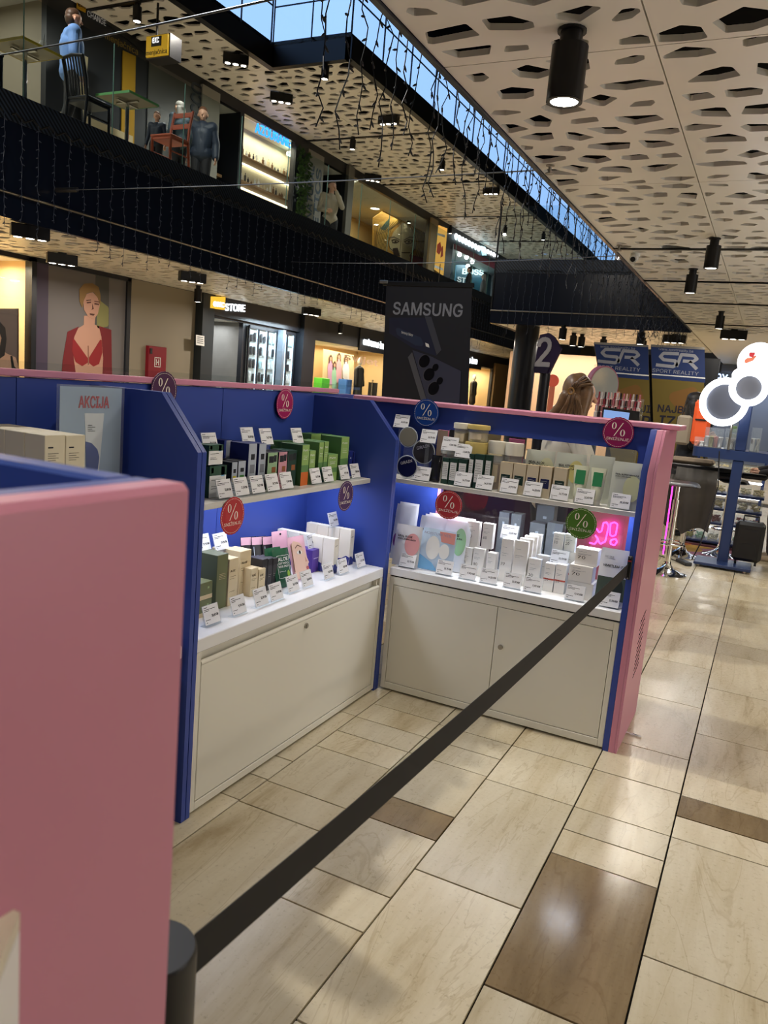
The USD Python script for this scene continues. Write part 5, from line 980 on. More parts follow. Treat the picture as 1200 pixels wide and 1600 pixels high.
# --- next unit at the left: sale sign and cream cartons
t = thing('sale_sign', 'acrylic sale sign with red heading and a picture of a white and blue tube', 'sign'); xs_ = -2.06; Y0, Y1 = at((93, 650), 'x', xs_)[1], at((189, 650), 'x', xs_)[1]; Zt = at((140, 605), 'x', xs_)[2]; Hh = Zt-ZS-.004; Wd = Y1-Y0
def onsign(nm, mt, g, k, **kw): return MB().poly('x', xs_+.0012+.0006*k, sa.affine_transform(g if isinstance(g, sg.base.BaseGeometry) else sg.Polygon(g), [Wd, 0, 0, Hh, Y0, ZS+.004]), .0005).build(nm, mt, t, smooth=False, **kw)
MB().box(xs_-.001, xs_+.001, Y0, Y1, ZS+.004, Zt).build('sheet', col(164, 182, 204), t, smooth=False); m = MB(); m.box(xs_+.006, xs_+.008, Y0-.006, Y1+.006, ZS, Zt+.006); m.box(xs_-.008, xs_-.006, Y0-.006, Y1+.006, ZS, Zt+.006); m.box(xs_-.05, xs_+.03, Y0-.006, Y1+.006, ZS+.0003, ZS+.003); m.build('acrylic_stand', MT['acrylic'], t, smooth=False)
MB().text('AKCIJA', (xs_+.002, Y0+Wd*.28, ZS+.004+Hh*.835), (0, 1, 0), zv, Hh*.092, Wd*.50, .001, True).build('heading', col(196, 48, 62), t, smooth=False)
onsign('tube_print', col(236, 234, 234), [(.38, .79), (.70, .79), (.63, .27), (.44, .27)], 1); onsign('blue_print', col(40, 70, 150), [(.40, .56), (.50, .545), (.60, .49), (.635, .42), (.60, .27), (.54, .25), (.43, .28)], 2)
m = MB()
for k in range(4): m.box(xs_+.0035, xs_+.004, Y0+Wd*.43, Y0+Wd*(.5+.05*(k % 2)), ZS+Hh*(.70-.016*k), ZS+Hh*(.704-.016*k))
m.build('print_line', MT['ink'], t, smooth=False, kind='stuff')
MB().text('37 KM', (xs_+.002, Y0+Wd*.66, ZS+Hh*.235), (0, 1, 0), zv, Hh*.035, Wd*.18, .0006, True).build('old_price', col(40, 44, 110), t, smooth=False); MB().box(xs_+.0028, xs_+.0032, Y0+Wd*.65, Y0+Wd*.86, ZS+Hh*.249, ZS+Hh*.254).build('strike_line', col(40, 44, 110), t, smooth=False)
MB().text('30 KM', (xs_+.002, Y0+Wd*.62, ZS+Hh*.165), (0, 1, 0), zv, Hh*.045, Wd*.26, .0006, True).build('new_price', col(196, 48, 62), t, smooth=False)
CR = col(222, 212, 184)
for i in range(2):
    for j in range(4):
        x = -1.90-.088*j; y0 = (at((70, 700), 'x', -1.90)[1], at((103, 700), 'x', -1.90)[1])[i]
        t = thing('carton', 'tall cream carton, %s from the aisle in the %s row beside the sale sign' % (ORD[j], ('left', 'right')[i]), 'box', (x, y0, ZS), 0, 'cream cartons beside the sale sign'); h = at((85, 680), 'x', -1.90)[2]-ZS-.002*i
        MB().box(-.086, 0, 0, .075, 0, h, .0015).build('body', CR, t); m = MB(); m.box(0, .0008, .012, .03, h*.86, h*.875); m.build('logo_print', MT['ink'], t, smooth=False); m = MB()
        for k in range(4): m.box(0, .0008, .012, .05-.01*(k % 2), h*(.80-.025*k), h*(.806-.025*k))
        m.build('print_line', col(120, 112, 96), t, smooth=False, kind='stuff')

# --- round sale stickers
CREAM = col(236, 226, 208)
def sticker(label, c, facing, r, mat):
    t = thing('sale_sticker', label, 'sticker', c, {'x': 0, 'y': -90}[facing], 'round percent stickers'); aa = np.linspace(0, 2*math.pi, 289)[:-1]
    g = sg.Polygon([(r*(1-.018*(math.cos(24*a_) < -.2))*math.cos(a_), r*(1-.018*(math.cos(24*a_) < -.2))*math.sin(a_)) for a_ in aa]); MB().poly('x', 0, g, .002).build('disc', mat, t, smooth=False); m = MB()
    for k in range(44):
        a_ = k/44*2*math.pi; d = sg.box(-.0035, -.0008, .0035, .0008); m.poly('x', .0021, sa.translate(sa.rotate(d, math.degrees(a_)+90, origin=(0, 0)), r*.9*math.cos(a_), r*.9*math.sin(a_)), .0005)
    m.build('stitched_ring', CREAM, t, smooth=False, kind='stuff')
    s = r/.08; m = MB()
    for cy, cz in ((-.024, .034), (.022, .0)):
        o = sa.scale(sg.Point(0, 0).buffer(1), .0125, .0175).difference(sa.scale(sg.Point(0, 0).buffer(1), .0055, .0158)); m.poly('x', .0021, sa.scale(sa.translate(o, cy, cz), s, s, origin=(0, 0)), .0006)
    m.poly('x', .0021, sa.scale(sg.Polygon([(-.022, -.018), (-.017, -.018), (.022, .052), (.017, .052)]), s, s, origin=(0, 0)), .0006); m.build('percent_sign', CREAM, t, smooth=False)
    MB().text('SNIŽENJE', (.0021, -r*.70, -r*.50), (0, 1, 0), (0, 0, 1), r*.17, r*1.42, .0006).build('lettering', CREAM, t, smooth=False)
for q, ax, v, rgbc, lab in (((256, 610), 'x', XW+.014, (74, 26, 70), 'dark purple round sale sticker peeping out above the divider beside the sale sign'), ((445, 631), 'x', XW+.014, (166, 22, 92), 'crimson round sale sticker on the rim of the left wall'), ((666, 645), 'y', YH-.032, (14, 62, 140), 'blue round sale sticker on the right-hand header'),
                            ((966, 676), 'y', YH-.032, (140, 10, 78), 'crimson round sale sticker at the right end of the header'), ((363, 806), 'x', -1.889, (186, 40, 40), 'red round sale sticker hanging from the left shelf edge'), ((540, 775), 'x', -1.889, (70, 28, 84), 'purple round sale sticker hanging from the left shelf edge'),
                            ((701, 789), 'y', 3.907, (178, 36, 40), 'red round sale sticker hanging from the right shelf edge'), ((908, 818), 'y', 3.907, (72, 116, 24), 'green round sale sticker hanging from the right shelf edge')):
    c = at(q, ax, v); sticker(lab, c, ax, .078, col(*rgbc, .45))

# ------------------------------------------------------------------ people
import manifold3d as m3
SKIN = M('skin', rgb(206, 160, 134), .55); SKIN_B = M('skin_tan', rgb(176, 130, 104), .55); EYEM = M('eye_dark', rgb(40, 30, 28), .3)
def bones(B, edge=.03, it=6):
    """One smooth surface around bones (p, rp, q, rq)."""
    L = []
    for p_, rp, q_, rq in B:
        L.append(m3.Manifold.batch_hull([m3.Manifold.sphere(rp, 14).translate(tuple(map(float, p_))), m3.Manifold.sphere(rq, 14).translate(tuple(map(float, q_)))]))
    u = m3.Manifold.batch_boolean(L, m3.OpType.Add).refine_to_length(edge).to_mesh()
    m = trimesh.Trimesh(u.vert_properties[:, :3], u.tri_verts, process=True)
    trimesh.smoothing.filter_taubin(m, iterations=it); return m
def person(name, label, loc, rz, H=1.75, top=None, legs=None, shoe=None, hair=None, hair_style='short', skin=None, arms=None, stance=.09, stride=.0, lean=0., seat=False, head_turn=0., sleeves='long', coat=0., group=None, edge=.03, bulk=.0):
    """Facing local +x, feet on the local ground. arms: ((elbow, wrist) left, right), in metres for a 1.75 m figure."""
    s = H/1.75; t = thing(name, label, 'person', loc, rz, group); V = lambda *a: np.array(a, float)
    dz = -.42 if seat else 0.
    Lz = lambda x, y, z: V(x+lean*max(0, z-.9)*1.0, y, z+dz) if z > .9 else V(x, y, z+dz)
    pel, wst, chs, nck = Lz(0, 0, .96), Lz(.01, 0, 1.12), Lz(.0, 0, 1.30), Lz(-.01, 0, 1.50); hd = Lz(.025, 0, 1.645)
    shl = [Lz(-.01, y, 1.43) for y in (.175, -.175)]
    arms = arms or ((V(-.03, .25, 1.14), V(.06, .27, .90)), (V(-.03, -.25, 1.14), V(.06, -.27, .90)))
    arms = [[a_+V(lean*max(0, a_[2]-.9), 0, dz) for a_ in A] for A in arms]
    hips = [V(0, y, .93+dz) for y in (.085, -.085)]
    if seat: kn = [V(.42, y*1.2, .50) for y in (.085, -.085)]; an = [V(.44, y*1.2, .09) for y in (.085, -.085)]
    else: kn = [V(.03+stride*.5, stance, .50), V(.03-stride*.4, -stance, .50)]; an = [V(stride, stance, .085), V(-stride, -stance, .085)]
    B = [(pel+V(0, .05, 0), .115, pel-V(0, .05, 0), .115), (pel, .125, wst, .115), (wst+V(0, .03, 0), .108, chs+V(0, .05, 0), .118), (wst-V(0, .03, 0), .108, chs-V(0, .05, 0), .118), (chs, .12, nck-V(0, 0, .07), .075), (shl[0], .062, chs+V(0, .04, .06), .09), (shl[1], .062, chs+V(0, -.04, .06), .09), (nck-V(0, 0, .05), .062, hd-V(.02, 0, .07), .052)]
    c_, s_ = math.cos(head_turn), math.sin(head_turn); R = np.array([[c_, -s_, 0], [s_, c_, 0], [0, 0, 1]]); hp = lambda x, y, z: hd+R@V(x, y, z)
    HB = [(hp(-.015, 0, .025), .088, hp(.015, 0, .02), .085), (hp(.01, 0, .01), .08, hp(.032, 0, -.075), .044), (hp(.03, .022, -.03), .05, hp(.03, -.022, -.03), .05), (hp(.092, 0, .0), .010, hp(.108, 0, -.03), .014), (hp(.074, .022, -.064), .010, hp(.074, -.022, -.064), .010), (hp(-.005, .086, .0), .016, hp(-.01, .09, -.03), .012), (hp(-.005, -.086, .0), .016, hp(-.01, -.09, -.03), .012)]
    AB = []; HBn = []
    for k, (el, wr) in enumerate(arms):
        AB += [(shl[k], .056, el, .043), (el, .042, wr, .028)]
        d = wr-el; d /= np.linalg.norm(d); sd = V(0, (1, -1)[k], 0); sd = sd-d*(sd@d); sd /= np.linalg.norm(sd)+1e-9; up_ = np.cross(d, sd)
        pm = wr+d*.075; HBn += [(wr, .026, pm+up_*.026, .016), (wr, .026, pm-up_*.026, .016)]
        for j, (o, L_) in enumerate(((.030, .066), (.010, .076), (-.010, .072), (-.030, .056))):
            a0 = pm+up_*o; a1 = a0+d*L_*.55; a2 = a1+(d*.8-sd*.6)*L_*.5; HBn += [(a0, .0095, a1, .009), (a1, .009, a2, .008)]
        th = wr+d*.03+up_*.026; HBn += [(th, .012, th+up_*.028+d*.03, .010), (th+up_*.028+d*.03, .010, th+up_*.03+d*.062, .008)]
    LB = []; FB = []
    for k in (0, 1):
        LB += [(hips[k], .092, kn[k], .058), (kn[k], .057, an[k], .038)]; FB += [(an[k]-V(.02, 0, .045), .036, an[k]+V(.15, 0, -.055), .028)]
    body = bones(B+HB+AB+HBn+LB+FB, edge, 5); body.apply_scale(s); MB().add(body).build('body', skin or SKIN, t, smooth=60)
    infl = lambda X, d: [(a, b+d, c, e+d) for a, b, c, e in X]
    if top is not None:
        TB = infl(B[:-1], .020+bulk)
        if sleeves == 'long': TB += infl(AB, .016+bulk*.7)
        else: TB += [(a, b+.013, a+(c-a)*.8, b+.010) for a, b, c, e in AB[::2]]
        if coat: TB += [(pel+V(0, y, 0), .135, V(0, y*1.3, .96+dz-coat), .14) for y in (.05, -.05)]
        cl = bones(TB, .035, 6); cl.apply_scale(s); MB().add(cl).build('top_garment', top, t, smooth=60)
    if legs is not None:
        cl = bones(infl(LB, .022)+[(pel+V(0, .05, -.02), .12, pel-V(0, .05, .02), .12)], .04, 6); cl.apply_scale(s); MB().add(cl).build('trousers', legs, t, smooth=60)
    sh_ = bones(infl(FB, .010), .02, 4); sh_.apply_scale(s); sh_.vertices[:, 2] = np.maximum(sh_.vertices[:, 2], .001); MB().add(sh_).build('shoes', shoe or MT['black'], t, smooth=60)
    if hair is not None:
        hb = [(hp(-.03, 0, .045), .088, hp(.0, 0, .055), .085), (hp(-.045, 0, .0), .08, hp(-.045, 0, -.03), .07)]
        if hair_style == 'long': hb += [(hp(-.05, y, -.02), .06, hp(-.075, y*1.2, -.24), .045) for y in (-.04, .0, .04)]
        if hair_style == 'hood': hb += [(hp(-.03, y, -.02), .075, hp(-.03, y, -.16), .08) for y in (-.04, .04)]
        h_ = bones(hb, .02, 4); h_.apply_scale(s); MB().add(h_).build('hair', hair, t, smooth=60)
    for y in (.03, -.03): MB().sphere(hp(.079, y, .012)*s, .011*s, 1, (.5, 1, .7)).build('eye', EYEM, t)
    return t
def foot(q, z, at_z): P = at(q, 'z', at_z); return P
HB_ = M('hair_brown', rgb(70, 50, 36), .5); HG = M('hair_grey', rgb(150, 146, 140), .6); HR = M('hair_light', rgb(104, 68, 44), .6); HK = M('hair_black', rgb(28, 24, 24), .5)
BLS = M('shirt_blue', rgb(112, 150, 214), .7); TRO = M('trouser_black', rgb(24, 25, 30), .7); NVJ = M('jacket_navy', rgb(36, 46, 62), .55); GRJ = M('jacket_grey', rgb(92, 96, 98), .7); WHS = M('shirt_white', rgb(214, 206, 192), .7)
Pm = at((113, 16), 'z', Z2+1.74); person('person', 'man in a light blue shirt and black trousers walking past the upper cafe tables', (Pm[0], Pm[1], Z2-.06), 62, 1.80, BLS, TRO, hair=HB_, stride=.16, bulk=.015)
Pm = at((318, 170), 'z', Z2+1.72); person('person', 'man with light hair in a dark padded jacket standing by the upper glass rail', (Pm[0], Pm[1], Z2-.06), -60, 1.78, NVJ, TRO, hair=HR, bulk=.03)
Pm = at((282, 160), 'x', -10.0); person('person', 'grey haired woman in a slate coat behind the orange chair', (Pm[0], Pm[1], Z2-.06), 170, Pm[2]-Z2+.06, M('coat_slate', rgb(58, 74, 84), .7), TRO, hair=HG, hair_style='long')
Pm = at((246, 176), 'x', -9.75); person('person', 'small child in dark clothes standing left of the orange chair', (Pm[0], Pm[1], Z2-.06), -70, max(.9, Pm[2]-Z2+.06), NVJ, TRO, hair=HR)
Pm = at((519, 284), 'x', XS+.45); person('person', 'person in a cream sweater drinking in the dark upper doorway', (Pm[0], Pm[1], Z2-.06), -40, Pm[2]-Z2+.06, M('sweater_cream', rgb(170, 160, 142), .8), TRO, hair=HB_, arms=((np.array([.16, .22, 1.22]), np.array([.22, .04, 1.50])), (np.array([-.02, -.25, 1.14]), np.array([.2, -.14, 1.10]))))
for q, lab, tp, hr, st, rz in (((733, 433), 'dark silhouetted shopper with short hair in front of the teal shop wall', TRO, HK, 'short', 200), ((756, 439), 'shopper in a grey coat at the right of the teal shop wall', GRJ, HG, 'hood', 190)):
    Pm = at(q, 'x', XS+.8); person('person', lab, (Pm[0], Pm[1], Z2-.06), rz, min(1.9, max(1.5, Pm[2]-Z2+.06)), tp, TRO, hair=hr, hair_style=st)
# woman at the next stand, seen from behind
yW = 5.55; Ph = at((903, 588), 'y', yW)
tw = person('person', 'woman with long wavy half-up hair in a white shirt, behind the right-hand shelves', (Ph[0]-.10, yW, 0), 28, Ph[2]-.02, WHS, M('trouser_dark', rgb(44, 44, 52), .7), hair=None, lean=.14, sleeves='short', edge=.02, arms=((np.array([.14, .25, 1.16]), np.array([.36, .16, 1.12])), (np.array([.16, -.26, 1.14]), np.array([.38, -.16, 1.12]))))
HBL = M('hair_blonde_brown', rgb(112, 84, 58), .4, noise=(40, .25)); HBD = M('hair_dark_blonde', rgb(78, 56, 40), .4)
hc = at((905, 612), 'y', yW); r = random.Random(3); m = MB(); cap = trimesh.creation.icosphere(3, 1.0); v = cap.vertices.copy(); v *= np.array([.105, .122, .118]); v *= 1+.025*np.sin(v[:, [0]]*60+v[:, [1]]*40)
m.add(trimesh.Trimesh(v+hc+np.array([-.012, -.01, .012]), cap.faces, process=False))
def rel(P): return P-np.array([Ph[0]-.10, yW, 0])
inv = trimesh.transformations.rotation_matrix(-math.radians(28), [0, 0, 1]) @ trimesh.transformations.translation_matrix((-(Ph[0]-.10), -yW, 0))
m.move(inv).build('hair', HBL, tw, smooth=60)
hp_ = stage.GetPrimAtPath(tw.GetPath().AppendChild('hair'))
def lock(pts, r0, mat, name='hair_lock', dy=0.):
    P = np.array([at(q, 'y', yW-.13-dy+.0*i) for i, q in enumerate(pts)]); tt = np.linspace(0, len(P)-1, 22); C_ = np.array([[np.interp(x, range(len(P)), P[:, k]) for k in range(3)] for x in tt]); C_[:, 1] += .012*np.sin(tt*2.6+dy*90); mm = MB().tube(C_, [r0*(1-.55*i/21)*(1+.15*math.sin(i)) for i in range(22)], 7); mm.move(inv).build(name, mat, hp_, smooth=60)
flow = [(893, 620), (886, 634), (874, 646), (858, 655), (846, 661)]; FB_ = []
for i in range(4):
    for d0, d1 in ((-.03, -.035), (.035, .05)):
        p0, p1 = at(flow[i], 'y', yW-.08), at(flow[i+1], 'y', yW-.08); FB_.append((p0+[d0, 0, 0], .052-.008*i, p1+[d1, 0, -.0], .044-.008*i))
FB_ += [(at((912, 612), 'y', yW-.05), .07, at((905, 652), 'y', yW-.06), .05)]
MB().add(bones(FB_, .02, 4)).move(inv).build('hair_fall', HBL, hp_, smooth=60)
for k in range(46):
    u = k/45; j = r.uniform(-3, 3); lock([(893+10*u+j*.4, 612+6*u), (886+20*u+j*.5, 630), (876+32*u+j, 648), (858+50*u+j, 658), (840+66*u+j, 664+r.uniform(-3, 3)), (828+74*u+j*2, 667+r.uniform(-3, 2))], .0085, [HBL, HBD, HBL, HBL][k % 4], dy=.008+.007*(k % 5))
for k in range(26):
    u = k/25; lock([(926-26*u, 602-13*math.sin(u*3.1)+r.uniform(-1, 1)), (912-18*u, 602-6*math.sin(u*3)+2*u), (900-6*u, 607+2*u), (892, 612)], .0075, [HBL, HBD][k % 2], dy=.004+.006*(k % 3))
m = MB(); c = at((892, 611), 'y', yW-.18); m.torus(c, .022, .006, (0.3, 1, 0), 14, 6); m.move(inv).build('hair_clip', M('hair_clip', rgb(140, 104, 60), .3), hp_)
# dark figures at the right
Pd = at((1086, 616), 'y', 11.2); td = person('person', 'dark haired person in a long dark coat looking down, left of the ring mirror', (Pd[0], 11.2, 0), 15, Pd[2], TRO, TRO, hair=HK, hair_style='hood', coat=.35, arms=((np.array([.02, .24, 1.16]), np.array([.2, .12, 1.24])), (np.array([.02, -.24, 1.14]), np.array([.22, -.1, 1.22]))))
Pd2 = at((1206, 655), 'y', 10.15); person('person', 'person in black standing at the right edge behind the blue nail stand', (Pd2[0]+.24, 10.28, .0), 185, 1.70, M('knit_black', rgb(34, 32, 34), .8), M('trouser_brown', rgb(70, 56, 50), .7), shoe=M('shoe_beige', rgb(206, 186, 160), .6), hair=HK, hair_style='long', arms=((np.array([.08, .24, 1.12]), np.array([.26, .12, 1.06])), (np.array([.08, -.24, 1.12]), np.array([.28, -.1, 1.08]))))
c = at((1072, 668), 'y', 11.0); t = thing('shoulder_bag', 'beige shoulder bag on the arm of the person in the dark coat', 'bag'); MB().box(c[0]-.10, c[0]+.08, 10.76, 10.85, c[2]-.22, c[2]+.16, .03).build('bag_body', M('bag_beige', rgb(150, 140, 122), .6), t); MB().tube([(c[0]-.05, 10.8, c[2]+.15), (c[0]-.02, 10.82, c[2]+.42), (c[0]+.05, 10.8, c[2]+.15)], .01).build('strap', MT['black'], t)
c = at((1097, 660), 'y', 10.5); t = thing('orange_bag', 'bright orange bag hanging beside the ring mirror', 'bag'); MB().box(c[0]-.11, c[0]+.10, 10.45, 10.55, c[2]-.28, c[2]+.28, .04).build('bag_body', M('bag_orange', rgb(236, 92, 40), .5), t); MB().box(c[0]-.08, c[0]+.05, 10.44, 10.449, c[2]+.02, c[2]+.04).build('black_trim', MT['black'], t)

# ------------------------------------------------------------------ upper cafe furniture
def cafe_table(label, loc, rim):
    t = thing('cafe_table', label, 'table', loc); MB().box(-.32, .32, -.29, .29, .715, .742, .003).build('tabletop', M('tabletop_grey_'+label.split()[0], rgb(140, 128, 104), .5), t)
    m = MB(); m.box(-.325, .325, -.297, -.2905, .712, .745); m.box(-.325, .325, .2905, .297, .712, .745); m.box(.3205, .327, -.29, .29, .712, .745); m.box(-.327, -.3205, -.29, .29, .712, .745); m.build('coloured_edge', rim, t)
    MB().cyl((0, 0, .03), (0, 0, .70), .03, 14).build('pillar', MT['chrome'], t); MB().box(-.2, .2, -.2, .2, .0, .025, .004).build('foot_plate', MT['steel'], t)
    m = MB(); m.box(-.2, .2, -.02, .02, .695, .714); m.box(-.02, .02, -.2, .2, .675, .694); m.build('bracket', MT['steel'], t)
ZF = Z2-.058
cafe_table('yellow edged square cafe table beside the glass rail', (-9.06, 7.32, ZF), M('edge_yellow', rgb(196, 172, 52), .5)); cafe_table('green edged square cafe table beside the glass rail', (-9.06, 9.07, ZF), M('edge_green', rgb(110, 176, 110), .5))
def cafe_chair(label, loc, rz, mat, slats):
    t = thing('cafe_chair', label, 'chair', loc, rz); MB().box(-.21, .22, -.21, .21, .43, .465, .012).build('seat', mat, t)
    for y in (.185, -.185): MB().cyl((.19, y, 0), (.19, y, .43), .018, 8, .022).build('leg', mat, t)
    for y in (.185, -.185): MB().tube([(-.25, y, 0), (-.20, y, .44), (-.22, y, .66), (-.29, y, .93)], .021, 8).build('rear_leg', mat, t)
    if slats:
        m = MB(); m.tube([(-.29, -.19, .92), (-.30, 0, .94), (-.29, .19, .92)], .022, 8); m.build('top_rail', mat, t)
        for k in range(7): y = -.15+.05*k; MB().tube([(-.205, y, .47), (-.225, y, .66), (-.29, y, .92)], .011, 6).build('slat', mat, t)
    else:
        for z, x in ((.88, -.275), (.70, -.232)): MB().box(x-.012, x+.012, -.185, .185, z-.035, z+.035, .006).build('back_rail', mat, t)
    for y in (.185, -.185): MB().cyl((-.22, y, .22), (.19, y, .22), .012, 6).build('stretcher', mat, t)
    MB().box(-.2, .2, -.19, .19, .39, .43, .004).build('seat_frame', mat, t)
CB = M('chair_black', rgb(28, 30, 36), .4); CO = M('chair_orange', rgb(186, 92, 62), .5)
cafe_chair('black slat-backed cafe chair between the yellow and green edged tables', (-9.02, 8.32, ZF), 90, CB, True); cafe_chair('black slat-backed cafe chair at the far left, before the yellow edged table', (-9.02, 6.62, ZF), 90, CB, True); cafe_chair('orange ladder-backed cafe chair beyond the green edged table', (-9.0, 9.92, ZF), -90, CO, False)
t = thing('drink_cup', 'clear drink cup with a black straw on the yellow edged table', 'cup', (-8.98, 7.52, ZF+.7455)); MB().lathe([(0, 0), (.03, 0), (.042, .12), (.044, .122), (.03, .16), (0, .165)], n=16).build('cup', MT['film'], t); MB().cyl((0, 0, .02), (.02, .01, .24), .004, 6).build('straw', MT['black'], t)

# ------------------------------------------------------------------ lamps
def spot(label, p, r=.062, h=.235, stem=.07, lens=None):
    t = thing('ceiling_spot', label, 'spotlight', p, 0, None); MB().cyl((0, 0, -stem-h), (0, 0, -stem), r, 28).build('body', MT['black_metal'], t); m = MB(); m.cyl((0, 0, -stem), (0, 0, 0), r*.62, 16); m.cyl((0, 0, -.012), (0, 0, -.001), r*.8, 16); m.build('mount', MT['black_metal'], t)
    MB().cyl((0, 0, -stem-h-.003), (0, 0, -stem-h-.0005), r*.78, 24).build('lens', lens or MT['lens'], t); MB().lathe([(r*.79, -stem-h-.006), (r*1.0, -stem-h-.006), (r, -stem-h-.0005), (r*.79, -stem-h-.0005)], n=28).build('rim', MT['black_metal'], t)
def triple(label, p, rz=0, s=1.0):
    t = thing('triple_spot', label, 'spotlight', p, rz); MB().box(-.24*s, .24*s, -.075*s, .075*s, -.19*s, -.02*s, .006).build('housing', MT['black_metal'], t); MB().box(-.06, .06, -.04, .04, -.02*s, 0).build('mount', MT['black_metal'], t)
    for k in (-1, 0, 1): MB().cyl((k*.15*s, 0, -.193*s), (k*.15*s, 0, -.1905*s), .052*s, 18).build('lens', MT['lens'], t)
for i, (x, y, nm) in enumerate(((-1.04, 3.65, 'large black cylinder spotlight under the near white ceiling, closest one'), (-.73, 8.17, 'black cylinder spotlight at the first dark track of the near ceiling'), (-1.07, 9.9, 'black cylinder spotlight between the first and second dark tracks'), (-.99, 14.0, 'small black cylinder spotlight far along the near ceiling'))): spot(nm, (x, y, ZC-.0005), .080 if i == 0 else .066, .225 if i == 0 else .2)
triple('black triple spotlight box far along the near ceiling', (-.91, 16.9, ZC-.0005))
for i, (x, y) in enumerate(((-.1, .6), (.9, 2.6), (.9, -1.2), (1.2, 5.4), (3.0, 1.0), (3.0, 4.0), (3.0, 7.0), (3.0, 10.0))): spot(('ceiling spotlight above the camera', 'ceiling spotlight right of the view, second bay', 'ceiling spotlight behind the camera', 'ceiling spotlight right of the view, third bay', 'first added fill spotlight over the right-hand walkway', 'second added fill spotlight over the right-hand walkway', 'third added fill spotlight over the right-hand walkway', 'fourth added fill spotlight over the right-hand walkway')[i], (x, y, ZC-.0005))  # the walkway row is added, unseen, to bounce light off the floor
for i, (q, nm) in enumerate((((369, 84), 'nearest in the row beside the clerestory corner'), ((440, 145), 'next to the grey vertical lettering front'), ((608, 180), 'in the middle of the upper ceiling'), ((768, 293), 'near the bridge end of the upper ceiling'), ((583, 272), 'above the cosmetics board'))):
    triple('triple spotlight box under the far upper ceiling, '+nm, tuple(at(q, 'z', ZU-.0005)), 0 if i not in (0, 1, 4) else 40, 1.0)
for i, (q, nm) in enumerate((((215, 4), 'above the exchange shop'), ((509, 98), 'by the clerestory corner'), ((552, 214), 'on the first dark joint'), ((692, 247), 'beyond the second joint'), ((640, 335), 'over the orange advert'), ((704, 352), 'over the lit teal shop'), ((790, 352), 'at the bridge end'), ((850, 362), 'by the far glass rail'))):
    spot('small black cylinder spotlight under the far upper ceiling, '+nm, tuple(at(q, 'z', ZU-.0005)), .075, .22)
for i, (q, nm) in enumerate((((47, 350), 'over the cream display window'), ((97, 395), 'over the red fashion poster'), ((301, 424), 'over the red fire cabinet'), ((487, 480), 'over the dark pier'))): triple('black triple spotlight box under the lower gallery, '+nm, tuple(at(q, 'z', ZC-.0005)), 60, .95)
for i, (q, nm) in enumerate((((310, 446), 'before the slate pillar'), ((533, 503), 'before the warm store'))): spot('black cylinder spotlight under the lower gallery, '+nm, tuple(at(q, 'z', ZC-.0005)), .075, .25)
for i, (q, nm) in enumerate((((881, 508), 'first from the left'), ((897, 520), 'with a bright lens, second from the left'), ((910, 522), 'third from the left'), ((944, 526), 'in the middle'), ((1003, 515), 'fifth from the left'), ((1006, 528), 'with a bright lens, fifth from the left and lower'))): spot('black spotlight under the far bridge, '+nm, tuple(at(q, 'z', ZC-.0005)), .085, .24)
triple('black triple spotlight box under the right end of the far bridge', tuple(at((1055, 522), 'z', ZC-.0005)), 0, 1.0)
for y, k in ((10.85, 'second'), (13.0, 'third'), (16.1, 'fourth')): MB().box(XE+.03, 1.35, y-.03, y+.03, ZC-.012, ZC-.001).build('lighting_track', MT['black_metal'], label='black lighting track across the near ceiling, %s from the camera' % k, cat='track')
P = at((993, 396), 'z', ZC-.0005); t = thing('security_camera', 'small white security camera under the near ceiling by the first dark track', 'camera', tuple(P)); MB().lathe([(0, 0), (.05, 0), (.05, -.03), (0, -.03)], n=20).build('mount', MT['white'], t); MB().cyl((0, 0, -.05), (.0, -.11, -.08), .04, 18).build('body', MT['white'], t); MB().cyl((0, -.1101, -.08), (0, -.114, -.081), .027, 16).build('lens', MT['black'], t)
for q, nm in (((860, 258), 'nearest'), ((968, 383), 'second')):
    P = at(q, 'z', ZC-.0005); t = thing('ceiling_sprinkler', 'small steel sprinkler head under the edge of the near ceiling, %s one' % nm, 'sprinkler', tuple(P)); MB().lathe([(0, 0), (.03, 0), (.03, -.008), (.012, -.012), (.010, -.05), (.03, -.055), (.03, -.06), (0, -.06)], n=16).build('head', MT['steel'], t)

# ------------------------------------------------------------------ light strings and cables
def drop(t, x, y, z0, L, n, seed, sway=.012, mat=None, wr=.003, bs=1.0):
    r = random.Random(seed); K = max(6, int(L/.07)); P = [(x+r.uniform(-sway, sway)*(k > 0), y+r.uniform(-sway, sway)*(k > 0), z0-L*k/K) for k in range(K+1)]; m = MB().tube(P, wr, 4); P = np.array(P)
    for b in range(n):
        f = (b+.6)/n*K; i = int(f); p = P[i]+(P[min(i+1, K)]-P[i])*(f-i); d = np.array([r.uniform(-.3, .3), r.choice([-1, 1])*.8, r.uniform(-.9, -.2)]); d /= np.linalg.norm(d); q = p+d*.032*bs; m.cyl(p, p+d*.016*bs, .0052*bs, 5); m.cyl(p+d*.016*bs, q, .0062*bs, 5, .0025*bs)
    m.build('light_drop', mat or MT['wire'], t, smooth=False)
k = 0; y = 2.9
while y < 17.2:
    t = thing('icicle_lights', 'unlit icicle light string along the near ceiling edge, %s section from the camera' % ORD[k], 'light string'); n = 12
    MB().tube([(XE-.07, y+.125*j, 3.62-.02*(j % 2)) for j in range(n)], .005, 4).build('main_cable', MT['wire'], t, smooth=False)
    for j in range(n): drop(t, XE-.07-rnd.uniform(0, .05), y+.125*j+rnd.uniform(-.03, .03), 3.61, rnd.uniform(.55, .98), 9, k*50+j, .022)
    y += n*.125; k += 1
k = 0; y = 4.6
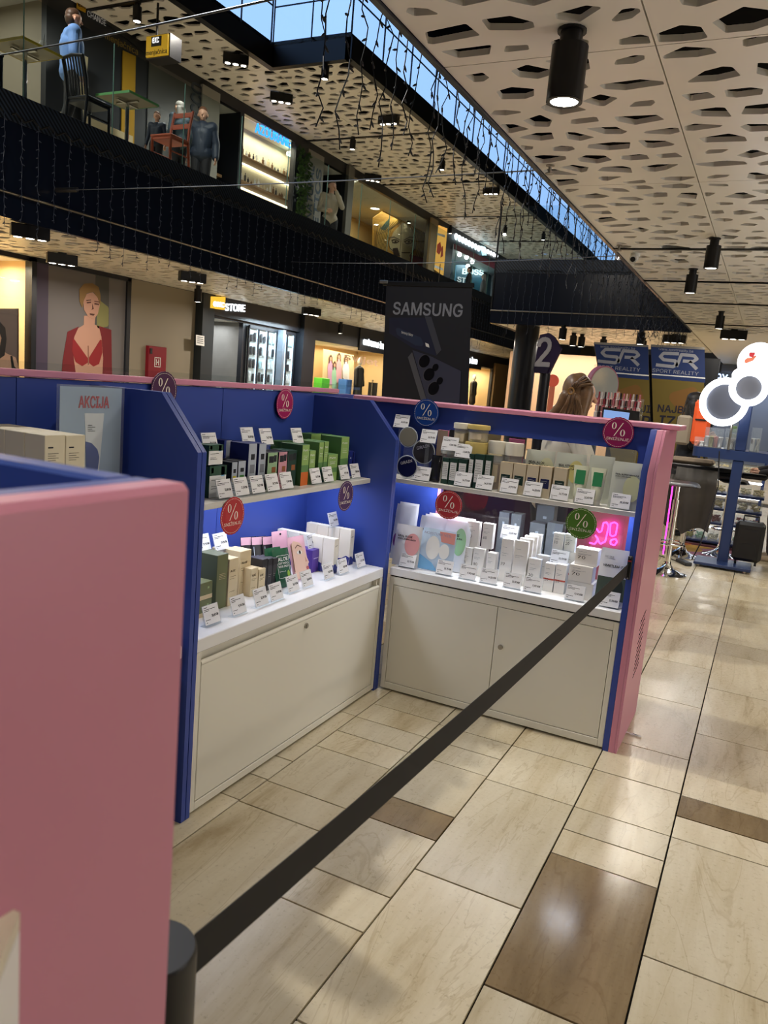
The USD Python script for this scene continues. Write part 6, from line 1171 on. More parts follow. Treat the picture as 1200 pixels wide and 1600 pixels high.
while y < 26:
    t = thing('icicle_lights', 'unlit icicle light curtain on the gallery front opposite, %s section from the left' % ORD[k], 'light string'); n = 9; P = []
    for j in range(n*4-1): P.append((XB+.045, y+.24*j/4, Z2-.30+.035*math.sin(j*math.pi/2)))
    MB().tube(P, .012, 4).build('main_cable', MT['wire'], t, smooth=False)
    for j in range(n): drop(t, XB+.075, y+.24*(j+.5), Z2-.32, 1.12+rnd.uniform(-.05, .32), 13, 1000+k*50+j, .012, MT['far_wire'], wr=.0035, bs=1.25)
    y += n*.24; k += 1
for k in range(3):
    t = thing('icicle_lights', 'tangled icicle light string on the front of the far bridge, %s part' % ('left', 'middle', 'right')[k], 'light string'); x0 = (-5.9, -4.3, -2.9)[k]; n = (8, 8, 14)[k]
    MB().tube([(x0+j*(.16, .17, .07)[k], YC-.06, Z2-.3+.02*(j % 2)) for j in range(n+1)], .008, 4).build('main_cable', MT['wire'], t, smooth=False)
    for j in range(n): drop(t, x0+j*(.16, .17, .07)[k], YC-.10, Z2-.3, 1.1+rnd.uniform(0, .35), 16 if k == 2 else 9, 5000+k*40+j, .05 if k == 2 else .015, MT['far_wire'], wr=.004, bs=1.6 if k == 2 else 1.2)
def cable(label, a_, b_, r_, sag=.03):
    A, B = np.array(a_), np.array(b_); MB().tube([A+(B-A)*s-np.array([0, 0, sag*4*s*(1-s)]) for s in np.linspace(0, 1, 24)], r_, 6).build('steel_cable', M('cable_steel', rgb(120, 126, 134), .4, .7), label=label, cat='cable')
cable('thin steel cable from the far left gallery up towards the near ceiling edge', at((-60, 95), 'x', -8.5), at((600, -42), 'x', XE-.01), .007)
cable('thin steel cable across the atrium at the height of the lit bottle shelves', at((88, 297), 'x', XB+.05), at((905, 262), 'x', XE-.01), .006)
cable('thin steel cable that carries the hanging banner', at((455, 409), 'x', XB+.05), at((990, 398), 'x', XE-.01), .006, .06)
P = at((88, 297), 'x', XB+.05); MB().cyl(P, P+np.array([.35, .02, -.0]), .03, 10).build('cable_anchor', MT['steel'], label='steel turnbuckle where the cable meets the gallery front', cat='anchor')

# ------------------------------------------------------------------ hanging banner
yB = 11.0; t = thing('hanging_banner', 'dark navy hanging banner with white company name and pictures of two phones', 'banner')
def onb(nm, mt, px, k, rr=0): return flat(t, nm, mt, 'y', yB, px, .004+.0015*k, .001, rnd_=rr)
flat(t, 'cloth', M('banner_navy', rgb(13, 15, 29), .55), 'y', yB, [(604, 444), (738, 446), (729, 690), (594, 680)], 0, .004)
A, B = at((599, 441), 'y', yB), at((741, 444), 'y', yB); MB().box(A[0], B[0], yB-.02, yB+.02, A[2]-.05, A[2]+.02, .006).build('top_bar', MT['black_metal'], t); MB().box(A[0]-.05, A[0]+.09, yB-.035, yB-.021, A[2]-.02, A[2]+.025, .004).build('bar_clip', MT['steel'], t)
for x in (.25, .33, .62): MB().cyl((A[0]+(B[0]-A[0])*x, yB, A[2]+.02), (A[0]+(B[0]-A[0])*x, yB, A[2]+.28), .006, 6).build('suspension_wire', MT['steel'], t)
b = lambda *L: [(590+x/7.06, 430+y/7.06) for x, y in L]
sign_text(t, 'lettering', 'SAMSUNG', M('banner_silver', rgb(140, 144, 156), .5), 'y', yB, b((168, 428))[0], b((934, 458))[0], b((180, 298))[0], .007, True, .001)
flat(t, 'phone_screen', M('banner_blue', rgb(16, 22, 54), .5), 'y', yB, b((130, 470), (535, 470), (655, 895), (385, 800), (130, 640)), .005, .001); onb('screen_pill', M('banner_pill', rgb(32, 44, 74), .5), b((200, 590), (230, 580), (480, 690), (510, 760), (490, 785), (420, 775), (220, 660)), 2, .01)
onb('phone_edge', M('banner_edge', rgb(66, 68, 80), .4), b((522, 455), (595, 458), (706, 825), (655, 880)), 3); onb('camera_icon', MT['white'], b((528, 745), (565, 760), (575, 800), (535, 785)), 3)
onb('phone_back', M('banner_grey', rgb(54, 56, 78), .45), b((388, 826), (600, 900), (925, 1060), (900, 1500), (600, 1500), (545, 1370)), 4); onb('phone_side', M('banner_light', rgb(84, 84, 92), .4), b((338, 905), (385, 850), (550, 1400), (500, 1440)), 5)
for (x, y, rx, ry) in ((520, 950, 62, 78), (572, 1095, 62, 78), (622, 1250, 62, 82), (642, 1018, 36, 46), (690, 1166, 36, 46)):
    C_ = b((x, y))[0]; aa = np.linspace(0, 6.28, 26)[:-1]; el = lambda k, dx=0: [(C_[0]+dx+(rx*math.cos(a)*.88-ry*math.sin(a)*.42)*k/7.06, C_[1]+(rx*math.cos(a)*.42+ry*math.sin(a)*.9)*k/7.06) for a in aa]
    onb('lens_ring', M('banner_ring', rgb(78, 78, 88), .3), el(1.0, -.8), 6); onb('camera_lens', M('banner_lens', rgb(20, 20, 26), .2), el(.93), 7)
MB().text('Samsung Galaxy', b and tuple(at(b((262, 640))[0], 'y', yB)+np.array([0, -.0085, 0])), (1, 0, -.18), (.18, 0, 1), .035, .2, .001).build('small_text', MT['white'], t, smooth=False)

# ------------------------------------------------------------------ column, number sign, far stands
cx = at((824, 520), 'y', 18.3)[0]; MB().cyl((cx, 18.3, 0), (cx, 18.3, ZC), .28, 32).build('pillar', M('column_black', rgb(24, 26, 34), .3), kind='structure')
t = thing('number_sign', 'dark purple pointed sign with large white number 2 on a black pole', 'sign'); y2 = 13.0
flat(t, 'head', M('sign_purple', rgb(44, 30, 66), .35), 'y', y2, [(846, 524), (860, 521), (868, 527), (879, 545), (860, 584), (836, 580)], 0, .10, rnd_=.02); flat(t, 'collar', M('sign_purple_deep', rgb(34, 24, 52), .4), 'y', y2, [(838, 574), (861, 575), (857, 584), (838, 583)], .02, .12)
A, B = at((835, 660), 'y', y2), at((851, 660), 'y', y2); MB().cyl(((A[0]+B[0])/2, y2, 0), ((A[0]+B[0])/2+.0, y2, at((848, 582), 'y', y2)[2]), (B[0]-A[0])/2, 24).build('pole', M('pole_black', rgb(26, 26, 34), .3), t)
sign_text(t, 'number', '2', M('number_white', rgb(176, 172, 176), .5), 'y', y2, (838, 572), (861, 573), (846, 529), .102, True, .01)
YB = col(104, 88, 30, .6)
for k in range(2):
    y3 = 15.0; dx = 0 if k == 0 else 0; t = thing('sport_banner', ('left blue and yellow sport banner behind the round mirror', 'right blue and yellow sport banner above the person in the dark coat')[k], 'banner')
    L, Rr = ((928, 1013), (1017, 1101))[k]; ty = (537, 541)[k]; sk = 10 if k == 0 else 2
    flat(t, 'cloth', YB, 'y', y3, [(L, ty), (Rr, ty+4), (Rr+(6 if k == 0 else -3), 760), (L+sk*3.4, 760)], 0, .006); flat(t, 'blue_field', col(20, 44, 96, .6), 'y', y3, [(L, ty), (Rr, ty+4), (Rr+1, ty+57), (L+sk, ty+50)], .0065, .001)
    flat(t, 'stripe_print', MT['white'], 'y', y3, [(L+sk*.8, ty+43), (Rr+1, ty+49), (Rr+1, ty+51), (L+sk*.8, ty+44.5)], .0085, .001); flat(t, 'swirl_print', col(120, 84, 34, .6), 'y', y3, [(L+sk+20, ty+75), (L+70, ty+62), (L+80, ty+90), (L+50, ty+110)], .0075, .0008, rnd_=.1)
    W = M('banner_white_%d' % k, rgb(150, 152, 160), .5); o = L+(6 if k == 0 else 8); yy = ty+(30 if k == 0 else 32)
    def stroke(pts, w): 
        g = sg.LineString([(at(q, 'y', y3)[0], at(q, 'y', y3)[2]) for q in pts]).buffer(w, cap_style=2, join_style=1, quad_segs=3); return g
    m = MB()
    for pts in ([(o+36, yy-20), (o+12, yy-21), (o+7, yy-16), (o+12, yy-11), (o+30, yy-9), (o+32, yy-3), (o+27, yy), (o, yy-3)], [(o+32, yy), (o+40, yy-19), (o+60, yy-17), (o+64, yy-12), (o+58, yy-8), (o+42, yy-9)], [(o+52, yy-8), (o+64, yy+4)]): m.poly('y', y3-.009, stroke(pts, .028), -.001)
    m.build('logo_strokes', W, t, smooth=False); sign_text(t, 'lettering', 'SPORT REALITY', W, 'y', y3, (o-6, yy+8), (o+66, yy+14), (o-6, yy+2.5), .0085, False, .001); sign_text(t, 'web_address', 'www.sportreality.ba', W, 'y', y3, (o+4, ty+6), (o+58, ty+10), (o+4, ty+2), .0085, False, .001)
    DK = col(20, 20, 40, .6); sign_text(t, 'lettering', 'NAJBOLJI', DK, 'y', y3, (L+10, ty+102), (L+88, ty+108), (L+10, ty+91), .0085, True, .001); sign_text(t, 'lettering', 'IZBOR', DK, 'y', y3, (L+12, ty+124), (L+88, ty+130), (L+12, ty+108), .0085, True, .001)
    A = at((L, ty), 'y', y3); B = at((Rr, ty+4), 'y', y3); MB().box(A[0], B[0], y3-.015, y3+.015, A[2]-.01, A[2]+.03).build('top_rail', MT['steel'], t)
MB().box(-2.75, -.98, 15.25, 15.4, .02, 2.62).build('wall_far_partition', G['dark'], kind='structure')
# far lit shop under the bridge, seen between the pole and the woman
m = MB(); m.box(-7.6, -3.25, 23.9, 24.0, .02, 3.0); m.build('wall_far_shop', M('far_shop_wall', rgb(196, 160, 128), .6), kind='structure'); rect_light('far_shop_light', (-5.2, 22.9, 3.15), 4, 1.2, 60, (1, .9, .78))
t = thing('shop_mannequin', 'pale mannequin torso in the far lit shop beside the woman', 'mannequin'); c = at((875, 640), 'y', 22.0); P0 = np.array([c[0], 22.0, c[2]+.05])
mq = bones([(P0+[0, 0, -.5], .14, P0, .17), (P0+[-.16, 0, 0], .07, P0+[.16, 0, 0], .07), (P0, .06, P0+[0, 0, .22], .05), (P0+[0, 0, .27], .08, P0+[0, 0, .34], .085), (P0+[-.18, 0, 0], .055, P0+[-.25, 0, -.5], .04), (P0+[.18, 0, 0], .055, P0+[.25, 0, -.5], .04)], .05); MB().add(mq).build('torso', M('mannequin_white', rgb(206, 196, 178), .5), t, smooth=60); MB().cyl((c[0], 22, .0), (c[0], 22, P0[2]-.55), .05, 12).build('stand', MT['steel'], t)
t = thing('round_red_sign', 'small round red sign on a post in the far lit shop', 'sign'); c = at((864, 595), 'y', 21.5); MB().cyl((c[0], 21.5, c[2]), (c[0], 21.46, c[2]), .17, 24).build('disc', col(176, 70, 50), t); MB().cyl((c[0], 21.5, 0), (c[0], 21.5, c[2]-.16), .08, 12).build('post', col(150, 80, 60), t)
m = MB(); m.box(-1.78, 2.2, 29.0, 29.2, .02, 3.28); m.build('wall_far_bright_shop', M('far_shop_white', rgb(120, 128, 146), .5), kind='structure'); rect_light('far_shop_light_1', (-.4, 28.0, 3.1), 3, .8, 18, (.72, .84, 1))
t = thing('far_shop_sign', 'blurred bluish lit sign letters of the far shop left of the ring mirror', 'sign'); flat(t, 'panel', G['dark'], 'y', 28.9, [(1104, 578), (1150, 584), (1150, 600), (1104, 594)], 0, .04); sign_text(t, 'letters', 'EPX', glow('sign_far_blue', (.5, .68, 1), 3.0), 'y', 28.85, (1110, 594), (1136, 598), (1110, 582), .0, True, .03)
# mannequin of the warm store
for q, lab, x in (((561, 582), 'headless dark top on a pale mannequin in the warm shop window', XS-.6), ((740, 602), 'mannequin in black at the far shop window right of the banner', XS-.6)):
    c = at(q, 'x', x); t = thing('shop_mannequin', lab, 'mannequin'); P0 = np.array([x, c[1], c[2]+.1]); hh = P0[2]-.27
    MB().add(bones([(P0+[0, 0, .05], .05, P0+[0, 0, .16], .045), (P0+[0, 0, .22], .085, P0+[0, 0, .3], .08)], .04)).build('head', M('mannequin_grey', rgb(180, 174, 164), .5), t, smooth=60)
    MB().add(bones([(P0+[0, 0, -.55], .15, P0+[0, 0, -.05], .17), (P0+[0, -.17, 0], .07, P0+[0, .17, 0], .07), (P0+[0, -.2, -.02], .06, P0+[.05, -.26, -.5], .045), (P0+[0, .2, -.02], .06, P0+[.05, .26, -.5], .045), (P0+[0, 0, -.6], .14, P0+[0, 0, -.85], .16)], .05)).build('clothes', MT['black'], t, smooth=60); MB().cyl((x, c[1], .27), (x, c[1], max(.4, P0[2]-.95)), .05, 10).build('stand', MT['steel'], t)

# ------------------------------------------------------------------ the stand behind (woman's counter)
DP = M('stand_plum', rgb(60, 40, 62), .4); PKB = M('stand_pink', rgb(206, 120, 150), .45); yN = 6.35
t = thing('beauty_counter', 'plum and pink counter of the next stand behind the glass pane', 'counter'); X0, X1 = at((660, 800), 'y', yN)[0], at((990, 830), 'y', yN)[0]; Xp = at((892, 830), 'y', yN)[0]
MB().box(X0, Xp-.003, yN, yN+.55, 0, 1.10, .004).build('plum_body', DP, t); MB().box(Xp, X1, yN, yN+.55, 0, 1.10, .004).build('pink_front', PKB, t, label='pink front with the neon letters'); MB().box(X0-.02, X1+.02, yN-.03, yN+.57, 1.101, 1.125, .003).build('top', MT['black_metal'], t)
t = thing('neon_sign', 'magenta neon tube lettering with exclamation mark on the pink counter front', 'neon sign'); NE = glow('neon_magenta', (1, .05, .62), 5); yy = yN-.03
def neon(pts): P = np.array([at(q, 'y', yy) for q in pts]); tt = np.linspace(0, len(P)-1, 30); MB().tube([[np.interp(x, range(len(P)), P[:, k]) for k in range(3)] for x in tt], .0065, 8).build('tube', NE, t)
neon([(921, 848), (929, 850), (935, 843), (930, 836)]); neon([(932, 826), (936, 832), (940, 830), (943, 817), (948, 816), (951, 822), (946, 846), (938, 850), (933, 842)]); neon([(954, 818), (960, 816), (965, 819), (962, 836), (957, 838), (953, 836), (954, 818)]); neon([(957, 843), (962, 842), (964, 847), (960, 852), (954, 850), (954, 845), (957, 843)])
t = thing('polish_rack', 'low clear rack of white and pink nail polish bottles on the next stand', 'rack'); xa, xb = at((925, 655), 'y', 6.6)[0], at((1000, 660), 'y', 6.6)[0]
MB().box(xa, xb, 6.5, 6.66, 1.126, 1.14).build('base', MT['acrylic'], t); MB().box(xa, xb, 6.655, 6.665, 1.14, at((960, 620), 'y', 6.6)[2]).build('back', MT['acrylic'], t)
pc = [col(214, 206, 206, .2), col(196, 120, 130, .2), col(150, 60, 70, .2), col(60, 50, 54, .2), col(222, 190, 180, .2)]
for j in range(3):
    for k in range(14):
        x = xa+.03+(xb-xa-.06)*k/13; z = 1.141+.15*j if j else 1.141; z = max(z, at((960, 655-11*j), 'y', 6.6)[2]); m = MB(); m.lathe([(0, 0), (.018, 0), (.018, .045), (.008, .05), (.007, .10), (0, .10)], n=8); m.move(trimesh.transformations.translation_matrix((x, 6.58+.02*j, z))).build('polish_bottle', pc[(k*3+j) % 5], t)
    if j: MB().box(xa, xb, 6.55+.02*j, 6.65, max(1.141+.15*j, at((960, 655-11*j), 'y', 6.6)[2])-.008, max(1.141+.15*j, at((960, 655-11*j), 'y', 6.6)[2])-.0005).build('tier', MT['acrylic'], t)
t = thing('laptop', 'black laptop with light blue screen facing the camera on the next stand', 'laptop'); flat(t, 'lid', MT['black'], 'y', 6.45, [(942, 636), (1000, 643), (998, 672), (940, 664)], 0, .012); flat(t, 'screen', glow('screen_blue', (.30, .48, .9), .8), 'y', 6.436, [(944, 640), (984, 645), (981, 662), (942, 656)], .0, .002); c = at((965, 660), 'y', 6.3); MB().box(c[0]-.17, c[0]+.17, 6.25, 6.44, 1.126, 1.14, .003).build('keyboard_base', MT['black'], t)
t = thing('round_mirror', 'round lit mirror in a plum frame above the polish rack', 'mirror'); c = at((944, 602), 'y', 6.8); e = at((957, 602), 'y', 6.8); r_ = .150; ax = np.array([.80, -.60, .0]); ax /= np.linalg.norm(ax)
MB().cyl(c+np.array([0, 0, 0])-ax*.05, c, r_*1.08, 36).build('frame', M('mirror_frame', rgb(150, 80, 100), .4), t); MB().cyl(c+ax*.0005, c+ax*.004, r_, 36).build('glass', M('mirror_glass', (.9, .9, .88), .03, 1.0, emit=(1, .95, .8), es=.12), t); MB().cyl((c[0]-ax[0]*.03, c[1]-ax[1]*.03, 1.126), (c[0]-ax[0]*.03, c[1]-ax[1]*.03, c[2]-r_), .02, 10).build('stem', MT['black'], t)  # faint glow in the glass stands in for its bright reflection
MB().cyl(at((963, 640), 'y', 6.72), at((966, 612), 'y', 6.72), .014, 10).build('brush', M('brush_pink', rgb(206, 150, 130), .4), label='pink cosmetic brush standing in the polish rack', cat='brush')

# ------------------------------------------------------------------ blue nail stand at the right
BLM = M('stand_blue', rgb(40, 58, 100), .35); BLD = M('stand_blue_deep', rgb(36, 52, 96), .4); yk = 9.63
t = thing('nail_stand', 'blue steel nail stand with post, deep tray and foot plate', 'stand'); A, B = at((1083, 697), 'y', yk-.3), at((1235, 700), 'y', yk-.3); zt = at((1083, 697), 'y', yk-.3)[2]; zb = at((1083, 712), 'y', yk-.3)[2]
g = sg.box(A[0]+.06, yk-.24, B[0]+.5, yk+.2).buffer(.06, quad_segs=5); MB().poly('z', zb, g, zt-zb).build('tray', BLM, t)
pb, pt_ = at((1140, 884), 'z', 0.02), at((1176, 545), 'y', yk); px_ = at((1158, 700), 'y', yk-.02)[0]
MB().box(px_-.055, px_+.055, yk-.29+.0, yk-.19, .03, zb-.001, .008).build('post', BLM, t); MB().box(px_-.055, px_+.055, yk-.29, yk-.19, zt+.001, pt_[2], .008).build('post', BLM, t); 
f0, f1, f2 = at((1083, 880), 'z', .03), at((1166, 893), 'z', .03), at((1170, 878), 'z', .03)
MB().box(f0[0], f1[0]+.04, f1[1]-.02, f1[1]+.42, .025, .055, .004).build('foot_plate', BLM, t)
for x in (f0[0]+.05, f1[0]-.02): MB().cyl((x, f1[1]+.03, 0), (x, f1[1]+.03, .024), .02, 10).build('foot', MT['steel'], t)
# ring lights and mirrors
RW = glow('ring_white', (.93, .96, 1), 7.0)
def ring(label, q, y, R, r_, ax, mirror=True, hole=True):
    c = at(q, 'y', y); t = thing('ring_mirror', label, 'mirror', tuple(c)); ax = np.array(ax, float); ax /= np.linalg.norm(ax); MB().torus((0, 0, 0), R, r_, ax, 40, 10).build('lit_ring', RW, t); MB().cyl(ax*-.03, ax*-.012, R*1.05, 36).build('backplate', BLD, t)
    if mirror: MB().cyl(ax*-.011, ax*-.004, R-r_*.6, 36).build('mirror_glass', M('ring_glass_%d' % int(q[0]), (.42, .46, .58), .3, .9), t)
    return t
ring('large glowing ring mirror left of the blue post', (1131, 628), yk-.42, .225, .036, (-.25, -1, .02)); ring('smaller glowing ring mirror in front of the blue post', (1170, 606), yk-.60, .158, .034, (.10, -1, .03))
t = thing('globe_lamp', 'round glowing lamp disc with a red heart and hand logo on top of the stand', 'lamp'); c = at((1185, 566), 'y', yk-.40); MB().lathe([(0, -.03), (.19, -.03), (.205, -.015), (.205, .015), (.19, .03), (0, .03)], n=40).move(trimesh.transformations.translation_matrix(c) @ trimesh.transformations.rotation_matrix(math.pi/2, [1, 0, 0])).build('disc', glow('globe_white', (1, .98, .95), 3.2), t)
def onl(nm, mt, px, k): return flat(t, nm, mt, 'y', yk-.4315, px, .001*k, .0008, rnd_=.006)
onl('hand_logo', col(214, 120, 90), [(1164, 562), (1168, 559), (1174, 559), (1180, 555), (1182, 557), (1176, 564), (1170, 566), (1166, 568), (1163, 566)], 1); onl('heart_logo', col(196, 50, 60), [(1170, 553), (1173, 550), (1176, 551), (1179, 550), (1180, 553), (1176, 559), (1171, 557)], 2)
t = thing('glow_disc', 'small round glowing lamp between the two ring mirrors', 'lamp'); c = at((1156, 587), 'y', yk-.30); MB().cyl(c, c+np.array([0, -.02, 0]), .08, 30).build('disc', glow('disc_white', (1, .98, .95), 4), t); MB().cyl(c+np.array([0, .001, 0]), c+np.array([0, .008, 0]), .03, 12).build('holder', BLD, t)
MB().cyl((c[0], c[1]-.01, zt+.002), (c[0], c[1]-.01, c[2]-.0), .012, 8).build('lamp_stem', MT['steel'], t)
# acrylic organisers on the tray
def organiser(label, q0, q1, y, d, n, fill, tiers=1, z0=None):
    A, B = at(q0, 'y', y), at(q1, 'y', y); z0 = zt+.001 if z0 is None else z0; z1 = max(A[2], B[2]); h = z1-z0; w = (B[0]-A[0]); t = thing('acrylic_organiser', label, 'organiser', (A[0], y, z0))
    m = MB(); m.box(0, w, 0, .004, .0, h); m.box(0, w, d-.004, d, 0, h); m.box(0, w, 0, d, 0, .004)
    for k in range(n+1): m.box(w*k/n-.002, w*k/n+.002, 0, d, 0, h)
    m.build('walls', MT['acrylic'], t, smooth=False)
    for k in range(n):
        m = MB(); r = random.Random(k+int(q0[0])); a0, a1 = w*k/n+.006, w*(k+1)/n-.006
        for j in range(16): m.cyl((r.uniform(a0, a1), r.uniform(.01, d-.01), .006), (r.uniform(a0, a1), r.uniform(.01, d-.01), h*.55), .009, 6)
        m.build('nail_tips', fill[k % len(fill)], t, kind='stuff')
CRM = [col(232, 212, 160), col(240, 226, 186), col(226, 206, 150)]; MIX = [col(206, 200, 196), col(150, 140, 90), col(190, 120, 110)]
organiser('clear two-tier organiser at the left end of the blue tray', (1103, 668), (1132, 670), yk-.25, .16, 4, MIX); organiser('rounded clear holder in the middle of the blue tray', (1134, 669), (1152, 671), yk-.27, .12, 1, [col(196, 192, 184)]); organiser('clear holder with crumpled wrappers right of the blue post', (1176, 668), (1191, 672), yk-.25, .14, 2, [col(222, 220, 214), col(170, 168, 160)])
organiser('low clear tray with orange tips at the left edge of the blue tray', (1086, 682), (1101, 684), yk-.26, .1, 2, [col(214, 110, 70), col(220, 210, 200)])
t = thing('polish_display', 'tall slim display of green and beige bottles left of the post', 'display'); A = at((1143, 665), 'y', yk-.12); B = at((1158, 640), 'y', yk-.12); MB().box(A[0], B[0], yk-.12, yk-.06, zt+.001, B[2], .004).build('case', MT['acrylic'], t); m = MB()
for k in range(3): MB().box(A[0]+.012, B[0]-.012, yk-.105, yk-.08, zt+.02+.085*k, zt+.09+.085*k, .004).build('bottle', [col(60, 70, 54), col(196, 190, 150), col(120, 150, 70)][k], t)
# tiers of bins behind
yR = 10.55; t = thing('bin_rack', 'blue rack of clear bins with cream nail tips and white light bars behind the stools', 'rack'); xa = at((1076, 760), 'y', yR)[0]; xb = at((1196, 770), 'y', yR)[0]
zs = [at((1110, q), 'y', yR)[2] for q in (735, 768, 792, 815, 845)]; FILL = [CRM, CRM, CRM, [col(226, 150, 120), col(214, 130, 110), col(150, 60, 60)], [col(170, 170, 60), col(150, 196, 160), col(220, 214, 190)]]
for i, z in enumerate(zs):
    MB().box(xa, xb, yR-.02, yR+.30, z-.03, z, .006).build('tier_board', BLD, t); n = 6; w = (xb-xa)/n; hb = .135
    for k in range(n):
        x0, x1 = xa+w*k+.008, xa+w*(k+1)-.008; m = MB(); m.box(x0, x1, yR, yR+.004, z+.001, z+hb); m.box(x0, x0+.004, yR, yR+.16, z+.001, z+hb); m.box(x1-.004, x1, yR, yR+.16, z+.001, z+hb); b_ = m.build('bin', MT['acrylic'], t, smooth=False); r = random.Random(i*10+k); m = MB()
        for j in range(44): m.sphere((r.uniform(x0+.015, x1-.015), r.uniform(yR+.014, yR+.15), z+r.uniform(.014, hb*.62)), r.uniform(.012, .018), 0, (1, 1, .8))
        m.build('nail_tips', FILL[i][k % 3], b_, smooth=False)
    if i: MB().box(xa+.02, xb-.05, yR+.17, yR+.19, z+hb*1.02, z+hb*1.22, .008).build('light_bar', glow('bin_bar_%d' % i, (.9, .93, 1), 8), t)
for x in (xa+.03, xb-.06): MB().box(x, x+.035, yR+.26, yR+.30, 0.03, zs[0]+.3).build('upright', BLD, t)
MB().box(xa-.02, xb+.02, yR-.02, yR+.32, .002, .03, .006).build('base', M('rack_base', rgb(96, 50, 60), .5), t)
# bar stools
def stool(label, q, seat_q, curved=True):
    c = at(q, 'z', 0); hs = at(seat_q, 'y', c[1])[2]; t = thing('bar_stool', label, 'stool', (c[0], c[1], 0))
    MB().lathe([(0, 0), (.205, 0), (.205, .008), (.15, .022), (.07, .06), (.042, .10), (.036, .13), (0, .13)], n=40).build('base', MT['chrome'], t); MB().cyl((0, 0, .12), (0, 0, hs-.2), .032, 20).build('column', MT['chrome'], t); MB().cyl((0, 0, hs-.2), (0, 0, hs-.06), .022, 16).build('gas_lift', MT['chrome'], t)
    m = MB(); m.torus((.0, -.10, .34), .13, .011, (0, 0, 1), 28, 8); m.cyl((0, 0, .34), (0, -.0, .36), .04, 14); m.build('foot_ring', MT['chrome'], t)
    n = 22; V = []; F = []
    for s in (0, 1):
        for i in range(n):
            for j in range(n):
                u, v = i/(n-1)*2-1, j/(n-1)*2-1; d = max(abs(u), abs(v)); L_ = math.hypot(u, v); k = d/L_ if L_ > 1e-6 else 1; k = k*.4+.6
                x, y = u*.21*k, v*.20*k; z = hs-.05+.05*(v*v)*.3+(.10*max(0, -u-.35)**1.2 if curved else 0); e = (1-d**6); V.append((x, y, z+(.035*e if s else -.012*e)))
    for s in (0, 1):
        for i in range(n-1):
            for j in range(n-1): a_ = s*n*n+i*n+j; q_ = (a_, a_+n, a_+n+1, a_+1); q_ = q_ if s else q_[::-1]; F += [(q_[0], q_[1], q_[2]), (q_[0], q_[2], q_[3])]
    MB().add(trimesh.Trimesh(np.array(V), F, process=False)).build('seat', M('stool_leather_'+label.split()[0], rgb(30, 32, 38), .35), t, smooth=60); return c
s1 = stool('nearest chrome bar stool with black padded seat beside the pink end panel', (1040, 896), (1075, 752)); s2 = stool('second chrome bar stool with a jacket over it', (1063, 868), (1078, 738)); s3 = stool('third chrome bar stool half hidden behind the blue post', (1124, 868), (1150, 748))
# draped jackets
def drape(label, c, w, z0, z1, y, mat, seed, lean=.12):
    n, k = 26, 22; V = []; r = random.Random(seed); ph = [r.uniform(0, 6) for _ in range(4)]
    for s in (0, 1):
        for i in range(n):
            for j in range(k):
                u, v = i/(n-1), j/(k-1); x = c+(u-.5)*w*(1-.25*v+.06*math.sin(4*v+ph[0]))+lean*v*.4; z = z1-(z1-z0)*v*(1-.12*abs(math.sin(3*u+ph[1]))); d = .03*math.sin(9*u+ph[2]+2*v)*(.3+v)+.016*math.sin(17*u+ph[3]); top = .13*max(0, 1-v*6)
                V.append((x, y+d+top+(.016 if s else 0), z))
    F = []
    for s in (0, 1):
        for i in range(n-1):
            for j in range(k-1): a_ = s*n*k+i*k+j; q_ = (a_, a_+k, a_+k+1, a_+1); q_ = q_ if s else q_[::-1]; F += [(q_[0], q_[1], q_[2]), (q_[0], q_[2], q_[3])]
    return MB().add(trimesh.Trimesh(np.array(V), F, process=False)).build('draped_jacket', mat, label=label, cat='jacket', smooth=60)
JK = M('jacket_olive_black', rgb(58, 54, 48), .75, noise=(6, .2)); a_ = at((1085, 760), 'y', s2[1]-.24)
drape('dark olive jacket draped over the second bar stool', a_[0], .46, at((1100, 838), 'y', s2[1]-.24)[2], at((1085, 733), 'y', s2[1]-.24)[2], s2[1]-.30, JK, 2); b_ = at((1046, 800), 'y', 9.75); drape('long dark coat hanging beside the pink end panel', b_[0], .20, .30, at((1052, 742), 'y', 9.75)[2], 9.75, JK, 5, -.1)
c = at((1085, 722), 'y', 9.95); t = thing('folded_blanket', 'taupe folded cloth lying on the counter above the stools', 'cloth'); MB().box(c[0]-.28, c[0]+.22, 9.9, 10.2, c[2]-.03, c[2]+.04, .03).build('cloth', M('cloth_taupe', rgb(120, 106, 88), .8, bump=(8, .6)), t); MB().box(c[0]-.40, c[0]+.45, 9.88, 10.25, c[2]-.09, c[2]-.031, .01).build('pad', MT['black'], t, label='black pad under the cloth')
for qx, nm in ((1140, 'left'), (1182, 'right')): c = at((qx, 745), 'y', 9.9); MB().box(c[0]-.17, c[0]+.12, 9.8, 10.0, c[2]-.03, c[2]+.03, .025).build('arm_pad', MT['black'], label='black padded nail desk arm rest, %s one' % nm, cat='arm rest')
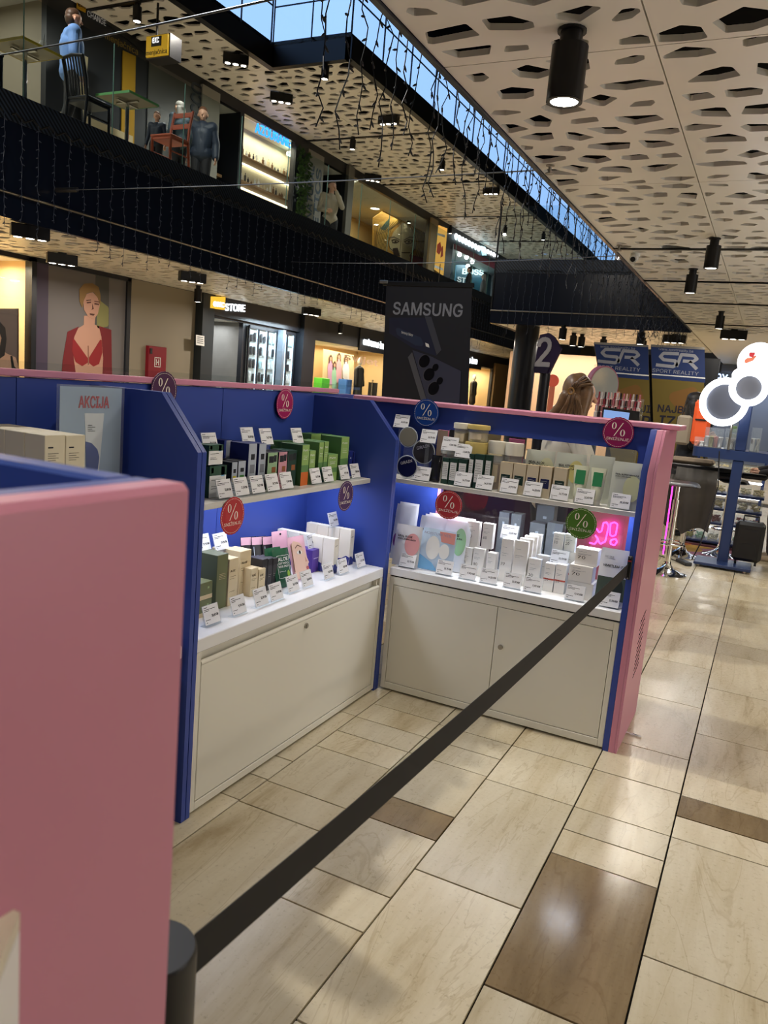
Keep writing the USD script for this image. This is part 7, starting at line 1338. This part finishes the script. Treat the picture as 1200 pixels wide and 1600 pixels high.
# suitcase, cable, mat, scraps
t = thing('suitcase', 'black ribbed hard case with telescopic handle standing on the blue foot plate', 'suitcase'); c = at((1160, 884), 'z', .056); w, d, h = .30, .22, at((1158, 815), 'y', c[1])[2]-.10
x0 = c[0]-.13; MB().box(x0, x0+w, c[1]+.02, c[1]+.02+d, .10, .10+h, .035).build('shell', M('case_black', rgb(26, 26, 28), .4), t); zc = .10+h/2
for k, (a0, a1) in enumerate(((-.14, -.02), (.02, .14))): MB().add(trimesh.convex.convex_hull(np.array([(x0+w/2+sx*ww, c[1]+.021-dd, zc+zz) for (zz, ww) in ((a0, .10), (a1, .07)) for sx in (-1, 1) for dd in (0, .008)]))).build('rib', MT['black'], t)
m = MB(); m.tube([(x0+.07, c[1]+.12, .10+h), (x0+.07, c[1]+.12, .10+h+.06), (x0+.22, c[1]+.12, .10+h+.06), (x0+.22, c[1]+.12, .10+h)], .011, 8); m.build('handle', MT['black'], t)
for x in (x0+.05, x0+w-.05): MB().cyl((x-.012, c[1]+.08, .078), (x+.012, c[1]+.08, .078), .022, 14).build('wheel', MT['black'], t)
MB().tube([at((1124, 705), 'y', 9.3), at((1122, 760), 'y', 9.25), at((1110, 800), 'y', 9.2), at((1094, 850), 'y', 9.15), at((1081, 874), 'z', .03)], .007, 6).build('power_cable', MT['black'], label='black power cable running from the blue tray down to the floor', cat='cable')
a0 = at((1068, 881), 'z', .002); t = thing('power_adapter', 'black power adapter lying on the floor by the stools', 'adapter', (a0[0], a0[1], .001), 35); MB().box(-.04, .04, -.11, .11, 0, .04, .008).build('body', MT['black'], t); MB().box(-.012, .012, .11, .14, .012, .03, .004).build('plug', MT['black'], t)
MB().tube([at((1062, 878), 'z', .006), at((1050, 874), 'z', .006), at((1030, 868), 'z', .006)], .005, 6).build('power_cable', MT['black'], label='short black cable on the floor between stool and adapter', cat='cable')
t = thing('floor_mat', 'pink floor mat with a large yellow flower under the stools', 'mat'); Q = [at(q, 'z', .001) for q in ((1018, 860), (1128, 884), (1128, 840), (1030, 822))]; x0, x1, y0, y1 = min(q[0] for q in Q)-.1, Q[1][0]+.15, Q[1][1]+.35, 10.5; MB().box(x0, x1, y0, y1, .0015, .006).build('pile', M('mat_pink', rgb(176, 120, 140), .9, bump=(60, .3)), t)
c = at((1062, 848), 'z', .006); m = MB(); fl = shapely.union_all([sg.Point(c[0]+.22*math.cos(k*1.047), c[1]+.4*math.sin(k*1.047)).buffer(.19) for k in range(6)]); m.poly('z', .0062, fl.intersection(sg.box(x0+.02, y0+.02, x1-.02, y1-.02)), .001); m.build('flower_pattern', M('mat_yellow', rgb(206, 160, 70), .9), t, smooth=False); m = MB(); m.poly('z', .0074, sg.Point(c[0], c[1]).buffer(.14), .0008); m.build('flower_centre', M('mat_orange', rgb(196, 110, 60), .9), t, smooth=False)
P = at((985, 1147), 'z', .002); t = thing('paper_scrap', 'crumpled white paper slip on the floor beside the pink end panel', 'paper', (P[0], P[1], .0015), -6); n = 14; V = []; F = []
for i in range(n):
    for j in (0, 1): V.append((-.055+.11*i/(n-1), (-.009+.018*j)*(1+.2*math.sin(i)), .002+.004*abs(math.sin(i*.9+j))))
for i in range(n-1): F += [(2*i, 2*i+2, 2*i+3), (2*i, 2*i+3, 2*i+1)]
V2 = [(a, b, c_+.0006) for a, b, c_ in V]; F2 = [(a, b, c_) for a, b, c_ in F]; off = len(V); MB().add(trimesh.Trimesh(np.array(V+V2), [f[::-1] for f in F]+[tuple(q+off for q in f) for f in F], process=False)).build('slip', MT['paper'], t); MB().box(.012, .04, -.003, .002, .0075, .008).build('print_mark', MT['ink'], t)
# glowing tube stands in for the pink neon reflection on the near stool
A = at((1051, 760), 'y', s1[1]+.35); B = at((1036, 866), 'y', s1[1]+.35); MB().tube([A+(B-A)*k/10 for k in range(11)], .008, 8).build('neon_light', glow('neon_cord_pink', (1, .05, .55), 3), label='thin pink neon reflection made as a glowing tube behind the nearest bar stool', cat='neon reflection')
